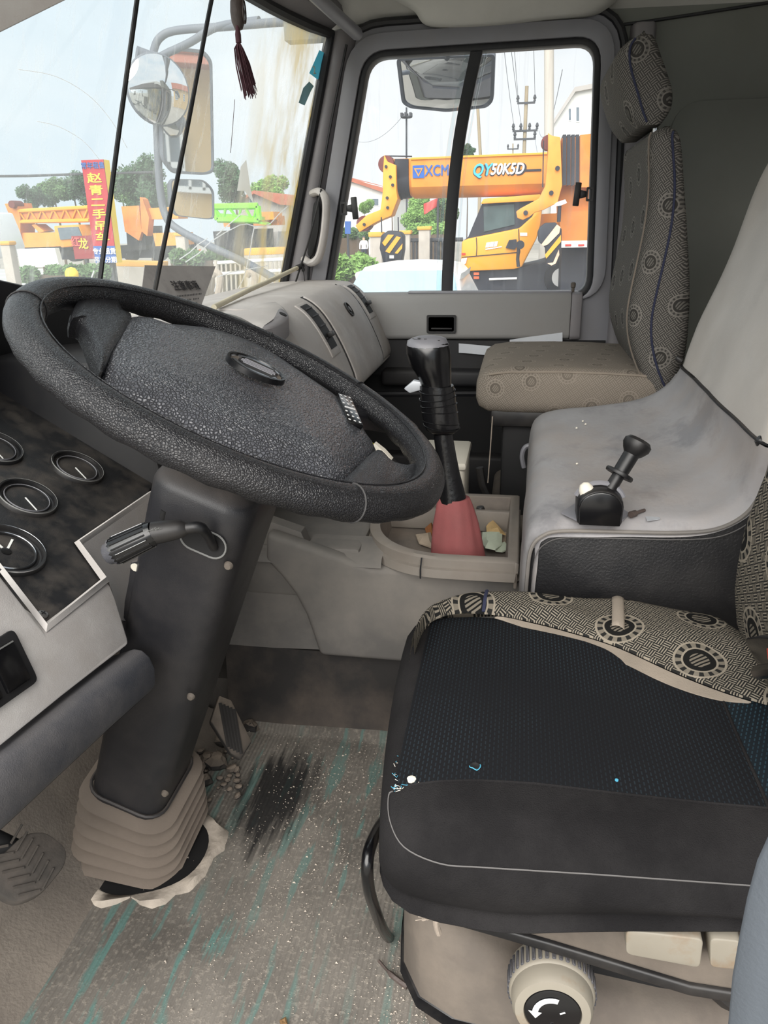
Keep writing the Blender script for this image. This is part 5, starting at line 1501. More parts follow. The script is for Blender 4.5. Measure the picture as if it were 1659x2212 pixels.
# headrest on two posts
hr_px_f = [(1395, 58), (1345, 95), (1334, 130), (1340, 170), (1352, 210), (1368, 245), (1392, 268)]
hr_px_b = [(1398, 54), (1425, 75), (1438, 110), (1452, 150), (1463, 190), (1458, 230), (1432, 266)]
HF = catmull([pl(*p) for p in hr_px_f], 3); HB = catmull([pl(*p) for p in hr_px_b], 3)
hl = []
for a, b in zip(HF, HB):
    c_ = (a + b) / 2; d = (a - b).length
    ax_ = (a - b).normalized()
    xm = 2.055
    hl.append([V(xm + p[0], c_.y + ax_.y * p[1], c_.z + ax_.z * p[1]) for p in rrect(0.40 if d > 0.03 else 0.34, max(d, 0.008), min(0.035, max(d, 0.008) * 0.45), 4)])
obj('headrest', loft(hl), 'cover_weave_dim', ps, smooth=70, uv=uv_side)
obj('headrest_piping', tube([V(1.855, a.y * 0.72 + b.y * 0.28, a.z * 0.72 + b.z * 0.28) for a, b in zip(HF, HB)][2:-1], 0.0024, 6), 'piping_blue', ps)
for x in (1.93, 2.02):
    a, b = P(1412, 255, 'x', x), P(1420, 300, 'x', x)
    obj('headrest_post', tube([a + V(0, 0, 0.03), b - V(0, 0, 0.03)], 0.006, 10), 'chrome', ps)
# cushion
cz = [( .095, .640, .600, .86), ( .088, .658, .582, .93), ( .065, .671, .572, .98), ( .02, .677, .570, 1.0), (-.10, .679, .570, 1.0), (-.20, .677, .572, 1.0), (-.30, .672, .576, 1.0), (-.36, .668, .580, 0.98)]
cl_ = []
for y, zt_, zb_, s_ in cz:
    hw = (SX1 - SX0) / 2 * s_; cx_ = (SX0 + SX1) / 2
    cl_.append([V(cx_ + p[0], y, (zt_ + zb_) / 2 + p[1] + 0.010 * (1 - (p[0] / hw) ** 2) * (1 if p[1] > 0 else 0)) for p in rrect(2 * hw, zt_ - zb_, min(0.035, (zt_ - zb_) * 0.45), 5)])
obj('cushion', loft(cl_), 'cover_weave_dusty', ps, smooth=70, uv=uvw)
obj('cushion_piping', tube([V(SX0 + 0.012, y, zt_ - 0.006) for y, zt_, zb_, s_ in cz[2:]], 0.0028, 6), 'lining', ps)
obj('seat_pan', bbox(SX0 + 0.02, SX1 - 0.02, -0.34, 0.06, 0.535, 0.585), 'satin_black', ps, bevel=0.012)
obj('pedestal', bbox(SX0 + 0.05, SX1 - 0.05, -0.30, 0.03, 0.24, 0.54), 'deep_black', ps, bevel=0.01)
for k, (z0, z1, g) in enumerate(((0.085, 0.15, 0.02), (0.16, 0.225, 0.0), (0.235, 0.30, 0.015))):
    obj('base_shell', bbox(SX0 - 0.01 + g, SX1 - 0.03, -0.32, 0.07 - g, z0, z1), 'seat_tan', ps, bevel=0.025, bseg=4)
obj('base_lever', tube(catmull([P(1132, 1010, 'x', 1.80), P(1128, 985, 'x', 1.80), P(1136, 965, 'x', 1.80), P(1160, 960, 'x', 1.80)], 4), 0.006, 8), 'grey_metal', ps)
obj('hanging_strap', tube([P(1064, 900, 'x', 1.81), P(1060, 960, 'x', 1.81), P(1054, 1042, 'x', 1.82)], 0.004, 6, flat=0.4), 'rope_beige', ps)
obj('front_bar', tube([P(1036, 1010, 'x', 1.83), P(1042, 1045, 'x', 1.83), P(1060, 1085, 'x', 1.83)], 0.010, 8), 'satin_black', ps)

# ---- driver seat
ds_ = thing('driver_seat', 'worn black driver seat with blue-flecked cushion and knob on its base', 'seat', V(0.79, -0.2, 0.0))
base = [(0.625, 0.320), (0.598, 0.342), (0.583, 0.370), (0.580, 0.396), (0.590, 0.422), (0.612, 0.440), (0.645, 0.449), (0.70, 0.4515), (0.80, 0.4515), (0.90, 0.4515), (0.985, 0.451), (1.030, 0.445), (1.052, 0.425), (1.060, 0.39), (1.055, 0.35), (1.03, 0.318)]
bsm = catmull([V(x, 0, z) for x, z in base], 4, True)
ysec = [(0.150, 0.86, 0.42), (0.146, 0.90, 0.62), (0.136, 0.945, 0.80), (0.118, 0.975, 0.92), (0.085, 0.992, 0.98), (0.04, 1.0, 1.0), (-0.05, 1.0, 1.0), (-0.15, 1.0, 1.0), (-0.25, 1.0, 1.0), (-0.34, 1.0, 1.0), (-0.40, 1.0, 1.0), (-0.48, 1.0, 0.95)]
def cush(y):
    for (ya, sa, ha), (yb, sb_, hb_) in zip(ysec, ysec[1:]):
        if yb <= y <= ya:
            f = (ya - y) / (ya - yb); return lerp(sa, sb_, f), lerp(ha, hb_, f)
    return 1.0, 1.0
def cpt(p, y, off=0.0):
    s_, h_ = cush(y)
    x = 0.82 + (p.x - 0.82) * s_; z = 0.375 + (p.z - 0.375) * h_
    # the seat face swells a little towards the middle and sags where it is sat on
    if p.z > 0.44: z += 0.006 * math.sin((x - 0.55) / 0.5 * math.pi) * min(1, max(0, (0.14 - y) / 0.1)) - 0.010 * math.exp(-((x - 0.80) / 0.12) ** 2 - ((y + 0.2) / 0.14) ** 2)
    if p.z < 0.40: z += 0.050 * min(1, max(0, -y / 0.28)) * min(1, (0.40 - p.z) / 0.06)
    y2 = y - 0.040 * (1.06 - x) / 0.48 * min(1, max(0, (y + 0.10) / 0.20))
    return V(x, y2 + 0.012 * math.sin((x - 0.5) / 0.56 * math.pi) * (1 if y > 0.1 else max(0, (y - 0.0) / 0.1)), z + off)
ys = [a for a, _, _ in ysec]
yy = []
for a, b in zip(ys, ys[1:]):
    n = max(1, int((a - b) / 0.03))
    yy += [lerp(a, b, k / n) for k in range(n)]
yy.append(ys[-1])
obj('cushion', loft([[cpt(p, y) for p in bsm] for y in yy]), 'seat_black', ds_, smooth=75)
def ctop(x, y, off=0.0):
    """point on the cushion's upper face"""
    best = None
    for i in range(len(bsm)):
        a, b = cpt(bsm[i], y), cpt(bsm[(i + 1) % len(bsm)], y)
        if (a.x - x) * (b.x - x) <= 0 and abs(a.x - b.x) > 1e-9:
            p = a.lerp(b, (x - a.x) / (b.x - a.x))
            if best is None or p.z > best.z: best = p
    if best is None: return V(x, y, 0.44 + off)
    return V(x, best.y, best.z + off)
def cxy(x, y, off=0.0):
    """the same, found by where the point really lies"""
    q_ = y
    for _ in range(4):
        q_ = min(0.1495, q_ + (y - ctop(x, q_).y))
    return ctop(x, q_, off)
# flecked centre panel between its seams
eL = [P(px, py, 'z', 0.452) for px, py in ((852, 1683), (980, 1688), (1150, 1697), (1350, 1718), (1500, 1733), (1659, 1748))]
def seam_x(y):
    for a, b in zip(eL, eL[1:]):
        if min(a.y, b.y) <= y <= max(a.y, b.y): return a.lerp(b, (y - a.y) / (b.y - a.y)).x
    return eL[0].x if y > eL[0].y else eL[-1].x
y_f = 0.128
def panel(y0, y1, off):
    def fn(u, v):
        y = lerp(y0, y1, v)
        x = lerp(seam_x(y), 1.028 - 0.02 * max(0, (y - 0.05) / 0.08), u)
        return cxy(x, y, off)
    return fn
obj('flecked_panel', grid(panel(0.110, -0.262, 0.0022), 46, 46), 'seat_mesh', ds_, smooth=75)
obj('rear_panel', grid(panel(-0.266, -0.44, 0.0020), 40, 16), 'seat_mesh_blue', ds_, smooth=75)
obj('panel_seam', tube([ctop(lerp(seam_x(-0.264), 1.02, k / 20), -0.264, 0.0015) for k in range(21)], 0.0022, 6), 'seat_black', ds_)
obj('panel_seam', tube([cxy(seam_x(y), y, 0.001) for y in [lerp(0.110, -0.42, k / 40) for k in range(41)]], 0.0016, 6), 'seat_black', ds_)
# stitched seam along the near roll
sm = [cpt(V(0.5845 + 0.012 * k / 12, 0, 0.4115 + 0.020 * k / 12), lerp(0.085, -0.46, k / 12)) for k in range(13)]
c0 = cxy(seam_x(0.11), 0.108, 0.001)
crn = [c0, cpt(V(0.640, 0, 0.4482), 0.139) + V(-.001, 0.001, .001), cpt(V(0.610, 0, 0.437), 0.137) + V(-.001, .001, .001), cpt(V(0.590, 0, 0.420), 0.122) + V(-.001, .001, .001)]
obj('roll_seam', tube(catmull(crn + [p + V(-0.001, 0, 0.0005) for p in sm], 5), 0.0008, 5), 'stitch_grey', ds_)
# frayed corner and burn hole
rnd = random.Random(12)
fr = []
frw = []
for k in range(34):
    px, py = (rnd.uniform(851, 905), rnd.uniform(1672, 1684)) if k < 20 else (rnd.uniform(851, 858), rnd.uniform(1610, 1680))
    p = P(px, py, 'z', 0.455); p = cxy(p.x, p.y, 0.003)
    tb = tube([p, p + V(rnd.uniform(-.004, .004), rnd.uniform(-.004, .005), rnd.uniform(.0, .002))], 0.00032, 4)
    (fr if rnd.random() < 0.6 else frw).append(tb)
o_ = obj('frayed_threads', join(*fr), 'thread_blue', ds_); o_['kind'] = 'stuff'
o_ = obj('frayed_lining', join(*frw), 'thread_white', ds_); o_['kind'] = 'stuff'
p = P(889, 1672, 'z', 0.455); p = cxy(p.x, p.y, 0.003)
obj('foam_tuft', lathe([(0, -0.004), (0.0045, -0.002), (0.005, 0.001), (0, 0.003)], p, (0, 0, 1), 8), 'thread_white', ds_)
p = P(1026, 1660, 'z', 0.455); p = cxy(p.x, p.y, 0.0028)
obj('burn_hole', lathe([(0, 0.0), (0.0045, 0.0), (0.0055, 0.001), (0.005, 0.0014), (0.003, 0.0004), (0, 0.0002)], p, (0, 0, 1), 9), 'deep_black', ds_)
obj('burn_edge', tube([p + V(0.0058 * math.cos(a) * (1 + 0.15 * math.sin(4 * a)), 0.0058 * math.sin(a), 0.0008 + 0.0006 * math.sin(3 * a)) for a in [k / 9 * 3.5 + 1.6 for k in range(10)]], 0.0006, 4), 'thread_blue', ds_)
p = P(1332, 1686, 'z', 0.455); p = cxy(p.x, p.y, 0.003)
obj('blue_pill', lathe([(0, 0.001), (0.0018, 0.0005), (0.002, -0.001), (0, -0.001)], p, (0, 0, 1), 7), 'thread_blue', ds_)
# front and side underside, tan shell of the base
obj('seat_pan', bbox(0.66, 1.02, -0.44, 0.10, 0.285, 0.325), 'satin_black', ds_, bevel=0.01)
def flare(z0, z1, d, mt, name, bev):
    o = [V(0.72, 0.118 + d, z0), V(0.675 - d, 0.095 + d, z0), V(0.652 - d, 0.04, z0), V(0.634 - d, -0.06, z0), V(0.605 - d, -0.20, z0), V(0.598 - d, -0.46, z0), V(1.02, -0.46, z0), V(1.02, 0.118, z0)]
    return obj(name, prism(o, (0, 0, z1 - z0)), mt, ds_, bevel=bev, bseg=3, smooth=50)
flare(0.272, 0.318, 0.0, 'seat_tan', 'upper_frame', 0.006)
flare(0.260, 0.274, 0.004, 'satin_black', 'frame_lip', 0.003)
# sloping lower shell with black lips
def hull(z0, prof, d):
    """base moulding: high and full at the front corner, low and set back behind it"""
    return loft([[V(x0 + 0.02, y, z1), V(x0 - d, y, z1 - 0.02), V(x0 - 0.01 - d, y, z0), V(0.98, y, z0), V(0.98, y, z1)] for x0, y, z1 in prof])
hp_ = ((0.80, 0.120, 0.215), (0.735, 0.112, 0.222), (0.690, 0.085, 0.226), (0.668, 0.040, 0.224), (0.664, 0.000, 0.205), (0.664, -0.05, 0.178), (0.668, -0.12, 0.150), (0.672, -0.20, 0.140), (0.676, -0.44, 0.140))
obj('lower_shell', hull(0.10, hp_, 0.0), 'seat_tan', ds_, smooth=60)
obj('shell_lip', hull(0.088, tuple((x - 0.006, y + 0.004, 0.104) for x, y, z in hp_), 0.0), 'satin_black', ds_, smooth=60)
obj('floor_frame', hull(0.0, tuple((x + 0.03, y - 0.01, 0.085) for x, y, z in hp_), 0.0), 'seat_tan', ds_, smooth=60)
obj('inner_frame', bbox(0.705, 0.98, -0.42, 0.05, 0.06, 0.29), 'deep_black', ds_)
obj('scissor_link', tube([V(0.70, 0.02, 0.12), V(0.70, -0.12, 0.24)], 0.012, 8), 'satin_black', ds_)
obj('scissor_link', tube([V(0.70, -0.30, 0.12), V(0.70, -0.16, 0.25)], 0.012, 8), 'satin_black', ds_)
for px in (1152, 1188):
    a = P(px, 2030, 'x', 0.66)
    obj('spindle_post', bbox(0.66, 0.68, a.y - 0.008, a.y + 0.008, a.z - 0.05, a.z + 0.03), 'seat_tan', ds_)
# paddles
for i_, pts in enumerate((((1353, 2010), (1520, 2030), (1512, 2092), (1352, 2062)), ((1534, 2028), (1602, 2034), (1600, 2096), (1534, 2090)))):
    o = [P(px, py, 'x', 0.588) for px, py in pts]
    obj('adjust_paddle', prism(rpoly(o, 0.006, 3), (0.03, 0, 0.004)), 'seat_pale', ds_, bevel=0.004, bseg=3)
# weight knob
kc_ = P(1190, 2108, 'x', 0.645)
ka = V(-1.0, 0.0, 0.10).normalized()
knb = obj('weight_knob', lathe([(a_ * 0.9, b_ * 0.9) for a_, b_ in ((0.030, -0.01), (0.0505, -0.006), (0.0515, 0.000), (0.0515, 0.026), (0.0500, 0.029), (0.0485, 0.030), (0.0475, 0.046), (0.044, 0.052), (0.034, 0.0535), (0.033, 0.050), (0.0, 0.050))], kc_, ka, 48), 'seat_pale', ds_, smooth=40)
kx, ky, kz = basis(ka)
for k in range(40):
    a = 2 * math.pi * k / 40
    e = kx * math.cos(a) + ky * math.sin(a)
    obj('knob_rib', box(kc_ + e * 0.0461 + ka * 0.0117, 0.004, 0.004, 0.0235, (e, ka.cross(e), ka)), 'knee_pad', knb, bevel=0.0008, bseg=1)
obj('knob_face', lathe([(0.0302, 0.0450), (0.0293, 0.0482), (0.027, 0.0490), (0, 0.0495)], kc_, ka, 36), 'gloss_black', knb)
fc = kc_ + ka * 0.0501
arc = [math.radians(x) for x in range(75, 176, 10)]
up_ = V(0, 0, 1); up_ = (up_ - ka * up_.dot(ka)).normalized(); rt_ = up_.cross(ka)
if rt_.y > 0: rt_ = -rt_       # to the picture's right
pts_o = [fc + rt_ * (0.0215 * math.cos(a)) + up_ * (0.0215 * math.sin(a)) for a in arc]
pts_i = [fc + rt_ * (0.0155 * math.cos(a)) + up_ * (0.0155 * math.sin(a)) for a in arc]
obj('arrow_arc', prism(pts_o + pts_i[::-1], ka * 0.0004), 'white_print', knb)
d = math.radians(176)
obj('arrow_head', prism([fc + rt_ * (0.0255 * math.cos(d)) + up_ * (0.0255 * math.sin(d)), fc + rt_ * (0.0115 * math.cos(d)) + up_ * (0.0115 * math.sin(d)), fc + rt_ * (0.0190 * math.cos(d + 0.45)) + up_ * (0.0190 * math.sin(d + 0.45))], ka * 0.0004), 'white_print', knb)
obj('face_mark', box(fc + rt_ * 0.010 + up_ * 0.004, 0.006, 0.0015, 0.0006, ((rt_ + up_ * 0.5).normalized(), (up_ - rt_ * 0.5).normalized(), ka)), 'white_print', knb)
obj('face_mark', box(fc - up_ * 0.014, 0.003, 0.003, 0.0006, (rt_, up_, ka)), 'white_print', knb)
# slide bar in front of the base
bar = [P(px, py, 'y', 0.150) for px, py in ((830, 1770), (812, 1800), (795, 1850), (796, 1915), (812, 1970), (832, 2015), (856, 2042))]
obj('slide_bar', tube(catmull(bar, 5), 0.0075, 10), 'gloss_black', ds_)
# cord tied round the frame
tie = P(945, 1965, 'x', 0.63)
obj('tied_cord', tube(catmull([P(958, 1925, 'x', 0.640), P(950, 1960, 'x', 0.632), P(942, 1990, 'x', 0.630), P(948, 2016, 'x', 0.636)], 4), 0.0036, 7), 'rope_beige', ds_)
fz = []
rnd = random.Random(4)
for k in range(26):
    a = P(938, 1982, 'x', 0.628)
    fz.append(tube([a, a + V(-0.006 * rnd.random(), rnd.uniform(0.004, 0.022), rnd.uniform(-0.006, 0.014))], 0.0005, 4))
o_ = obj('cord_fray', join(*fz), 'rope_beige', ds_); o_['kind'] = 'stuff'
# backrest, only its inner bolster is in the picture
bl = []
for px, py, y_ in ((1690, 940, 0), (1672, 990, 0), (1648, 1050, 0), (1622, 1120, 0), (1606, 1200, 0), (1600, 1250, 0), (1604, 1310, 0), (1622, 1368, 0), (1650, 1400, 0)):
    a = P(px, py, 'x', 1.03)
    bl.append([V(0.785 + p[0], a.y - 0.052 + p[1] - (0.028 * (1 - (p[0] / 0.245) ** 2) if p[1] > 0 else 0), a.z) for p in rrect(0.49, 0.17, 0.07, 6)])
top_l = [[p + V(0, -0.05, 0.12) for p in bl[0]], [p + V(0, -0.12, 0.35) for p in bl[0]]]
obj('backrest', loft(top_l[::-1] + bl), 'cover_weave', ds_, smooth=70, uv=uv_side)
obj('backrest_piping', tube(catmull([P(px, py, 'x', 0.990) + V(0, 0.010, 0) for px, py in ((1668, 1080), (1658, 1170), (1650, 1240), (1652, 1300), (1664, 1345))], 4), 0.003, 6), 'piping_blue', ds_)

# loose woven cover pushed back to the far side of the cushion
near_px = [(884, 1432), (892, 1395), (925, 1348), (985, 1326), (1078, 1330), (1140, 1342), (1220, 1362), (1330, 1396), (1450, 1450), (1540, 1486), (1605, 1508), (1680, 1530)]
farr = [(895, 1375), (915, 1330), (955, 1300), (1010, 1283), (1080, 1279), (1150, 1279), (1240, 1281), (1330, 1285), (1440, 1297), (1530, 1312), (1580, 1335), (1640, 1370)]
NP_ = catmull([P(a, b, 'z', 0.458) for a, b in near_px], 5)
FP_ = catmull([P(a, b, 'z', 0.470) for a, b in farr], 5)
nn_ = len(NP_)
def cover(u, v):
    f = u * (nn_ - 1); i = min(int(f), nn_ - 2); q_ = f - i
    a = NP_[i].lerp(NP_[i + 1], q_); b = FP_[i].lerp(FP_[i + 1], q_)
    p = a.lerp(b, v)
    wv = 0.010 * math.sin(v * math.pi) + 0.007 * noise.noise(V(u * 9, v * 3, 1.7)) * min(1, v * 4) * (0.4 + u)
    p.z += wv
    if v > 0.8:
        p.z -= 0.10 * (v - 0.8) ** 2 / 0.04 * 0.4
    return p
def uv_cov(co, n): return (co.x, co.y)
cv = obj('seat_cover', sheet(cover, 90, 14, (0, 0, 0.003)), 'cover_weave', smooth=75, uv=uv_cov)
tag(cv, 'rumpled black and beige woven cloth along the far edge of the driver cushion', 'cloth')
obj('cover_lining', sheet(lambda u, v: cover(lerp(0.36, 0.93, u), 0.0) + V(-0.030 * math.sin(math.pi * u) * v * 1.0, 0.004 * v, -0.003 - 0.002 * v), 40, 4, (0, 0, 0.0015)), 'lining', cv, smooth=75)
obj('cover_piping', tube([cover(0.33, v / 10) + V(0, 0, 0.004) for v in range(11)], 0.0028, 6), 'piping_blue', cv)
obj('cover_tab', sheet(lambda u, v: cover(lerp(0.628, 0.650, u), lerp(0.20, 0.98, v)) + V(0, 0, 0.0055 + 0.003 * math.sin(u * math.pi) + 0.002 * math.sin(v * 5)), 6, 10, (0, 0, 0.001)), 'lining', cv, smooth=75)
# belt buckle
bk0 = P(1632, 1420, 'z', 0.545)
bkl = thing('belt_buckle', 'black seat belt buckle with red button at the back of the cushion', 'buckle', V(bk0.x, bk0.y, 0.46))
bo = [P(px, py, 'y', bk0.y) for px, py in ((1604, 1378), (1640, 1370), (1700, 1372), (1700, 1440), (1652, 1452), (1622, 1418))]
obj('buckle_body', prism(bo, (0, -0.03, 0)), 'gloss_black', bkl, bevel=0.005, bseg=3)
obj('release_button', prism([P(px, py, 'y', bk0.y + 0.003) for px, py in ((1655, 1400), (1690, 1398), (1690, 1424), (1658, 1426))], (0, -0.006, 0)), 'red_button', bkl, bevel=0.001)
obj('buckle_tongue', tube([P(1638, 1452, 'y', bk0.y), P(1700, 1444, 'y', bk0.y)], 0.008, 8), 'gloss_black', bkl)
# soft blue-grey cloth at the very edge, close to the lens
ed = [(1672, 1800), (1640, 1870), (1618, 1950), (1600, 2040), (1586, 2120), (1576, 2230), (1570, 2300)]
cb = obj('draped_cloth', sheet(lambda u, v: (lambda f, i: P(lerp(ed[i][0], ed[i + 1][0], f - i), lerp(ed[i][1], ed[i + 1][1], f - i), 'x', 0.36) + V(-0.05 * math.sin(u * 1.6), -0.12 * u, 0.012 * math.sin(u * 3) - 0.02 * u))(v * 5.999, int(v * 5.999)), 10, 24, (0.004, 0, 0)), 'cloth_bluegrey', smooth=80)
tag(cb, 'blue-grey cloth hanging at the lower corner beside the driver seat', 'cloth')

# ------------------------------------------------------------------ the yard outside (ground 1.15 m below the cab floor)
GZ = -1.15
emat('concrete', (150, 146, 138), 0.9, var=0.15, vs_=0.6)
emat('asphalt', (176, 176, 176), 0.9, var=0.1, vs_=0.4)
emat('crane_orange', (224, 146, 60), 0.5, var=0.10, vs_=1.2, stain=0.25, scol=(190, 104, 40))
emat('crane_yellow', (228, 156, 50), 0.45, var=0.06, vs_=1.0)
emat('crane_worn', (206, 130, 64), 0.6, var=0.15, vs_=2.0, stain=0.4, scol=(170, 100, 60))
emat('crane_dark', (44, 46, 54), 0.6, var=0.2, vs_=3.0)
emat('sheave_red', (104, 50, 46), 0.6)
emat('tyre', (38, 38, 42), 0.85)
emat('hub_white', (196, 196, 196), 0.5, var=0.1, vs_=4, stain=0.3, scol=(130, 130, 132))
emat('cab_window', (70, 84, 84), 0.15, spec=0.6, var=0.3, vs_=3)
emat('logo_blue', (40, 92, 170), 0.5, var=0)
emat('logo_cyan', (70, 178, 222), 0.5, var=0)
emat('logo_white', (238, 238, 236), 0.5, var=0)
emat('logo_black', (40, 40, 46), 0.5, var=0)
emat('safety_red', (206, 64, 56), 0.5, var=0)
emat('stone_pillar', (170, 164, 156), 0.85, var=0.12, vs_=3)
emat('coping', (214, 160, 70), 0.7, var=0.08, vs_=2)
emat('render_white', (226, 226, 222), 0.8, var=0.05, vs_=0.6)
emat('render_beige', (206, 178, 132), 0.8, var=0.06, vs_=0.6)
emat('render_grey', (168, 164, 160), 0.8, var=0.06, vs_=0.6)
emat('roof_tile', (168, 104, 84), 0.8, var=0.12, vs_=2)
emat('window_dark', (96, 108, 118), 0.2, spec=0.6, var=0.2, vs_=2)
emat('window_frame', (226, 228, 228), 0.5, var=0)
emat('pole_concrete', (184, 180, 172), 0.85, var=0.06, vs_=1)
emat('pole_wood', (150, 138, 116), 0.85, var=0.1, vs_=1)
emat('iron_dark', (66, 68, 72), 0.6, var=0)
emat('wire_grey', (120, 126, 132), 0.6, var=0)
emat('car_white', (226, 230, 232), 0.25, spec=0.6, var=0.02)
emat('car_glass', (150, 176, 186), 0.08, spec=0.8, var=0.1, vs_=1)
emat('leaf_green', (84, 112, 70), 0.7, var=0.3, vs_=2.5)
emat('leaf_light', (116, 150, 80), 0.7, var=0.3, vs_=3)
emat('leaf_dark', (66, 92, 66), 0.7, var=0.3, vs_=2.0)
emat('bark', (92, 80, 68), 0.9)
emat('sign_red', (168, 42, 52), 0.6, var=0.05)
emat('sign_yellow', (240, 208, 60), 0.6, var=0)
emat('sign_blue', (54, 92, 158), 0.6, var=0.05)
emat('sign_maroon', (138, 44, 50), 0.6, var=0.05)
emat('flag_red', (222, 96, 92), 0.7)
emat('boom_green', (120, 206, 52), 0.5, var=0.06)
emat('cone_orange', (222, 96, 60), 0.6, var=0)
emat('skin', (206, 160, 130), 0.7, var=0)
emat('shirt_white', (226, 226, 226), 0.9, var=0.05)
emat('trousers_dark', (58, 62, 74), 0.9, var=0.1)

gr = obj('ground_yard', bbox(-60, 120, -90, 110, GZ - 0.2, GZ), 'concrete', smooth=0); struct(gr)
rd = obj('road_strip', bbox(31, 44, -60, 80, GZ, GZ + 0.01), 'asphalt', smooth=0); struct(rd)

def slab(name, pts, X, th, mt, parent=None, **kw):
    return obj(name, prism([P(a, b, 'x', X) for a, b in pts], (th, 0, 0)), mt, parent, **kw)
def z2(pts): return [(720 + a * 0.1688, 300 + b * 0.1688) for a, b in pts]
def z3(pts): return [(980 + a * 0.18686, 270 + b * 0.18686) for a, b in pts]
def disc(name, px, py, rpx, X, th, mt, parent, seg=28):
    c_ = P(px, py, 'x', X); r = rpx / F_PX * (c_ - EYE).dot(FW)
    return obj(name, lathe([(0, -th / 2), (r * 0.96, -th / 2), (r, -th * 0.3), (r, th * 0.3), (r * 0.96, th / 2), (0, th / 2)], c_, (-1, 0, 0), seg), mt, parent)
def pxlen(X, px): return px / F_PX * X * 1.0

# ---- truck crane with the lettered boom
C1 = 15.0
g0 = P(1080, 600, 'x', C1)
cr1 = thing('truck_crane', 'orange truck crane with white cab decal and lettered boom', 'crane', V(C1 + 1, g0.y, GZ))
bl_, br_ = P(888, 341, 'x', C1), P(1186, 329, 'x', C1)
bm_h = P(888, 341, 'x', C1).z - P(888, 428, 'x', C1).z
def boom_sec(c_, h, w_):
    s_ = [V(0, 0, 0), V(0, 0, -h * 0.50)] + [V(w_ / 2 - w_ / 2 * math.cos(a), 0, -h * 0.55 - h * 0.45 * math.sin(a)) for a in [math.pi * k / 8 for k in range(1, 8)]] + [V(w_, 0, -h * 0.5), V(w_, 0, 0)]
    return [c_ + p for p in s_]
boom = obj('boom', loft([boom_sec(bl_, bm_h, 0.9), boom_sec(br_, bm_h * 1.03, 0.9)]), 'crane_orange', cr1, smooth=30)
obj('boom_edge', tube([bl_ + V(-0.01, 0, -0.02), br_ + V(-0.01, 0, -0.02)], 0.022, 6), 'crane_yellow', cr1)
for k, (a, h_) in enumerate(((858, 1.02), (868, 0.99), (878, 0.97))):
    s0_ = P(a, 343, 'x', C1 + 0.06)
    obj('boom_section', loft([boom_sec(s0_ + V(0, 0.05, 0), bm_h * h_, 0.72), boom_sec(s0_ + V(0, -0.035, 0), bm_h * h_, 0.72)]), 'crane_dark', cr1)
obj('boom_collar', loft([boom_sec(P(850, 343, 'x', C1 + 0.1), bm_h * 0.9, 0.6), boom_sec(P(892, 342, 'x', C1 + 0.1), bm_h * 0.95, 0.6)]), 'crane_orange', cr1)
obj('boom_rope', tube([P(832, 337, 'x', C1 + 0.2), P(890, 338, 'x', C1 + 0.2)], 0.012, 5), 'crane_dark', cr1)
slab('boom_head', z2([(650, 205), (690, 290), (800, 335), (806, 660), (822, 770), (742, 985), (590, 1045), (512, 1085), (335, 1192), (280, 1112), (432, 972), (602, 905), (632, 680), (636, 400)]), C1 - 0.05, 0.45, 'crane_yellow', cr1, bevel=0.01)
disc('head_sheave', *z2([(690, 330)])[0], 17.5, C1 + 0.16, 0.30, 'sheave_red', cr1)
disc('head_sheave', *z2([(408, 1085)])[0], 16, C1 + 0.16, 0.36, 'sheave_red', cr1)
for q_ in ((675, 355), (730, 485), (760, 590), (690, 755), (695, 880), (395, 1095)):
    disc('head_pin', *z2([q_])[0], 3.2, C1 - 0.06, 0.05, 'crane_dark', cr1, 12)
# lettering
def on_boom(px, py): return P(px, py, 'x', C1 - 0.012)
bx_d = (P(1180, 330, 'x', C1) - P(890, 341, 'x', C1)).normalized()
lg0 = on_boom(904, 371)
sq = 0.21
lgf = obj('maker_badge', box(lg0, sq, sq, 0.01, (bx_d, V(0, 0, 1), V(-1, 0, 0))), 'logo_blue', cr1)
cnx = V(-0.007, 0, 0)
tri = lambda s_, off: [lg0 + cnx * off + bx_d * (s_ * math.cos(a)) + V(0, 0, s_ * math.sin(a) + 0.012) for a in (math.radians(150), math.radians(30), math.radians(270))]
obj('badge_triangle', prism(tri(0.095, 1), cnx), 'crane_orange', lgf)
obj('badge_core', prism(tri(0.055, 2), cnx), 'logo_blue', lgf)
text('boom_maker_name', 'XCMG', 0.25, 'logo_blue', on_boom(953, 369), bx_d, (0, 0, 1), cr1, bold=0.006, ext=0.004, sx=0.80)
text('boom_model_letters', 'QY', 0.275, 'logo_cyan', on_boom(1040, 368) + V(-0.006, 0, 0), bx_d, (0, 0, 1), cr1, bold=0.008, ext=0.004, shear=0.25, sx=0.84)
text('boom_model_number', '50K5D', 0.25, 'logo_white', on_boom(1095, 366) + V(-0.006, 0, 0), bx_d, (0, 0, 1), cr1, bold=0.008, ext=0.004, shear=0.25, sx=0.80)
text('boom_model_shadow', 'QY50K5D', 0.255, 'logo_black', on_boom(1077, 368) + V(0.006, 0, 0), bx_d, (0, 0, 1), cr1, bold=0.018, ext=0.002, shear=0.25, sx=0.84)
obj('boom_stripe', box(on_boom(1143, 368), 0.42, 0.035, 0.008, (bx_d, V(0, 0, 1), V(-1, 0, 0))), 'logo_black', cr1)
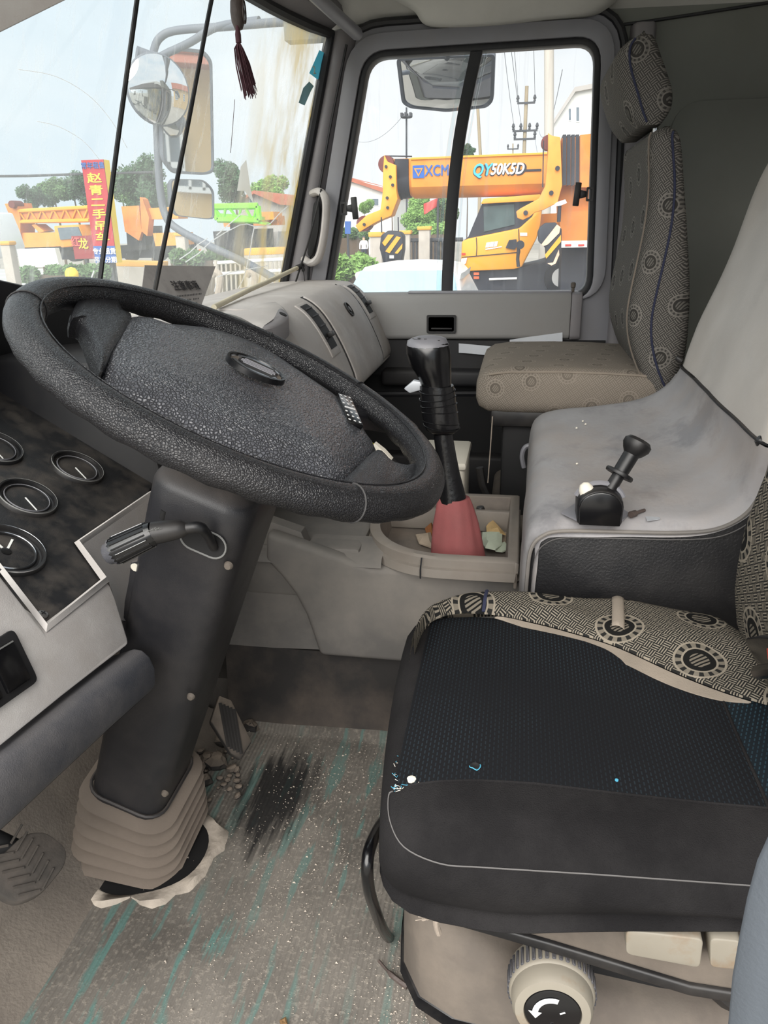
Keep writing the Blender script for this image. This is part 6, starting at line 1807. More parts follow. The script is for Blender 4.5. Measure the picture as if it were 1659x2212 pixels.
# carrier cab
cabp = z3([(95, 1345), (170, 1312), (760, 1192), (905, 1060), (1005, 880), (1020, 1000), (1005, 1150), (960, 1310), (790, 1640), (700, 1668), (78, 1695)])
slab('cab_body', cabp, C1 + 0.1, 1.3, 'crane_yellow', cr1, bevel=0.03)
slab('cab_roof', z3([(315, 905), (345, 858), (400, 846), (1000, 800), (1022, 862), (985, 874), (320, 912)]), C1 + 0.05, 1.4, 'crane_yellow', cr1, bevel=0.02)
slab('cab_glasshouse', z3([(330, 905), (1000, 865), (960, 1020), (760, 1195), (120, 1335), (170, 1290)]), C1 + 0.16, 1.15, 'crane_dark', cr1)
slab('cab_window', z3([(345, 945), (700, 915), (705, 1150), (350, 1235)]), C1 + 0.14, 0.04, 'cab_window', cr1)
obj('door_gap', tube([P(*q_, 'x', C1 + 0.09) for q_ in z3([(262, 1300), (268, 1420), (262, 1510)])], 0.008, 5), 'crane_dark', cr1)
obj('door_gap', tube([P(*q_, 'x', C1 + 0.09) for q_ in z3([(750, 1200), (760, 1420), (770, 1470), (95, 1530)])], 0.008, 5), 'crane_dark', cr1)
slab('door_handle', z3([(600, 1420), (640, 1330), (725, 1320), (735, 1400), (700, 1440)]), C1 + 0.05, 0.06, 'crane_dark', cr1)
for a in ((380, 1360, 40), (425, 1352, 50), (470, 1348, 42)):
    slab('cab_decal', z3([(a[0], a[1]), (a[0] + a[2], a[1] - 4), (a[0] + a[2] - 14, a[1] + 55), (a[0] - 14, a[1] + 58)]), C1 + 0.085, 0.012, 'logo_white', cr1)
slab('cab_decal', z3([(365, 1432), (550, 1402), (558, 1412), (370, 1445)]), C1 + 0.085, 0.012, 'logo_white', cr1)
slab('cab_decal', z3([(768, 1245), (850, 1245), (850, 1282), (768, 1282)]), C1 + 0.085, 0.012, 'logo_white', cr1)
slab('side_lamp', z3([(90, 1545), (155, 1535), (140, 1600), (85, 1615)]), C1 + 0.07, 0.03, 'logo_white', cr1)
slab('side_reflector', z3([(92, 1480), (135, 1478), (135, 1502), (92, 1504)]), C1 + 0.085, 0.012, 'safety_red', cr1)
for y_ in (1720, 1765):
    slab('side_marker', z3([(232, y_ - 14), (292, y_ - 14), (292, y_ + 14), (232, y_ + 14)]), C1 + 0.08, 0.02, 'cone_orange', cr1)
slab('chassis_skirt', z3([(80, 1695), (700, 1668), (1000, 1600), (1540, 1420), (1560, 1960), (60, 1960)]), C1 + 0.2, 1.6, 'crane_dark', cr1)
obj('side_step', tube([P(*q_, 'x', C1 + 0.12) for q_ in z3([(410, 1785), (730, 1772)])], 0.02, 6), 'logo_white', cr1)
slab('rear_body', z3([(1020, 1030), (1600, 990), (1590, 1320), (1200, 1330), (1000, 1180)]), C1 + 0.9, 1.2, 'crane_orange', cr1)
whc = z3([(1240, 1760)])[0]
disc('wheel_tyre', *whc, 36, C1 + 0.3, 0.5, 'tyre', cr1)
disc('wheel_hub', *whc, 20, C1 + 0.14, 0.25, 'hub_white', cr1)
# mirror post of the carrier
obj('cab_mirror_post', tube([P(*q_, 'x', C1 - 0.4) for q_ in z3([(750, 1420), (740, 1550), (748, 1640)])], 0.03, 6), 'crane_dark', cr1)
disc('cab_mirror', *z3([(770, 1385)])[0], 9, C1 - 0.4, 0.08, 'crane_dark', cr1, 16)

# its hook block
hk = thing('hook_block', 'dark hook block with yellow hazard stripes hanging under the lettered boom', 'hook block', P(845, 540, 'x', C1 - 0.4))
slab('block_body', z2([(610, 1235), (700, 1172), (850, 1190), (890, 1240), (890, 1420), (860, 1612), (650, 1622), (590, 1400)]), C1 - 0.35, 0.35, 'crane_dark', hk, bevel=0.02)
for s_ in ([(625, 1330), (700, 1225), (775, 1228), (660, 1375)], [(665, 1440), (810, 1245), (862, 1262), (720, 1462)], [(785, 1462), (885, 1340), (880, 1400), (820, 1470)]):
    slab('hazard_stripe', z2(s_), C1 - 0.37, 0.02, 'crane_yellow', hk)
slab('block_plate', z2([(718, 1490), (775, 1490), (775, 1530), (718, 1530)]), C1 - 0.37, 0.02, 'hub_white', hk)
for x_ in (615, 830):
    obj('hoist_rope', tube([P(*q_, 'x', C1 - 0.2) for q_ in z2([(x_, 1000), (x_ + 5, 1200)])], 0.012, 5), 'crane_dark', hk)

# ---- second crane, only its boom head and flank show beside the first
C2 = 13.5
cr2 = thing('second_truck_crane', 'weathered orange crane boom head behind the rear window pane', 'crane', V(C2 + 1, P(1240, 500, 'x', C2).y, GZ))
slab('boom_head', z3([(1092, 90), (1130, 120), (1235, 140), (1255, 700), (1200, 900), (1030, 985), (940, 1010), (880, 1060), (800, 1100), (735, 1075), (722, 1000), (780, 960), (985, 850), (1060, 700), (1090, 330)]), C2, 0.45, 'crane_orange', cr2, bevel=0.012)
disc('head_sheave', *z3([(1090, 210)])[0], 15, C2 + 0.25, 0.3, 'sheave_red', cr2)
for q_ in ((1200, 500), (1128, 785), (832, 1015)):
    disc('head_pin', *z3([q_])[0], 5, C2 - 0.02, 0.05, 'crane_dark', cr2, 14)
for k in range(4):
    a = 1262 + k * 50
    slab('boom_section', z3([(a, 110), (a + 40, 108), (a + 38, 690), (a - 5, 700)]), C2 + 0.05 + 0.02 * k, 0.7, 'crane_dark', cr2)
slab('boom_collar', z3([(1250, 150), (1470, 130), (1470, 690), (1250, 700)]), C2 + 0.12, 0.6, 'crane_worn', cr2)
slab('boom', z3([(1462, 115), (1900, 60), (1900, 720), (1462, 720)]), C2 + 0.0, 0.9, 'crane_worn', cr2)
slab('deck_flank', z3([(1215, 1010), (1900, 960), (1900, 1330), (1250, 1340)]), C2 + 0.3, 1.0, 'crane_worn', cr2)
slab('superstructure', z3([(1235, 702), (1900, 690), (1900, 1012), (1215, 1022), (1212, 905)]), C2 + 0.35, 0.9, 'crane_worn', cr2)
slab('reflective_strip', z3([(1210, 1372), (1560, 1362), (1560, 1412), (1215, 1420)]), C2 + 0.28, 0.03, 'logo_white', cr2)
for a in (1290, 1440):
    slab('red_reflector', z3([(a, 1380), (a + 70, 1378), (a + 70, 1400), (a, 1402)]), C2 + 0.265, 0.03, 'safety_red', cr2)
slab('deck_frame', z3([(1250, 1420), (1900, 1410), (1900, 1960), (1230, 1960)]), C2 + 0.6, 1.0, 'crane_dark', cr2)
slab('work_lamp', z3([(1165, 915), (1200, 890), (1290, 860), (1310, 900), (1240, 930), (1170, 940)]), C2 - 0.1, 0.15, 'logo_white', cr2)
obj('lamp_post', tube([P(*q_, 'x', C2 - 0.05) for q_ in z3([(1225, 920), (1215, 1120)])], 0.03, 6), 'crane_dark', cr2)
obj('rope_run', tube([P(*q_, 'x', C2 - 0.02) for q_ in z3([(1040, 180), (1030, 720)])], 0.01, 5), 'crane_dark', cr2)
hk2 = thing('worn_hook_block', 'worn hook block with pinkish stripes beside the orange crane cab', 'hook block', P(1185, 520, 'x', C2 - 0.4))
slab('block_body', z3([(1000, 1180), (1060, 1130), (1180, 1125), (1250, 1200), (1245, 1420), (1180, 1640), (1070, 1630), (1060, 1420), (980, 1350), (970, 1240)]), C2 - 0.4, 0.35, 'crane_dark', hk2, bevel=0.02)
emat('stripe_pink', (222, 186, 162), 0.7, var=0.2, vs_=6)
slab('hazard_stripe', z3([(1015, 1380), (1195, 1150), (1235, 1180), (1220, 1250), (1090, 1380), (1040, 1400)]), C2 - 0.42, 0.02, 'stripe_pink', hk2)
slab('hazard_stripe', z3([(1055, 1500), (1240, 1270), (1240, 1350), (1070, 1545)]), C2 - 0.42, 0.02, 'crane_yellow', hk2)
slab('hazard_stripe', z3([(1085, 1600), (1150, 1590), (1215, 1440), (1222, 1500), (1180, 1600), (1130, 1625)]), C2 - 0.42, 0.02, 'stripe_pink', hk2)

# ---- white car parked facing the truck
CXp = 10.0
cc0 = P(880, 600, 'x', CXp)
cy = P(880, 600, 'x', CXp).y
zr = P(920, 575, 'x', CXp).z
car = thing('white_car', 'white car roof and pale windscreen just below the passenger window', 'car', V(CXp + 0.5, cy, GZ))
def crow(y_, w_, pts): return [V(x, cy + y_ * w_, z) for x, z in pts]
def car_sec(x, zt, hw, zb=GZ + 0.25, belt=None):
    zm = zt - 0.06
    return [V(x, cy + a * hw, z) for a, z in ((-1.0, zb), (-1.02, lerp(zb, zt, 0.5)), (-0.97, zm - 0.05), (-0.86, zt - 0.02), (-0.5, zt + 0.015), (0, zt + 0.025), (0.5, zt + 0.015), (0.86, zt - 0.02), (0.97, zm - 0.05), (1.02, lerp(zb, zt, 0.5)), (1.0, zb))]
zg = GZ
obj('roof', loft([car_sec(CXp, zr - 0.02, 0.66, zr - 0.16), car_sec(CXp + 0.25, zr, 0.69, zr - 0.16), car_sec(CXp + 1.4, zr, 0.69, zr - 0.16), car_sec(CXp + 1.9, zr - 0.05, 0.66, zr - 0.2)]), 'car_white', car, smooth=60)
obj('cabin', loft([car_sec(CXp - 0.75, zr - 0.52, 0.82, zr - 0.66), car_sec(CXp - 0.02, zr - 0.06, 0.68, zr - 0.6), car_sec(CXp + 1.7, zr - 0.06, 0.68, zr - 0.6), car_sec(CXp + 2.3, zr - 0.5, 0.8, zr - 0.6)]), 'car_white', car, smooth=60)
wsq = [V(CXp - 0.72, cy - 0.74, zr - 0.49), V(CXp - 0.72, cy + 0.74, zr - 0.49), V(CXp - 0.05, cy + 0.58, zr - 0.065), V(CXp - 0.05, cy - 0.58, zr - 0.065)]
obj('windscreen', prism(wsq, (-0.03, 0, 0.02)), 'car_glass', car)
obj('bonnet', loft([car_sec(CXp - 1.9, zr - 0.72, 0.78), car_sec(CXp - 1.5, zr - 0.60, 0.84), car_sec(CXp - 0.7, zr - 0.52, 0.86), car_sec(CXp + 2.4, zr - 0.52, 0.86), car_sec(CXp + 2.6, zr - 0.6, 0.8)]), 'car_white', car, smooth=60)
for dx in (-1.3, 1.6):
    for s_ in (-1, 1):
        obj('wheel', lathe([(0, -0.1), (0.28, -0.1), (0.31, -0.05), (0.31, 0.05), (0.28, 0.1), (0, 0.1)], V(CXp + dx, cy + s_ * 0.76, GZ + 0.31), (0, 1, 0), 20), 'tyre', car)

# ---- poles and wires
def pole(name, px0, py0, py1, wpx, X, mt, label, arms=(), px1=None):
    a, b = P(px0, py0, 'x', X), P(px1 if px1 else px0, py1, 'x', X)
    r = wpx / 2 / F_PX * (a - EYE).dot(FW)
    pl_ = thing(name, label, 'pole', V(b.x, b.y, GZ))
    obj('shaft', tube([a, b, V(b.x, b.y, GZ)], [r * 0.95, r, r * 1.1], 12), mt, pl_)
    for (hpx, half, ins) in arms:
        c_ = a.lerp(b, (hpx - py0) / (py1 - py0))
        h_ = half / F_PX * (a - EYE).dot(FW)
        obj('crossarm', box(c_ + V(-r, 0, 0), 0.1, 2 * h_, 0.09), 'iron_dark', pl_)
        for s_ in ins:
            obj('insulator', lathe([(0, 0), (0.07, 0.02), (0.05, 0.12), (0.09, 0.16), (0.05, 0.3), (0, 0.34)], c_ + V(-r, h_ * s_, 0.04), (0, 0, 1), 8), 'iron_dark', pl_)
    return pl_
pole('concrete_pole', 1186, -40, 330, 22, 19, 'pole_concrete', 'thick pale concrete pole rising behind the orange booms')
pole('power_pole', 1138, 186, 335, 8, 45, 'pole_wood', 'tall power pole with two crossarms above the lettered boom', ((222, 19, (-0.95, 0.95)), (282, 27, (-0.95, -0.35, 0.35, 0.95)), (300, 24, (-0.9, 0.9))), px1=1132)
pole('leaning_pole', 1032, 232, 340, 7, 30, 'pole_wood', 'plain tan pole rising behind the window divider', (), px1=1038)
pole('far_pole', 1108, 310, 335, 3, 70, 'pole_wood', 'distant thin pole with a short crossarm behind the boom', ((322, 12, (-0.9, 0.9)),))
lp_ = pole('lamp_mast', 878, 232, 345, 4, 50, 'iron_dark', 'slender lamp mast with a cage of lamps, left of the divider', ())
c_ = P(878, 253, 'x', 50)
obj('lamp_ring', tube([c_ + V(0.3 * math.cos(a), 0.3 * math.sin(a), 0) for a in [k / 12 * 6.283 for k in range(12)]], 0.05, 6, True), 'iron_dark', lp_)
for k in range(6):
    a = k / 6 * 6.283
    obj('lamp', box(c_ + V(0.3 * math.cos(a), 0.3 * math.sin(a), 0.12), 0.14, 0.14, 0.2), 'iron_dark', lp_)
def wire(p, q, X1, X2, sag, label, r=0.012):
    a, b = P(*p, 'x', X1), P(*q, 'x', X2)
    pts = [a.lerp(b, k / 14) - V(0, 0, sag * 4 * (k / 14) * (1 - k / 14)) for k in range(15)]
    o_ = obj('overhead_wire', tube(pts, r, 5), 'wire_grey')
    tag(o_, label, 'wire', 'overhead wires')
for p, q, s_, lb in (((1120, 222), (1100, -60), .1, 'thin wire rising from the left end of the upper crossarm'), ((1156, 222), (1150, -60), .1, 'thin wire rising from the right end of the upper crossarm'),
                     ((1112, 282), (1072, -60), .3, 'thin wire rising from the left end of the lower crossarm'), ((1164, 282), (1215, 150), 1.0, 'thin wire from the lower crossarm passing behind the concrete pole'),
                     ((1128, 282), (1085, -60), .2, 'thin wire rising from an inner insulator of the lower crossarm'), ((1156, 300), (1194, 318), 0.8, 'short sagging wire below the lower crossarm towards the second crane')):
    wire(p, q, 45, 30, s_, lb)
wire((770, 305), (878, 240), 60, 50, 0.6, 'thin overhead wire strung across the sky behind the window divider')
tag_w = P(0, 380, 'x', 18)
o_ = obj('black_cable', tube([P(-60, 381, 'x', 18), P(60, 380, 'x', 18.2), P(176, 376, 'x', 18.4), P(330, 372, 'x', 19)], 0.028, 6), 'iron_dark')
tag(o_, 'black overhead cable running behind the red billboard', 'cable')

# ---- buildings
def house(name, label, X, wall, depth, wmt, roof, rmt, wins=()):
    a = [P(px, py, 'x', X) for px, py in wall]
    h = thing(name, label, 'building', V(X + depth / 2, sum(p.y for p in a) / len(a), GZ))
    zl = min(p.z for p in a)
    a = [V(p.x, p.y, GZ) if p.z < zl + 0.15 * (max(q.z for q in a) - zl) else p for p in a]
    obj('wall', prism(a, (depth, 0, 0)), wmt, h)
    if roof: obj('roof', prism([P(px, py, 'x', X - 0.4) for px, py in roof], (depth + 0.8, 0, 0)), rmt, h)
    for (x0, y0, x1, y1) in wins:
        f = obj('window', prism([P(px, py, 'x', X - 0.06) for px, py in ((x0, y0), (x1, y0), (x1, y1), (x0, y1))], (0.1, 0, 0)), 'window_frame', h)
        iw = (x1 - x0) * 0.14; ih = (y1 - y0) * 0.1
        obj('window_pane', prism([P(px, py, 'x', X - 0.1) for px, py in ((x0 + iw, y0 + ih), (x1 - iw, y0 + ih), (x1 - iw, y1 - ih), (x0 + iw, y1 - ih))], (0.1, 0, 0)), 'window_dark', h)
    return h
house('white_house', 'white house with a reddish pitched roof behind the boom tip', 62, [(700, 560), (700, 410), (752, 384), (790, 394), (850, 420), (850, 560)], 12, 'render_white', [(752, 382), (852, 416), (852, 424), (752, 390), (700, 414), (700, 406)], 'roof_tile', ((800, 428, 820, 445),))
wb = house('white_block', 'pale multi-storey block behind the second crane, at the window edge', 62, [(1195, 330), (1195, 262), (1240, 195), (1330, 178), (1330, 330)], 20, 'render_white', [(1190, 268), (1242, 188), (1335, 170), (1335, 180), (1243, 198), (1194, 272)], 'render_grey', ((1228, 232, 1234, 262), (1244, 228, 1252, 264)))
house('grey_house', 'low grey house with reddish roof beside the green boom', 48, [(520, 520), (520, 432), (548, 416), (600, 438), (660, 440), (660, 520)], 8, 'render_grey', [(548, 411), (660, 428), (660, 446), (604, 442), (548, 418), (520, 434), (516, 430)], 'roof_tile', ((538, 428, 546, 438),))
# beige house behind the truck, seen only in the mirrors
bh = thing('beige_house', 'beige house with red tiled roof reflected in the tall mirror', 'building', V(7.0, -10.0, GZ))
HYF = -8.4
obj('wall', bbox(2.9, 12.0, HYF - 5.5, HYF, GZ, 2.9), 'render_beige', bh)
obj('roof', loft([[V(x, HYF + 0.5, 2.8), V(x, HYF - 2.7, 4.8), V(x, HYF - 6.0, 2.8)] for x in (2.5, 12.4)]), 'roof_tile', bh)
for k in range(7):
    f = (k + 0.5) / 7
    obj('tile_course', tube([V(2.5, lerp(HYF + 0.52, HYF - 2.7, f), lerp(2.83, 4.83, f)), V(12.4, lerp(HYF + 0.52, HYF - 2.7, f), lerp(2.83, 4.83, f))], 0.04, 6), 'roof_tile', bh)
for x in (3.7, 7.0, 9.8):
    wn = obj('window', bbox(x - 0.4, x + 0.4, HYF - 0.05, HYF + 0.06, 0.6, 2.0), 'window_dark', bh)
    for q_ in (-0.4, -0.2, 0.0, 0.2, 0.4): obj('window_bar', bbox(x + q_ - 0.02, x + q_ + 0.02, HYF + 0.04, HYF + 0.10, 0.6, 2.0), 'window_frame', wn)
    for q_ in (0.6, 1.1, 1.55, 2.0): obj('window_bar', bbox(x - 0.4, x + 0.4, HYF + 0.04, HYF + 0.10, q_ - 0.04, q_ + 0.04), 'window_frame', wn)

# ---- trees, hedges
def leaf_cloud(blobs, n, size, seed):
    rnd = random.Random(seed)
    vv, ff = [], []
    tot = sum(r ** 2 for _, r in blobs)
    for c_, r in blobs:
        for _ in range(int(n * r * r / tot)):
            d = V(rnd.gauss(0, 1), rnd.gauss(0, 1), rnd.gauss(0, 1)).normalized()
            p = c_ + d * r * (0.55 + 0.5 * rnd.random() ** 0.5)
            t1 = V(rnd.gauss(0, 1), rnd.gauss(0, 1), rnd.gauss(0, 1)).normalized()
            t2 = t1.orthogonal().normalized()
            s_ = size * rnd.uniform(0.6, 1.4)
            o = len(vv)
            vv += [p - t1 * s_, p + t2 * s_ * 0.6, p + t1 * s_, p - t2 * s_ * 0.6]
            ff.append((o, o + 1, o + 2, o + 3))
    return vv, ff
def tree(px, py, rpx, X, label, mt, seed, tall=1.0, group='trees beyond the yard'):
    c_ = P(px, py, 'x', X); r = rpx / F_PX * (c_ - EYE).dot(FW)
    tr = thing('broadleaf_tree', label, 'tree', V(c_.x, c_.y, GZ), group)
    rnd = random.Random(seed)
    obj('trunk', tube([V(c_.x, c_.y, GZ), V(c_.x + 0.1, c_.y, lerp(GZ, c_.z, 0.5)), V(c_.x, c_.y + 0.1, c_.z)], [r * 0.09, r * 0.07, r * 0.03], 8), 'bark', tr)
    bl2 = [(c_, r * 0.62)] + [(c_ + V(rnd.uniform(-.6, .6) * r, rnd.uniform(-.75, .75) * r, rnd.uniform(-.7, .6) * r * tall), r * rnd.uniform(0.3, 0.5)) for _ in range(11)]
    core = []
    for b_, q_ in bl2:
        core.append(lathe([(0, -q_ * .7), (q_ * .5, -q_ * .45), (q_ * .65, 0), (q_ * .5, q_ * .45), (0, q_ * .7)], b_, (0, 0, 1), 9))
    fo = obj('crown', join(leaf_cloud(bl2, 4200, r * 0.075, seed), *core), mt, tr, smooth=0)
    return tr
tree(70, 428, 30, 34, 'small rounded tree at the far left behind the orange boom', 'leaf_dark', 1)
tree(118, 412, 36, 36, 'bushy tree between the small tree and the red billboard', 'leaf_green', 2)
tree(160, 408, 36, 40, 'dark tree just behind the red billboard', 'leaf_dark', 3)
tree(265, 412, 38, 38, 'tree beside the yellow edge of the red billboard', 'leaf_green', 4)
tree(312, 398, 50, 36, 'tall tree behind the black mirror stem', 'leaf_dark', 5, 1.2)
tree(355, 420, 34, 40, 'tree behind the tall mirror arm', 'leaf_green', 12, 1.0)
tree(507, 395, 42, 44, 'tall pointed tree beside the small lower mirror', 'leaf_dark', 6, 1.5)
tree(578, 412, 40, 60, 'light green tree above the reddish roof', 'leaf_light', 7)
tree(905, 455, 34, 42, 'green tree under the lettered boom', 'leaf_light', 8)
tree(955, 455, 34, 44, 'green tree behind the red flag and window divider', 'leaf_green', 9)
tree(790, 445, 16, 40, 'small bright tree behind the hanging hook', 'leaf_light', 10)
tree(846, 398, 20, 50, 'dark tree in the notch between boom head and white house', 'leaf_dark', 13)
tree(1012, 325, 16, 50, 'dark tree top peeping above the boom at the divider', 'leaf_dark', 11)
def hedge(name, pts, X, th, label, mt, seed, n=2500, size=0.06):
    a = [P(px, py, 'x', X) for px, py in pts]
    h = thing(name, label, 'hedge', V(X + th / 2, sum(p.y for p in a) / len(a), GZ))
    ys_ = [p.y for p in a]; zs = [p.z for p in a]
    y0, y1, z0, z1 = min(ys_), max(ys_), min(zs), max(zs)
    rr = (z1 - z0) * 0.5
    k = max(2, int((y1 - y0) / (rr * 0.9)))
    rnd = random.Random(seed)
    bl2 = [(V(X + th / 2 + rnd.uniform(-.3, .3) * th, lerp(y0, y1, (i + 0.5) / k), (z0 + z1) / 2 + rnd.uniform(-.15, .1) * rr), rr * rnd.uniform(0.85, 1.05)) for i in range(k)]
    core = [lathe([(0, -q_ * .85), (q_ * .6, -q_ * .6), (q_ * .8, 0), (q_ * .6, q_ * .55), (0, q_ * .8)], b_, (0, 0, 1), 9) for b_, q_ in bl2]
    obj('foliage', join(leaf_cloud(bl2, n, size, seed), *core), mt, h, smooth=0)
    obj('stems', bbox(X + th * 0.3, X + th * 0.7, y0 + 0.1, y1 - 0.1, GZ, z0 + 0.1), 'bark', h)
    return h
hedge('clipped_hedge', [(700, 492), (790, 492), (790, 520), (700, 520)], 30, 1.5, 'clipped green hedge along the road, left of the boom head', 'leaf_green', 31)
hedge('roadside_bush', [(712, 560), (800, 552), (800, 612), (712, 612)], 13, 1.2, 'leafy bush at the lower corner of the passenger window', 'leaf_light', 32, 2500, 0.05)
hedge('yard_hedge', [(30, 575), (195, 575), (195, 612), (30, 612)], 11, 0.8, 'low green hedge in front of the white board', 'leaf_green', 33, 3500, 0.035)
hedge('verge_bush', [(355, 540), (470, 540), (470, 575), (355, 575)], 16, 0.8, 'scrubby green verge behind the notice card', 'leaf_green', 34, 3000, 0.05)
hedge('far_bush', [(880, 482), (965, 482), (965, 512), (880, 512)], 32, 1.0, 'low bush behind the iron gate bars', 'leaf_light', 35)

# ---- gate pillars, walls, fence
def pillar(px0, px1, py0, py1, X, cap, label):
    a, b = P(px0, py0, 'x', X), P(px1, py0, 'x', X)
    w_ = abs(a.y - b.y); cyy = (a.y + b.y) / 2
    gp_ = thing('gate_pillar', label, 'pillar', V(X + w_ / 2, cyy, GZ), 'gate pillars')
    obj('shaft', bbox(X, X + w_, cyy - w_ / 2, cyy + w_ / 2, GZ, a.z), 'stone_pillar', gp_, bevel=0.01)
    hc = (P(px0, py0 - cap, 'x', X).z - a.z)
    obj('cap_stone', bbox(X - w_ * 0.12, X + w_ * 1.12, cyy - w_ * 0.62, cyy + w_ * 0.62, a.z, a.z + hc), 'coping', gp_, bevel=0.02)
    return gp_
pillar(799, 824, 512, 575, 19, 11, 'grey gate pillar with orange cap below the boom tip')
pillar(862, 885, 506, 560, 21, 8, 'gate pillar with orange cap behind the hook block')
pillar(904, 928, 497, 570, 21, 8, 'gate pillar with orange cap left of the window divider')
pillar(0, 20, 530, 620, 9.8, 9, 'grey pillar with orange cap at the left edge of the windscreen')
pillar(378, 398, 510, 570, 20, 6, 'grey pillar behind the lower mirror arm')
ga = thing('iron_gate', 'black iron gate between the stone pillars', 'gate', P(915, 560, 'x', 21.2))
ga.location.z = GZ; WORLD_LOC[ga.name] = Vector(ga.location)
obj('top_rail', tube([P(885, 519, 'x', 21.2), P(1000, 517, 'x', 21.2)], 0.05, 6), 'iron_dark', ga)
for px in (893, 900, 932, 940, 948, 956, 964):
    a = P(px, 519, 'x', 21.2)
    obj('gate_bar', tube([a, V(a.x, a.y, GZ)], 0.03, 6), 'iron_dark', ga)
sn = slab('blue_notice_board', [(745, 478), (757, 478), (757, 505), (745, 505)], 26, 0.08, 'sign_blue'); obj('sign_post', tube([P(751, 500, 'x', 26.04), V(26.04, P(751, 500, 'x', 26.04).y, GZ)], 0.04, 6), 'iron_dark', sn); tag(sn, 'small blue notice board on the hedge, left of the boom head', 'sign')
def wallx(name, pts, X, th, mt, capmt, label, cap=6):
    a = [P(px, py, 'x', X) for px, py in pts]
    wl = thing(name, label, 'wall', V(X, (a[0].y + a[1].y) / 2, GZ))
    obj('masonry', prism([a[0], a[1], V(a[1].x, a[1].y, GZ), V(a[0].x, a[0].y, GZ)], (th, 0, 0)), mt, wl)
    if capmt:
        ca = [P(pts[0][0], pts[0][1] - cap, 'x', X), P(pts[1][0], pts[1][1] - cap, 'x', X)]
        obj('coping', prism([ca[0], ca[1], a[1], a[0]], (th, 0, 0)), capmt, wl, bevel=0.01)
    return wl
wallx('yard_wall', [(250, 575), (345, 578)], 15, 0.4, 'stone_pillar', 'coping', 'low wall with orange coping at the foot of the billboard', 12)
wallx('kerb_wall', [(527, 552), (640, 548)], 13, 0.5, 'stone_pillar', 'coping', 'low wall with broad yellow coping beside the windscreen pillar', 15)
wb_ = slab('white_board', [(36, 538), (118, 536), (128, 575), (44, 578)], 14, 0.15, 'render_white'); [obj('board_post', tube([P(px, 560, 'x', 14.08), V(14.08, P(px, 560, 'x', 14.08).y, GZ)], 0.05, 6), 'iron_dark', wb_) for px in (60, 110)]; tag(wb_, 'blank white board standing behind the low hedge', 'board')
yb = obj('yellow_ball', lathe([(0, -0.09), (0.055, -0.075), (0.085, -0.03), (0.09, 0.0), (0.085, 0.03), (0.055, 0.075), (0, 0.09)], P(155, 592, 'x', 10), (0, 0, 1), 18), 'sign_yellow')
yb.name = 'yellow_bollard_ball'; tag(yb, 'round yellow bollard ball just above the steering wheel rim', 'bollard')
obj('bollard_stem', tube([P(155, 596, 'x', 10), V(P(155, 596, 'x', 10).x, P(155, 596, 'x', 10).y, GZ)], 0.04, 8), 'stone_pillar', yb)
# white barred barrier near the truck
br = thing('barred_barrier', 'white barred metal barrier seen low through the windscreen corner', 'barrier', P(520, 610, 'x', 9))
br.location.z = GZ; WORLD_LOC[br.name] = Vector(br.location)
obj('rail', tube([P(462, 568, 'x', 9), P(612, 560, 'x', 9)], 0.02, 6), 'window_frame', br)
obj('rail', tube([P(462, 592, 'x', 9), P(612, 584, 'x', 9)], 0.02, 6), 'window_frame', br)
for k in range(15):
    px = 468 + k * 10
    obj('bar', tube([P(px, 568 - k * 0.5, 'x', 9), P(px + 3, 640, 'x', 9)], 0.012, 5), 'stone_pillar', br)
for px in (466, 540, 610):
    a = P(px, 600, 'x', 9)
    obj('barrier_post', tube([P(px, 562, 'x', 9), V(9, a.y, GZ)], 0.03, 6), 'stone_pillar', br)
for px in (470, 545):
    a = [P(px, 640, 'x', 8.6), P(px + 6, 600, 'x', 8.6), P(px - 4, 588, 'x', 8.6), P(px - 12, 596, 'x', 8.6)]
    obj('hoop', tube(catmull(a, 4), 0.04, 8), 'rope_beige', br)
for k, (px, lab) in enumerate(((421, 'orange and white traffic cone, the left of a pair'), (434, 'orange and white traffic cone, the right of a pair'))):
    a = P(px, 560, 'x', 17)
    cnn = thing('traffic_cone', lab, 'cone', a, 'traffic cones')
    hgt = P(px, 538, 'x', 17).z - a.z
    obj('cone_body', lathe([(0.09, 0), (0.02, hgt), (0, hgt)], a, (0, 0, 1), 12), 'cone_orange', cnn)
    obj('cone_band', lathe([(0.069, hgt * 0.34), (0.047, hgt * 0.64)], a, (0, 0, 1), 12), 'logo_white', cnn)
    obj('cone_foot', bbox(a.x - 0.06, a.x + 0.06, a.y - 0.055, a.y + 0.055, GZ, a.z + 0.02), 'iron_dark', cnn)

# ---- red vertical billboard
BX = 14.0
bbm = P(229, 566, 'x', BX)
zt_, zb_ = P(204, 345, 'x', BX).z, P(229, 568, 'x', BX).z
yL, yR = P(206, 566, 'x', BX).y, P(252, 566, 'x', BX).y
bb = thing('vertical_billboard', 'tall red billboard with yellow Chinese characters and yellow side', 'billboard', V(BX, (yL + yR) / 2, GZ))
wd_ = yL - yR
zs_ = lerp(zb_, zt_, 0.17)
obj('red_face', bbox(BX, BX + 0.02, yR, yL, zs_, zt_), 'sign_red', bb)
obj('blue_face', bbox(BX, BX + 0.02, yR, yL, zb_, zs_), 'sign_blue', bb)
obj('board_core', bbox(BX + 0.02, BX + 0.22, yR, yL, zb_, zt_), 'sign_yellow', bb)
obj('post', bbox(BX + 0.08, BX + 0.22, (yL + yR) / 2 - 0.08, (yL + yR) / 2 + 0.08, GZ, zb_), 'iron_dark', bb)
bd = V(0, -1, 0)
cyb = (yL + yR) / 2
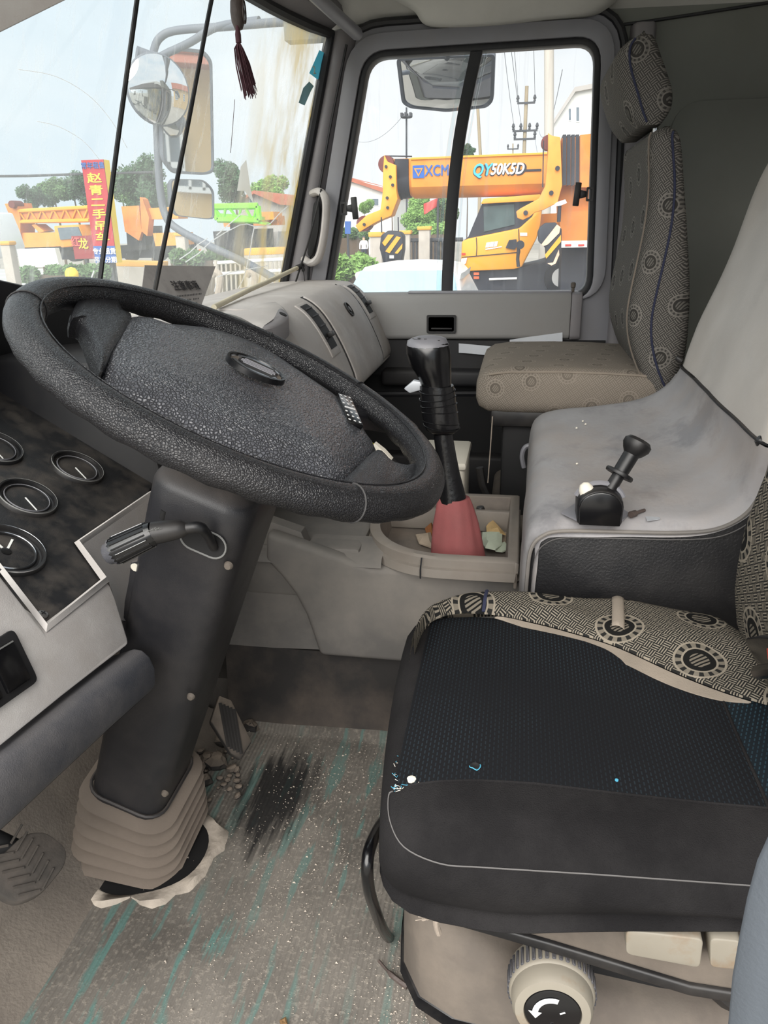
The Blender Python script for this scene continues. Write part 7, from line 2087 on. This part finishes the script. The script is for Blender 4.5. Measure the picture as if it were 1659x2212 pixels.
for k, ch in enumerate('赵青二手吊车'):
    text('board_character', ch, 0.175, 'sign_yellow', V(BX - 0.004, cyb, lerp(zt_ - 0.31, zs_ + 0.14, k / 5)), bd, (0, 0, 1), bb, bold=0.004, ext=0.003, sx=1.65)
text('board_small_print', '常年租售', 0.115, 'sign_blue', V(BX - 0.004, cyb, zt_ - 0.10), bd, (0, 0, 1), bb, bold=0.003, ext=0.003)
text('board_small_print', '专业租赁', 0.115, 'logo_white', V(BX - 0.004, cyb, zs_ - 0.10), bd, (0, 0, 1), bb, bold=0.003, ext=0.003)
text('board_small_print', '吊车分期', 0.115, 'logo_white', V(BX - 0.004, cyb, zs_ - 0.25), bd, (0, 0, 1), bb, bold=0.003, ext=0.003)
ms = slab('maroon_sign', [(154, 510), (204, 508), (212, 558), (162, 560)], 15, 0.1, 'sign_maroon'); obj('sign_post', tube([P(185, 545, 'x', 15.05), V(15.05, P(185, 545, 'x', 15.05).y, GZ)], 0.05, 6), 'iron_dark', ms); tag(ms, 'small maroon sign with a yellow character beside the red billboard', 'sign')
text('sign_character', '龙', 0.22, 'sign_yellow', P(180, 528, 'x', 14.99), bd, (0, 0, 1), ms, bold=0.004, ext=0.003)
text('sign_character', '红', 0.20, 'flag_red', P(163, 524, 'x', 14.99), bd, (0, 0, 1), ms, bold=0.004, ext=0.003)

# ---- cranes seen through the windscreen
def lattice(parent, pts, X, th, mt, n):
    """boxy boom with a zigzag of bracing on its face"""
    (ax0, ay0), (ax1, ay1), (bx1, by1), (bx0, by0) = pts
    T0, T1, B1, B0 = [P(a, b, 'x', X) for a, b in pts]
    obj('boom', prism([T0, T1, B1, B0], (th, 0, 0)), mt, parent)
    for a, b in ((T0, T1), (B0, B1)):
        obj('boom_chord', tube([a - V(0.05, 0, 0), b - V(0.05, 0, 0)], 0.06, 6), 'crane_yellow' if mt == 'crane_worn' else mt, parent)
    for k in range(n):
        f0, f1 = k / n, (k + 0.5) / n
        obj('boom_brace', tube([T0.lerp(T1, f0) - V(0.04, 0, 0), B0.lerp(B1, f1) - V(0.04, 0, 0), T0.lerp(T1, (k + 1) / n) - V(0.04, 0, 0)], 0.035, 5), 'crane_yellow' if mt == 'crane_worn' else mt, parent)
XL = 24
cr3 = thing('yard_crane', 'orange crane with long boom parked behind the white board', 'crane', V(XL, P(110, 520, 'x', XL).y, GZ))
lattice(cr3, [(42, 456), (192, 448), (194, 476), (46, 479)], XL, 0.8, 'crane_worn', 6)
slab('boom_head', [(10, 440), (36, 438), (44, 470), (44, 520), (30, 500), (18, 460)], XL - 0.1, 0.8, 'crane_worn', cr3)
disc('head_sheave', 35, 442, 8, XL, 0.5, 'sheave_red', cr3, 16)
slab('cab_body', [(116, 488), (170, 485), (176, 500), (186, 530), (132, 535), (120, 520)], XL - 0.4, 1.5, 'crane_orange', cr3, bevel=0.03)
slab('cab_window', [(124, 492), (168, 490), (178, 514), (130, 518)], XL - 0.45, 0.1, 'window_dark', cr3)
slab('carrier_deck', [(32, 503), (118, 502), (135, 532), (44, 535)], XL, 1.5, 'crane_orange', cr3)
slab('deck_link', [(68, 486), (76, 484), (96, 500), (84, 502)], XL, 0.6, 'crane_orange', cr3)
slab('chassis', [(42, 530), (190, 527), (196, 560), (50, 562)], XL + 0.2, 1.5, 'crane_dark', cr3)
for px in (70, 100, 165):
    disc('wheel', px, 552, 12, XL, 0.5, 'tyre', cr3, 18)
cr4 = thing('yard_crane', 'cluttered orange crane between the billboard and the mirror stem', 'crane', V(26, P(290, 500, 'x', 26).y, GZ))
slab('boom_head', [(262, 446), (300, 444), (306, 500), (300, 520), (270, 500)], 26, 0.8, 'crane_worn', cr4)
slab('boom', [(320, 450), (385, 446), (385, 472), (322, 474)], 26, 0.8, 'crane_orange', cr4)
slab('mast', [(302, 426), (308, 430), (322, 470), (318, 510), (306, 500)], 25.8, 0.4, 'crane_worn', cr4)
slab('carrier_deck', [(330, 504), (380, 502), (384, 530), (336, 532)], 25.6, 1.4, 'crane_orange', cr4)
slab('cab_body', [(272, 490), (312, 488), (316, 540), (276, 542)], 26.2, 1.4, 'crane_dark', cr4)
slab('chassis', [(258, 530), (390, 526), (392, 556), (262, 558)], 26.4, 1.4, 'crane_dark', cr4)
for px in (285, 345):
    disc('wheel', px, 552, 11, 26.2, 0.5, 'tyre', cr4, 18)
cr5 = thing('green_crane', 'bright green lattice crane boom beside the lower mirror', 'crane', V(25, P(515, 480, 'x', 25).y, GZ))
T0, T1, B1, B0 = [P(a, b, 'x', 25) for a, b in ((460, 447), (557, 445), (560, 476), (470, 474))]
obj('boom', prism([T0.lerp(B0, 0.5), T1.lerp(B1, 0.75), B1, B0], (0.6, 0, 0)), 'boom_green', cr5)
for a, b in ((T0, T1), (B0, B1), (T1, B1), (T0, B0)):
    obj('boom_chord', tube([a, b], 0.10, 6), 'boom_green', cr5)
for f in (0.15, 0.5, 0.85):
    obj('boom_brace', tube([T0.lerp(T1, f - 0.15), B0.lerp(B1, f), T0.lerp(T1, f + 0.13)], 0.06, 5), 'boom_green', cr5)
slab('boom_tip', [(552, 476), (575, 482), (575, 486), (548, 482)], 25, 0.5, 'boom_green', cr5)
slab('carrier', [(460, 500), (560, 494), (562, 540), (466, 545)], 25.4, 1.5, 'crane_dark', cr5)
for px in (490, 540):
    w_c = P(px, 545, 'x', 25.6)
    obj('wheel', lathe([(0, -0.2), (0.5, -0.2), (0.55, 0), (0.5, 0.2), (0, 0.2)], V(25.6, w_c.y, GZ + 0.55), (1, 0, 0), 18), 'tyre', cr5)
obj('slew_post', bbox(25.6, 26.2, P(515, 480, 'x', 25.6).y - 0.3, P(515, 480, 'x', 25.6).y + 0.3, P(515, 500, 'x', 25.6).z - 0.2, P(515, 470, 'x', 25.6).z), 'crane_dark', cr5)
cr6 = thing('yard_crane', 'orange crane machinery beyond the pale coping near the pillar', 'crane', V(27, P(585, 490, 'x', 27).y, GZ))
slab('counterweight', [(560, 458), (590, 457), (592, 474), (562, 476)], 27, 1.0, 'crane_orange', cr6)
slab('boom', [(480, 470), (600, 466), (602, 486), (484, 490)], 27.4, 0.8, 'crane_worn', cr6)
slab('carrier_deck', [(520, 505), (600, 500), (602, 545), (524, 548)], 27.2, 1.5, 'render_grey', cr6)
slab('chassis', [(470, 520), (560, 515), (562, 560), (472, 562)], 27.8, 1.5, 'crane_dark', cr6)
wt = thing('white_truck', 'white truck cab cut by the left edge of the windscreen', 'truck', V(16, P(10, 500, 'x', 16).y, GZ))
slab('cab_body', [(-150, 462), (-52, 458), (-34, 500), (-22, 535), (-22, 560), (-150, 565)], 16, 1.3, 'car_white', wt, bevel=0.04)
slab('cab_window', [(-130, 468), (-56, 464), (-42, 500), (-130, 505)], 15.96, 0.1, 'window_dark', wt)
slab('cab_bumper', [(-150, 562), (-20, 558), (-18, 580), (-150, 585)], 15.95, 0.3, 'iron_dark', wt)
disc('wheel', -80, 590, 20, 16, 0.4, 'tyre', wt, 18)

# ---- flag and a person by the road
fg_ = thing('red_flag', 'small red flag on a pole under the lettered boom', 'flag', P(935, 520, 'x', 24))
fg_.location.z = GZ; WORLD_LOC[fg_.name] = Vector(fg_.location)
obj('flag_cloth', sheet(lambda u, v: P(lerp(915, 946, u), lerp(lerp(440, 428, u), lerp(464, 446, u), v), 'x', 24) + V(0.12 * math.sin(u * 6 + v), 0, 0), 12, 6, (0.02, 0, 0)), 'flag_red', fg_, smooth=80)
fp0 = P(946, 425, 'x', 24)
obj('flag_pole', tube([fp0, V(fp0.x, fp0.y, GZ)], 0.03, 6), 'iron_dark', fg_)
pb = P(787, 572, 'x', 24)
def person():
    H = P(787, 510, 'x', 24).z - pb.z
    sc_ = H / 1.7
    o = V(pb.x, pb.y, pb.z)
    J = {'pelvis': (0, 0, .92), 'chest': (0, 0, 1.25), 'neck': (0, 0, 1.45), 'lhip': (0, .10, .88), 'rhip': (0, -.10, .88), 'lknee': (-.05, .11, .50), 'rknee': (.06, -.11, .50), 'lank': (.0, .11, .08), 'rank': (.10, -.11, .08), 'ltoe': (-.16, .12, .04), 'rtoe': (-.05, -.12, .04), 'lsh': (0, .19, 1.40), 'rsh': (0, -.19, 1.40), 'lel': (-.03, .25, 1.12), 'rel': (-.03, -.25, 1.12), 'lwr': (-.16, .22, .92), 'rwr': (-.16, -.22, .92)}
    def limb(a, b, r0, r1): return tube([o + V(*J[a]) * sc_, (o + V(*J[a]) * sc_).lerp(o + V(*J[b]) * sc_, 0.5), o + V(*J[b]) * sc_], [r0 * sc_, (r0 + r1) * 0.5 * sc_, r1 * sc_], 10)
    names = list(J); idx = {k: i for i, k in enumerate(names)}
    me = bpy.data.meshes.new('person')
    eds = [('pelvis', 'chest'), ('chest', 'neck'), ('pelvis', 'lhip'), ('pelvis', 'rhip'), ('lhip', 'lknee'), ('lknee', 'lank'), ('lank', 'ltoe'), ('rhip', 'rknee'), ('rknee', 'rank'), ('rank', 'rtoe'), ('chest', 'lsh'), ('lsh', 'lel'), ('lel', 'lwr'), ('chest', 'rsh'), ('rsh', 'rel'), ('rel', 'rwr')]
    hp = (0, 0, 1.56)
    vs3 = [tuple(V(*J[k]) * sc_ + o) for k in names] + [tuple(V(*hp) * sc_ + o), tuple(V(0, 0, 1.68) * sc_ + o)]
    eds = [(idx[a], idx[b]) for a, b in eds] + [(idx['neck'], len(names)), (len(names), len(names) + 1)]
    me.from_pydata(vs3, eds, [])
    ob = bpy.data.objects.new('person', me); COL.objects.link(ob)
    sk = ob.modifiers.new('skin', 'SKIN')
    rad = {'pelvis': .15, 'chest': .16, 'neck': .06, 'lhip': .10, 'rhip': .10, 'lknee': .07, 'rknee': .07, 'lank': .045, 'rank': .045, 'ltoe': .04, 'rtoe': .04, 'lsh': .07, 'rsh': .07, 'lel': .048, 'rel': .048, 'lwr': .035, 'rwr': .035}
    for i, v in enumerate(me.skin_vertices[0].data):
        r = (rad[names[i]] if i < len(names) else (.095 if i == len(names) else .08)) * sc_
        v.radius = (r, r); v.use_root = (i == 0)
    sb2 = ob.modifiers.new('sub', 'SUBSURF'); sb2.levels = 1; sb2.render_levels = 1
    t_ = NT('person_skin_clothes')
    gm = t_.n('ShaderNodeNewGeometry'); sp_ = t_.n('ShaderNodeSeparateXYZ'); t_.l(gm.outputs['Position'], sp_.inputs[0])
    zz = lambda h_: o.z + h_ * sc_
    c1 = t_.mix(t_.math('GREATER_THAN', sp_.outputs['Z'], zz(0.95)), srgb(58, 62, 74), srgb(226, 226, 226))
    c1 = t_.mix(t_.math('GREATER_THAN', sp_.outputs['Z'], zz(1.44)), c1, srgb(206, 160, 130))
    c1 = t_.mix(t_.math('GREATER_THAN', sp_.outputs['Z'], zz(1.64)), c1, srgb(30, 28, 28))
    t_.pr(c1, 0.8)
    me.materials.append(M['person_skin_clothes'])
    tag(ob, 'person in white top and dark trousers standing beside the gate pillar', 'person')
    ob['kind'] = 'thing'
    hr = obj('hair', lathe([(0, .10 * sc_), (.07 * sc_, .075 * sc_), (.10 * sc_, .02 * sc_), (.102 * sc_, -.01 * sc_)], o + V(0.015, 0, 1.63) * 1 if False else V(o.x + 0.01, o.y, o.z + 1.63 * sc_), (0, 0, 1), 12), 'iron_dark', ob)
    return ob
person()

# ---- the truck's own mirrors, outside the passenger corner
mr = thing('mirror_assembly', 'grey tubular mirror arm with tall, round and small mirrors outside the windscreen', 'mirror', P(345, 500, 'x', 2.70))
MX = 2.70
def pm(px, py, x=MX): return P(px, py, 'x', x)
obj('upper_arm', tube(catmull([pm(690, 42, 2.50), pm(600, 48, 2.58), pm(480, 58, 2.66), pm(380, 66), pm(345, 82), pm(332, 110), pm(330, 135)], 6), 0.0125, 12), 'arm_grey', mr)
obj('brace_arm', tube(catmull([pm(560, 44, 2.62), pm(470, 58, 2.66), pm(410, 92, 2.68), pm(355, 118, 2.70), pm(330, 135, 2.70)], 5), 0.0120, 12), 'arm_grey', mr)
obj('stem', tube(catmull([pm(330, 130), pm(336, 200), pm(340, 300), pm(345, 400), pm(356, 462), pm(380, 492), pm(450, 530, 2.66), pm(540, 572, 2.60), pm(610, 612, 2.52)], 6), 0.0130, 12), 'arm_grey', mr)
def mirror_plate(name, pts, x, n, mt_glass='mirror', rad=0.02, th=0.035):
    """framed flat mirror: outline by picture points on the plane through the first point with normal n"""
    o = P(*pts[0], 'x', x)
    q_ = rpoly([PN(a, b, o, n) for a, b in pts], rad, 5)
    c_ = sum(q_, Vector()) / len(q_)
    fr2 = obj(name, loft([[c_ + (p - c_) * 0.9 - n * th for p in q_], [p - n * th * 0.4 for p in q_], [p + n * 0.002 for p in q_], [c_ + (p - c_) * 0.955 + n * 0.002 for p in q_], [c_ + (p - c_) * 0.955 - n * 0.004 for p in q_]], True, True, False), 'arm_grey', mr, smooth=40)
    obj('mirror_glass', prism([c_ + (p - c_) * 0.96 - n * 0.004 for p in q_], n * 0.001), mt_glass, fr2, smooth=0)
    return fr2
tn = V(-0.49, -0.87, -0.02).normalized()
mirror_plate('tall_mirror', [(364, 100), (440, 108), (458, 130), (462, 372), (445, 378), (375, 374), (352, 345), (348, 230)], 2.72, tn, rad=0.018)
mirror_plate('lower_mirror', [(368, 386), (440, 388), (462, 410), (463, 472), (450, 474), (378, 466), (370, 440)], 2.70, V(-0.52, -0.85, -0.06).normalized(), rad=0.02)
rc = pm(342, 194, 2.66); rn = V(-0.68, -0.73, -0.02).normalized()
r_out = 0.108
rm = obj('round_mirror', lathe([(0.02, -0.05), (0.07, -0.04), (r_out * 0.98, -0.01), (r_out, 0.0), (r_out * 0.95, 0.004)], rc, rn, 36), 'arm_grey', mr)
obj('convex_glass', lathe([(r_out * 0.96, 0.003), (r_out * 0.8, 0.012), (r_out * 0.55, 0.021), (r_out * 0.28, 0.0265), (0, 0.0285)], rc, rn, 36), 'mirror', rm, smooth=80)
obj('mirror_bracket', tube([pm(295, 115, 2.68), pm(318, 122, 2.70), pm(336, 132, 2.70)], [0.022, 0.02, 0.014], 10), 'arm_grey', mr)
km = thing('kerb_mirror', 'rectangular kerb mirror hanging above the passenger window outside', 'mirror', P(965, 180, 'x', 2.80))
kq = [P(a, b, 'x', 2.80) for a, b in ((858, 124), (1070, 116), (1064, 232), (965, 240), (872, 232))]
kn2 = V(-0.80, 0.05, -0.60).normalized()
ko = P(965, 180, 'x', 2.80)
kq = rpoly([PN(a, b, ko, kn2) for a, b in ((856, 126), (1070, 116), (1066, 218), (1052, 232), (965, 241), (885, 233), (868, 222))], 0.014, 4)
kc2 = sum(kq, Vector()) / len(kq)
kf = obj('mirror_shell', loft([[kc2 + (p - kc2) * 0.8 - kn2 * 0.05 for p in kq], [p - kn2 * 0.02 for p in kq], [p + kn2 * 0.003 for p in kq], [kc2 + (p - kc2) * 0.94 + kn2 * 0.003 for p in kq], [kc2 + (p - kc2) * 0.94 - kn2 * 0.003 for p in kq]], True, True, False), 'arm_grey', km, smooth=40)
kg = [kc2 + (p - kc2) * 0.95 - kn2 * 0.003 for p in kq]
obj('mirror_glass', dome(kg, kn2, [(1.0, 0.0), (0.85, 0.006), (0.6, 0.011), (0.3, 0.0135)]), 'mirror', kf, smooth=80)
obj('mirror_arm', tube(catmull([kc2 - kn2 * 0.04, P(965, 100, 'x', 2.72), P(962, 60, 'x', 2.56), P(960, 52, 'x', 2.50)], 5), 0.012, 10), 'arm_grey', km)
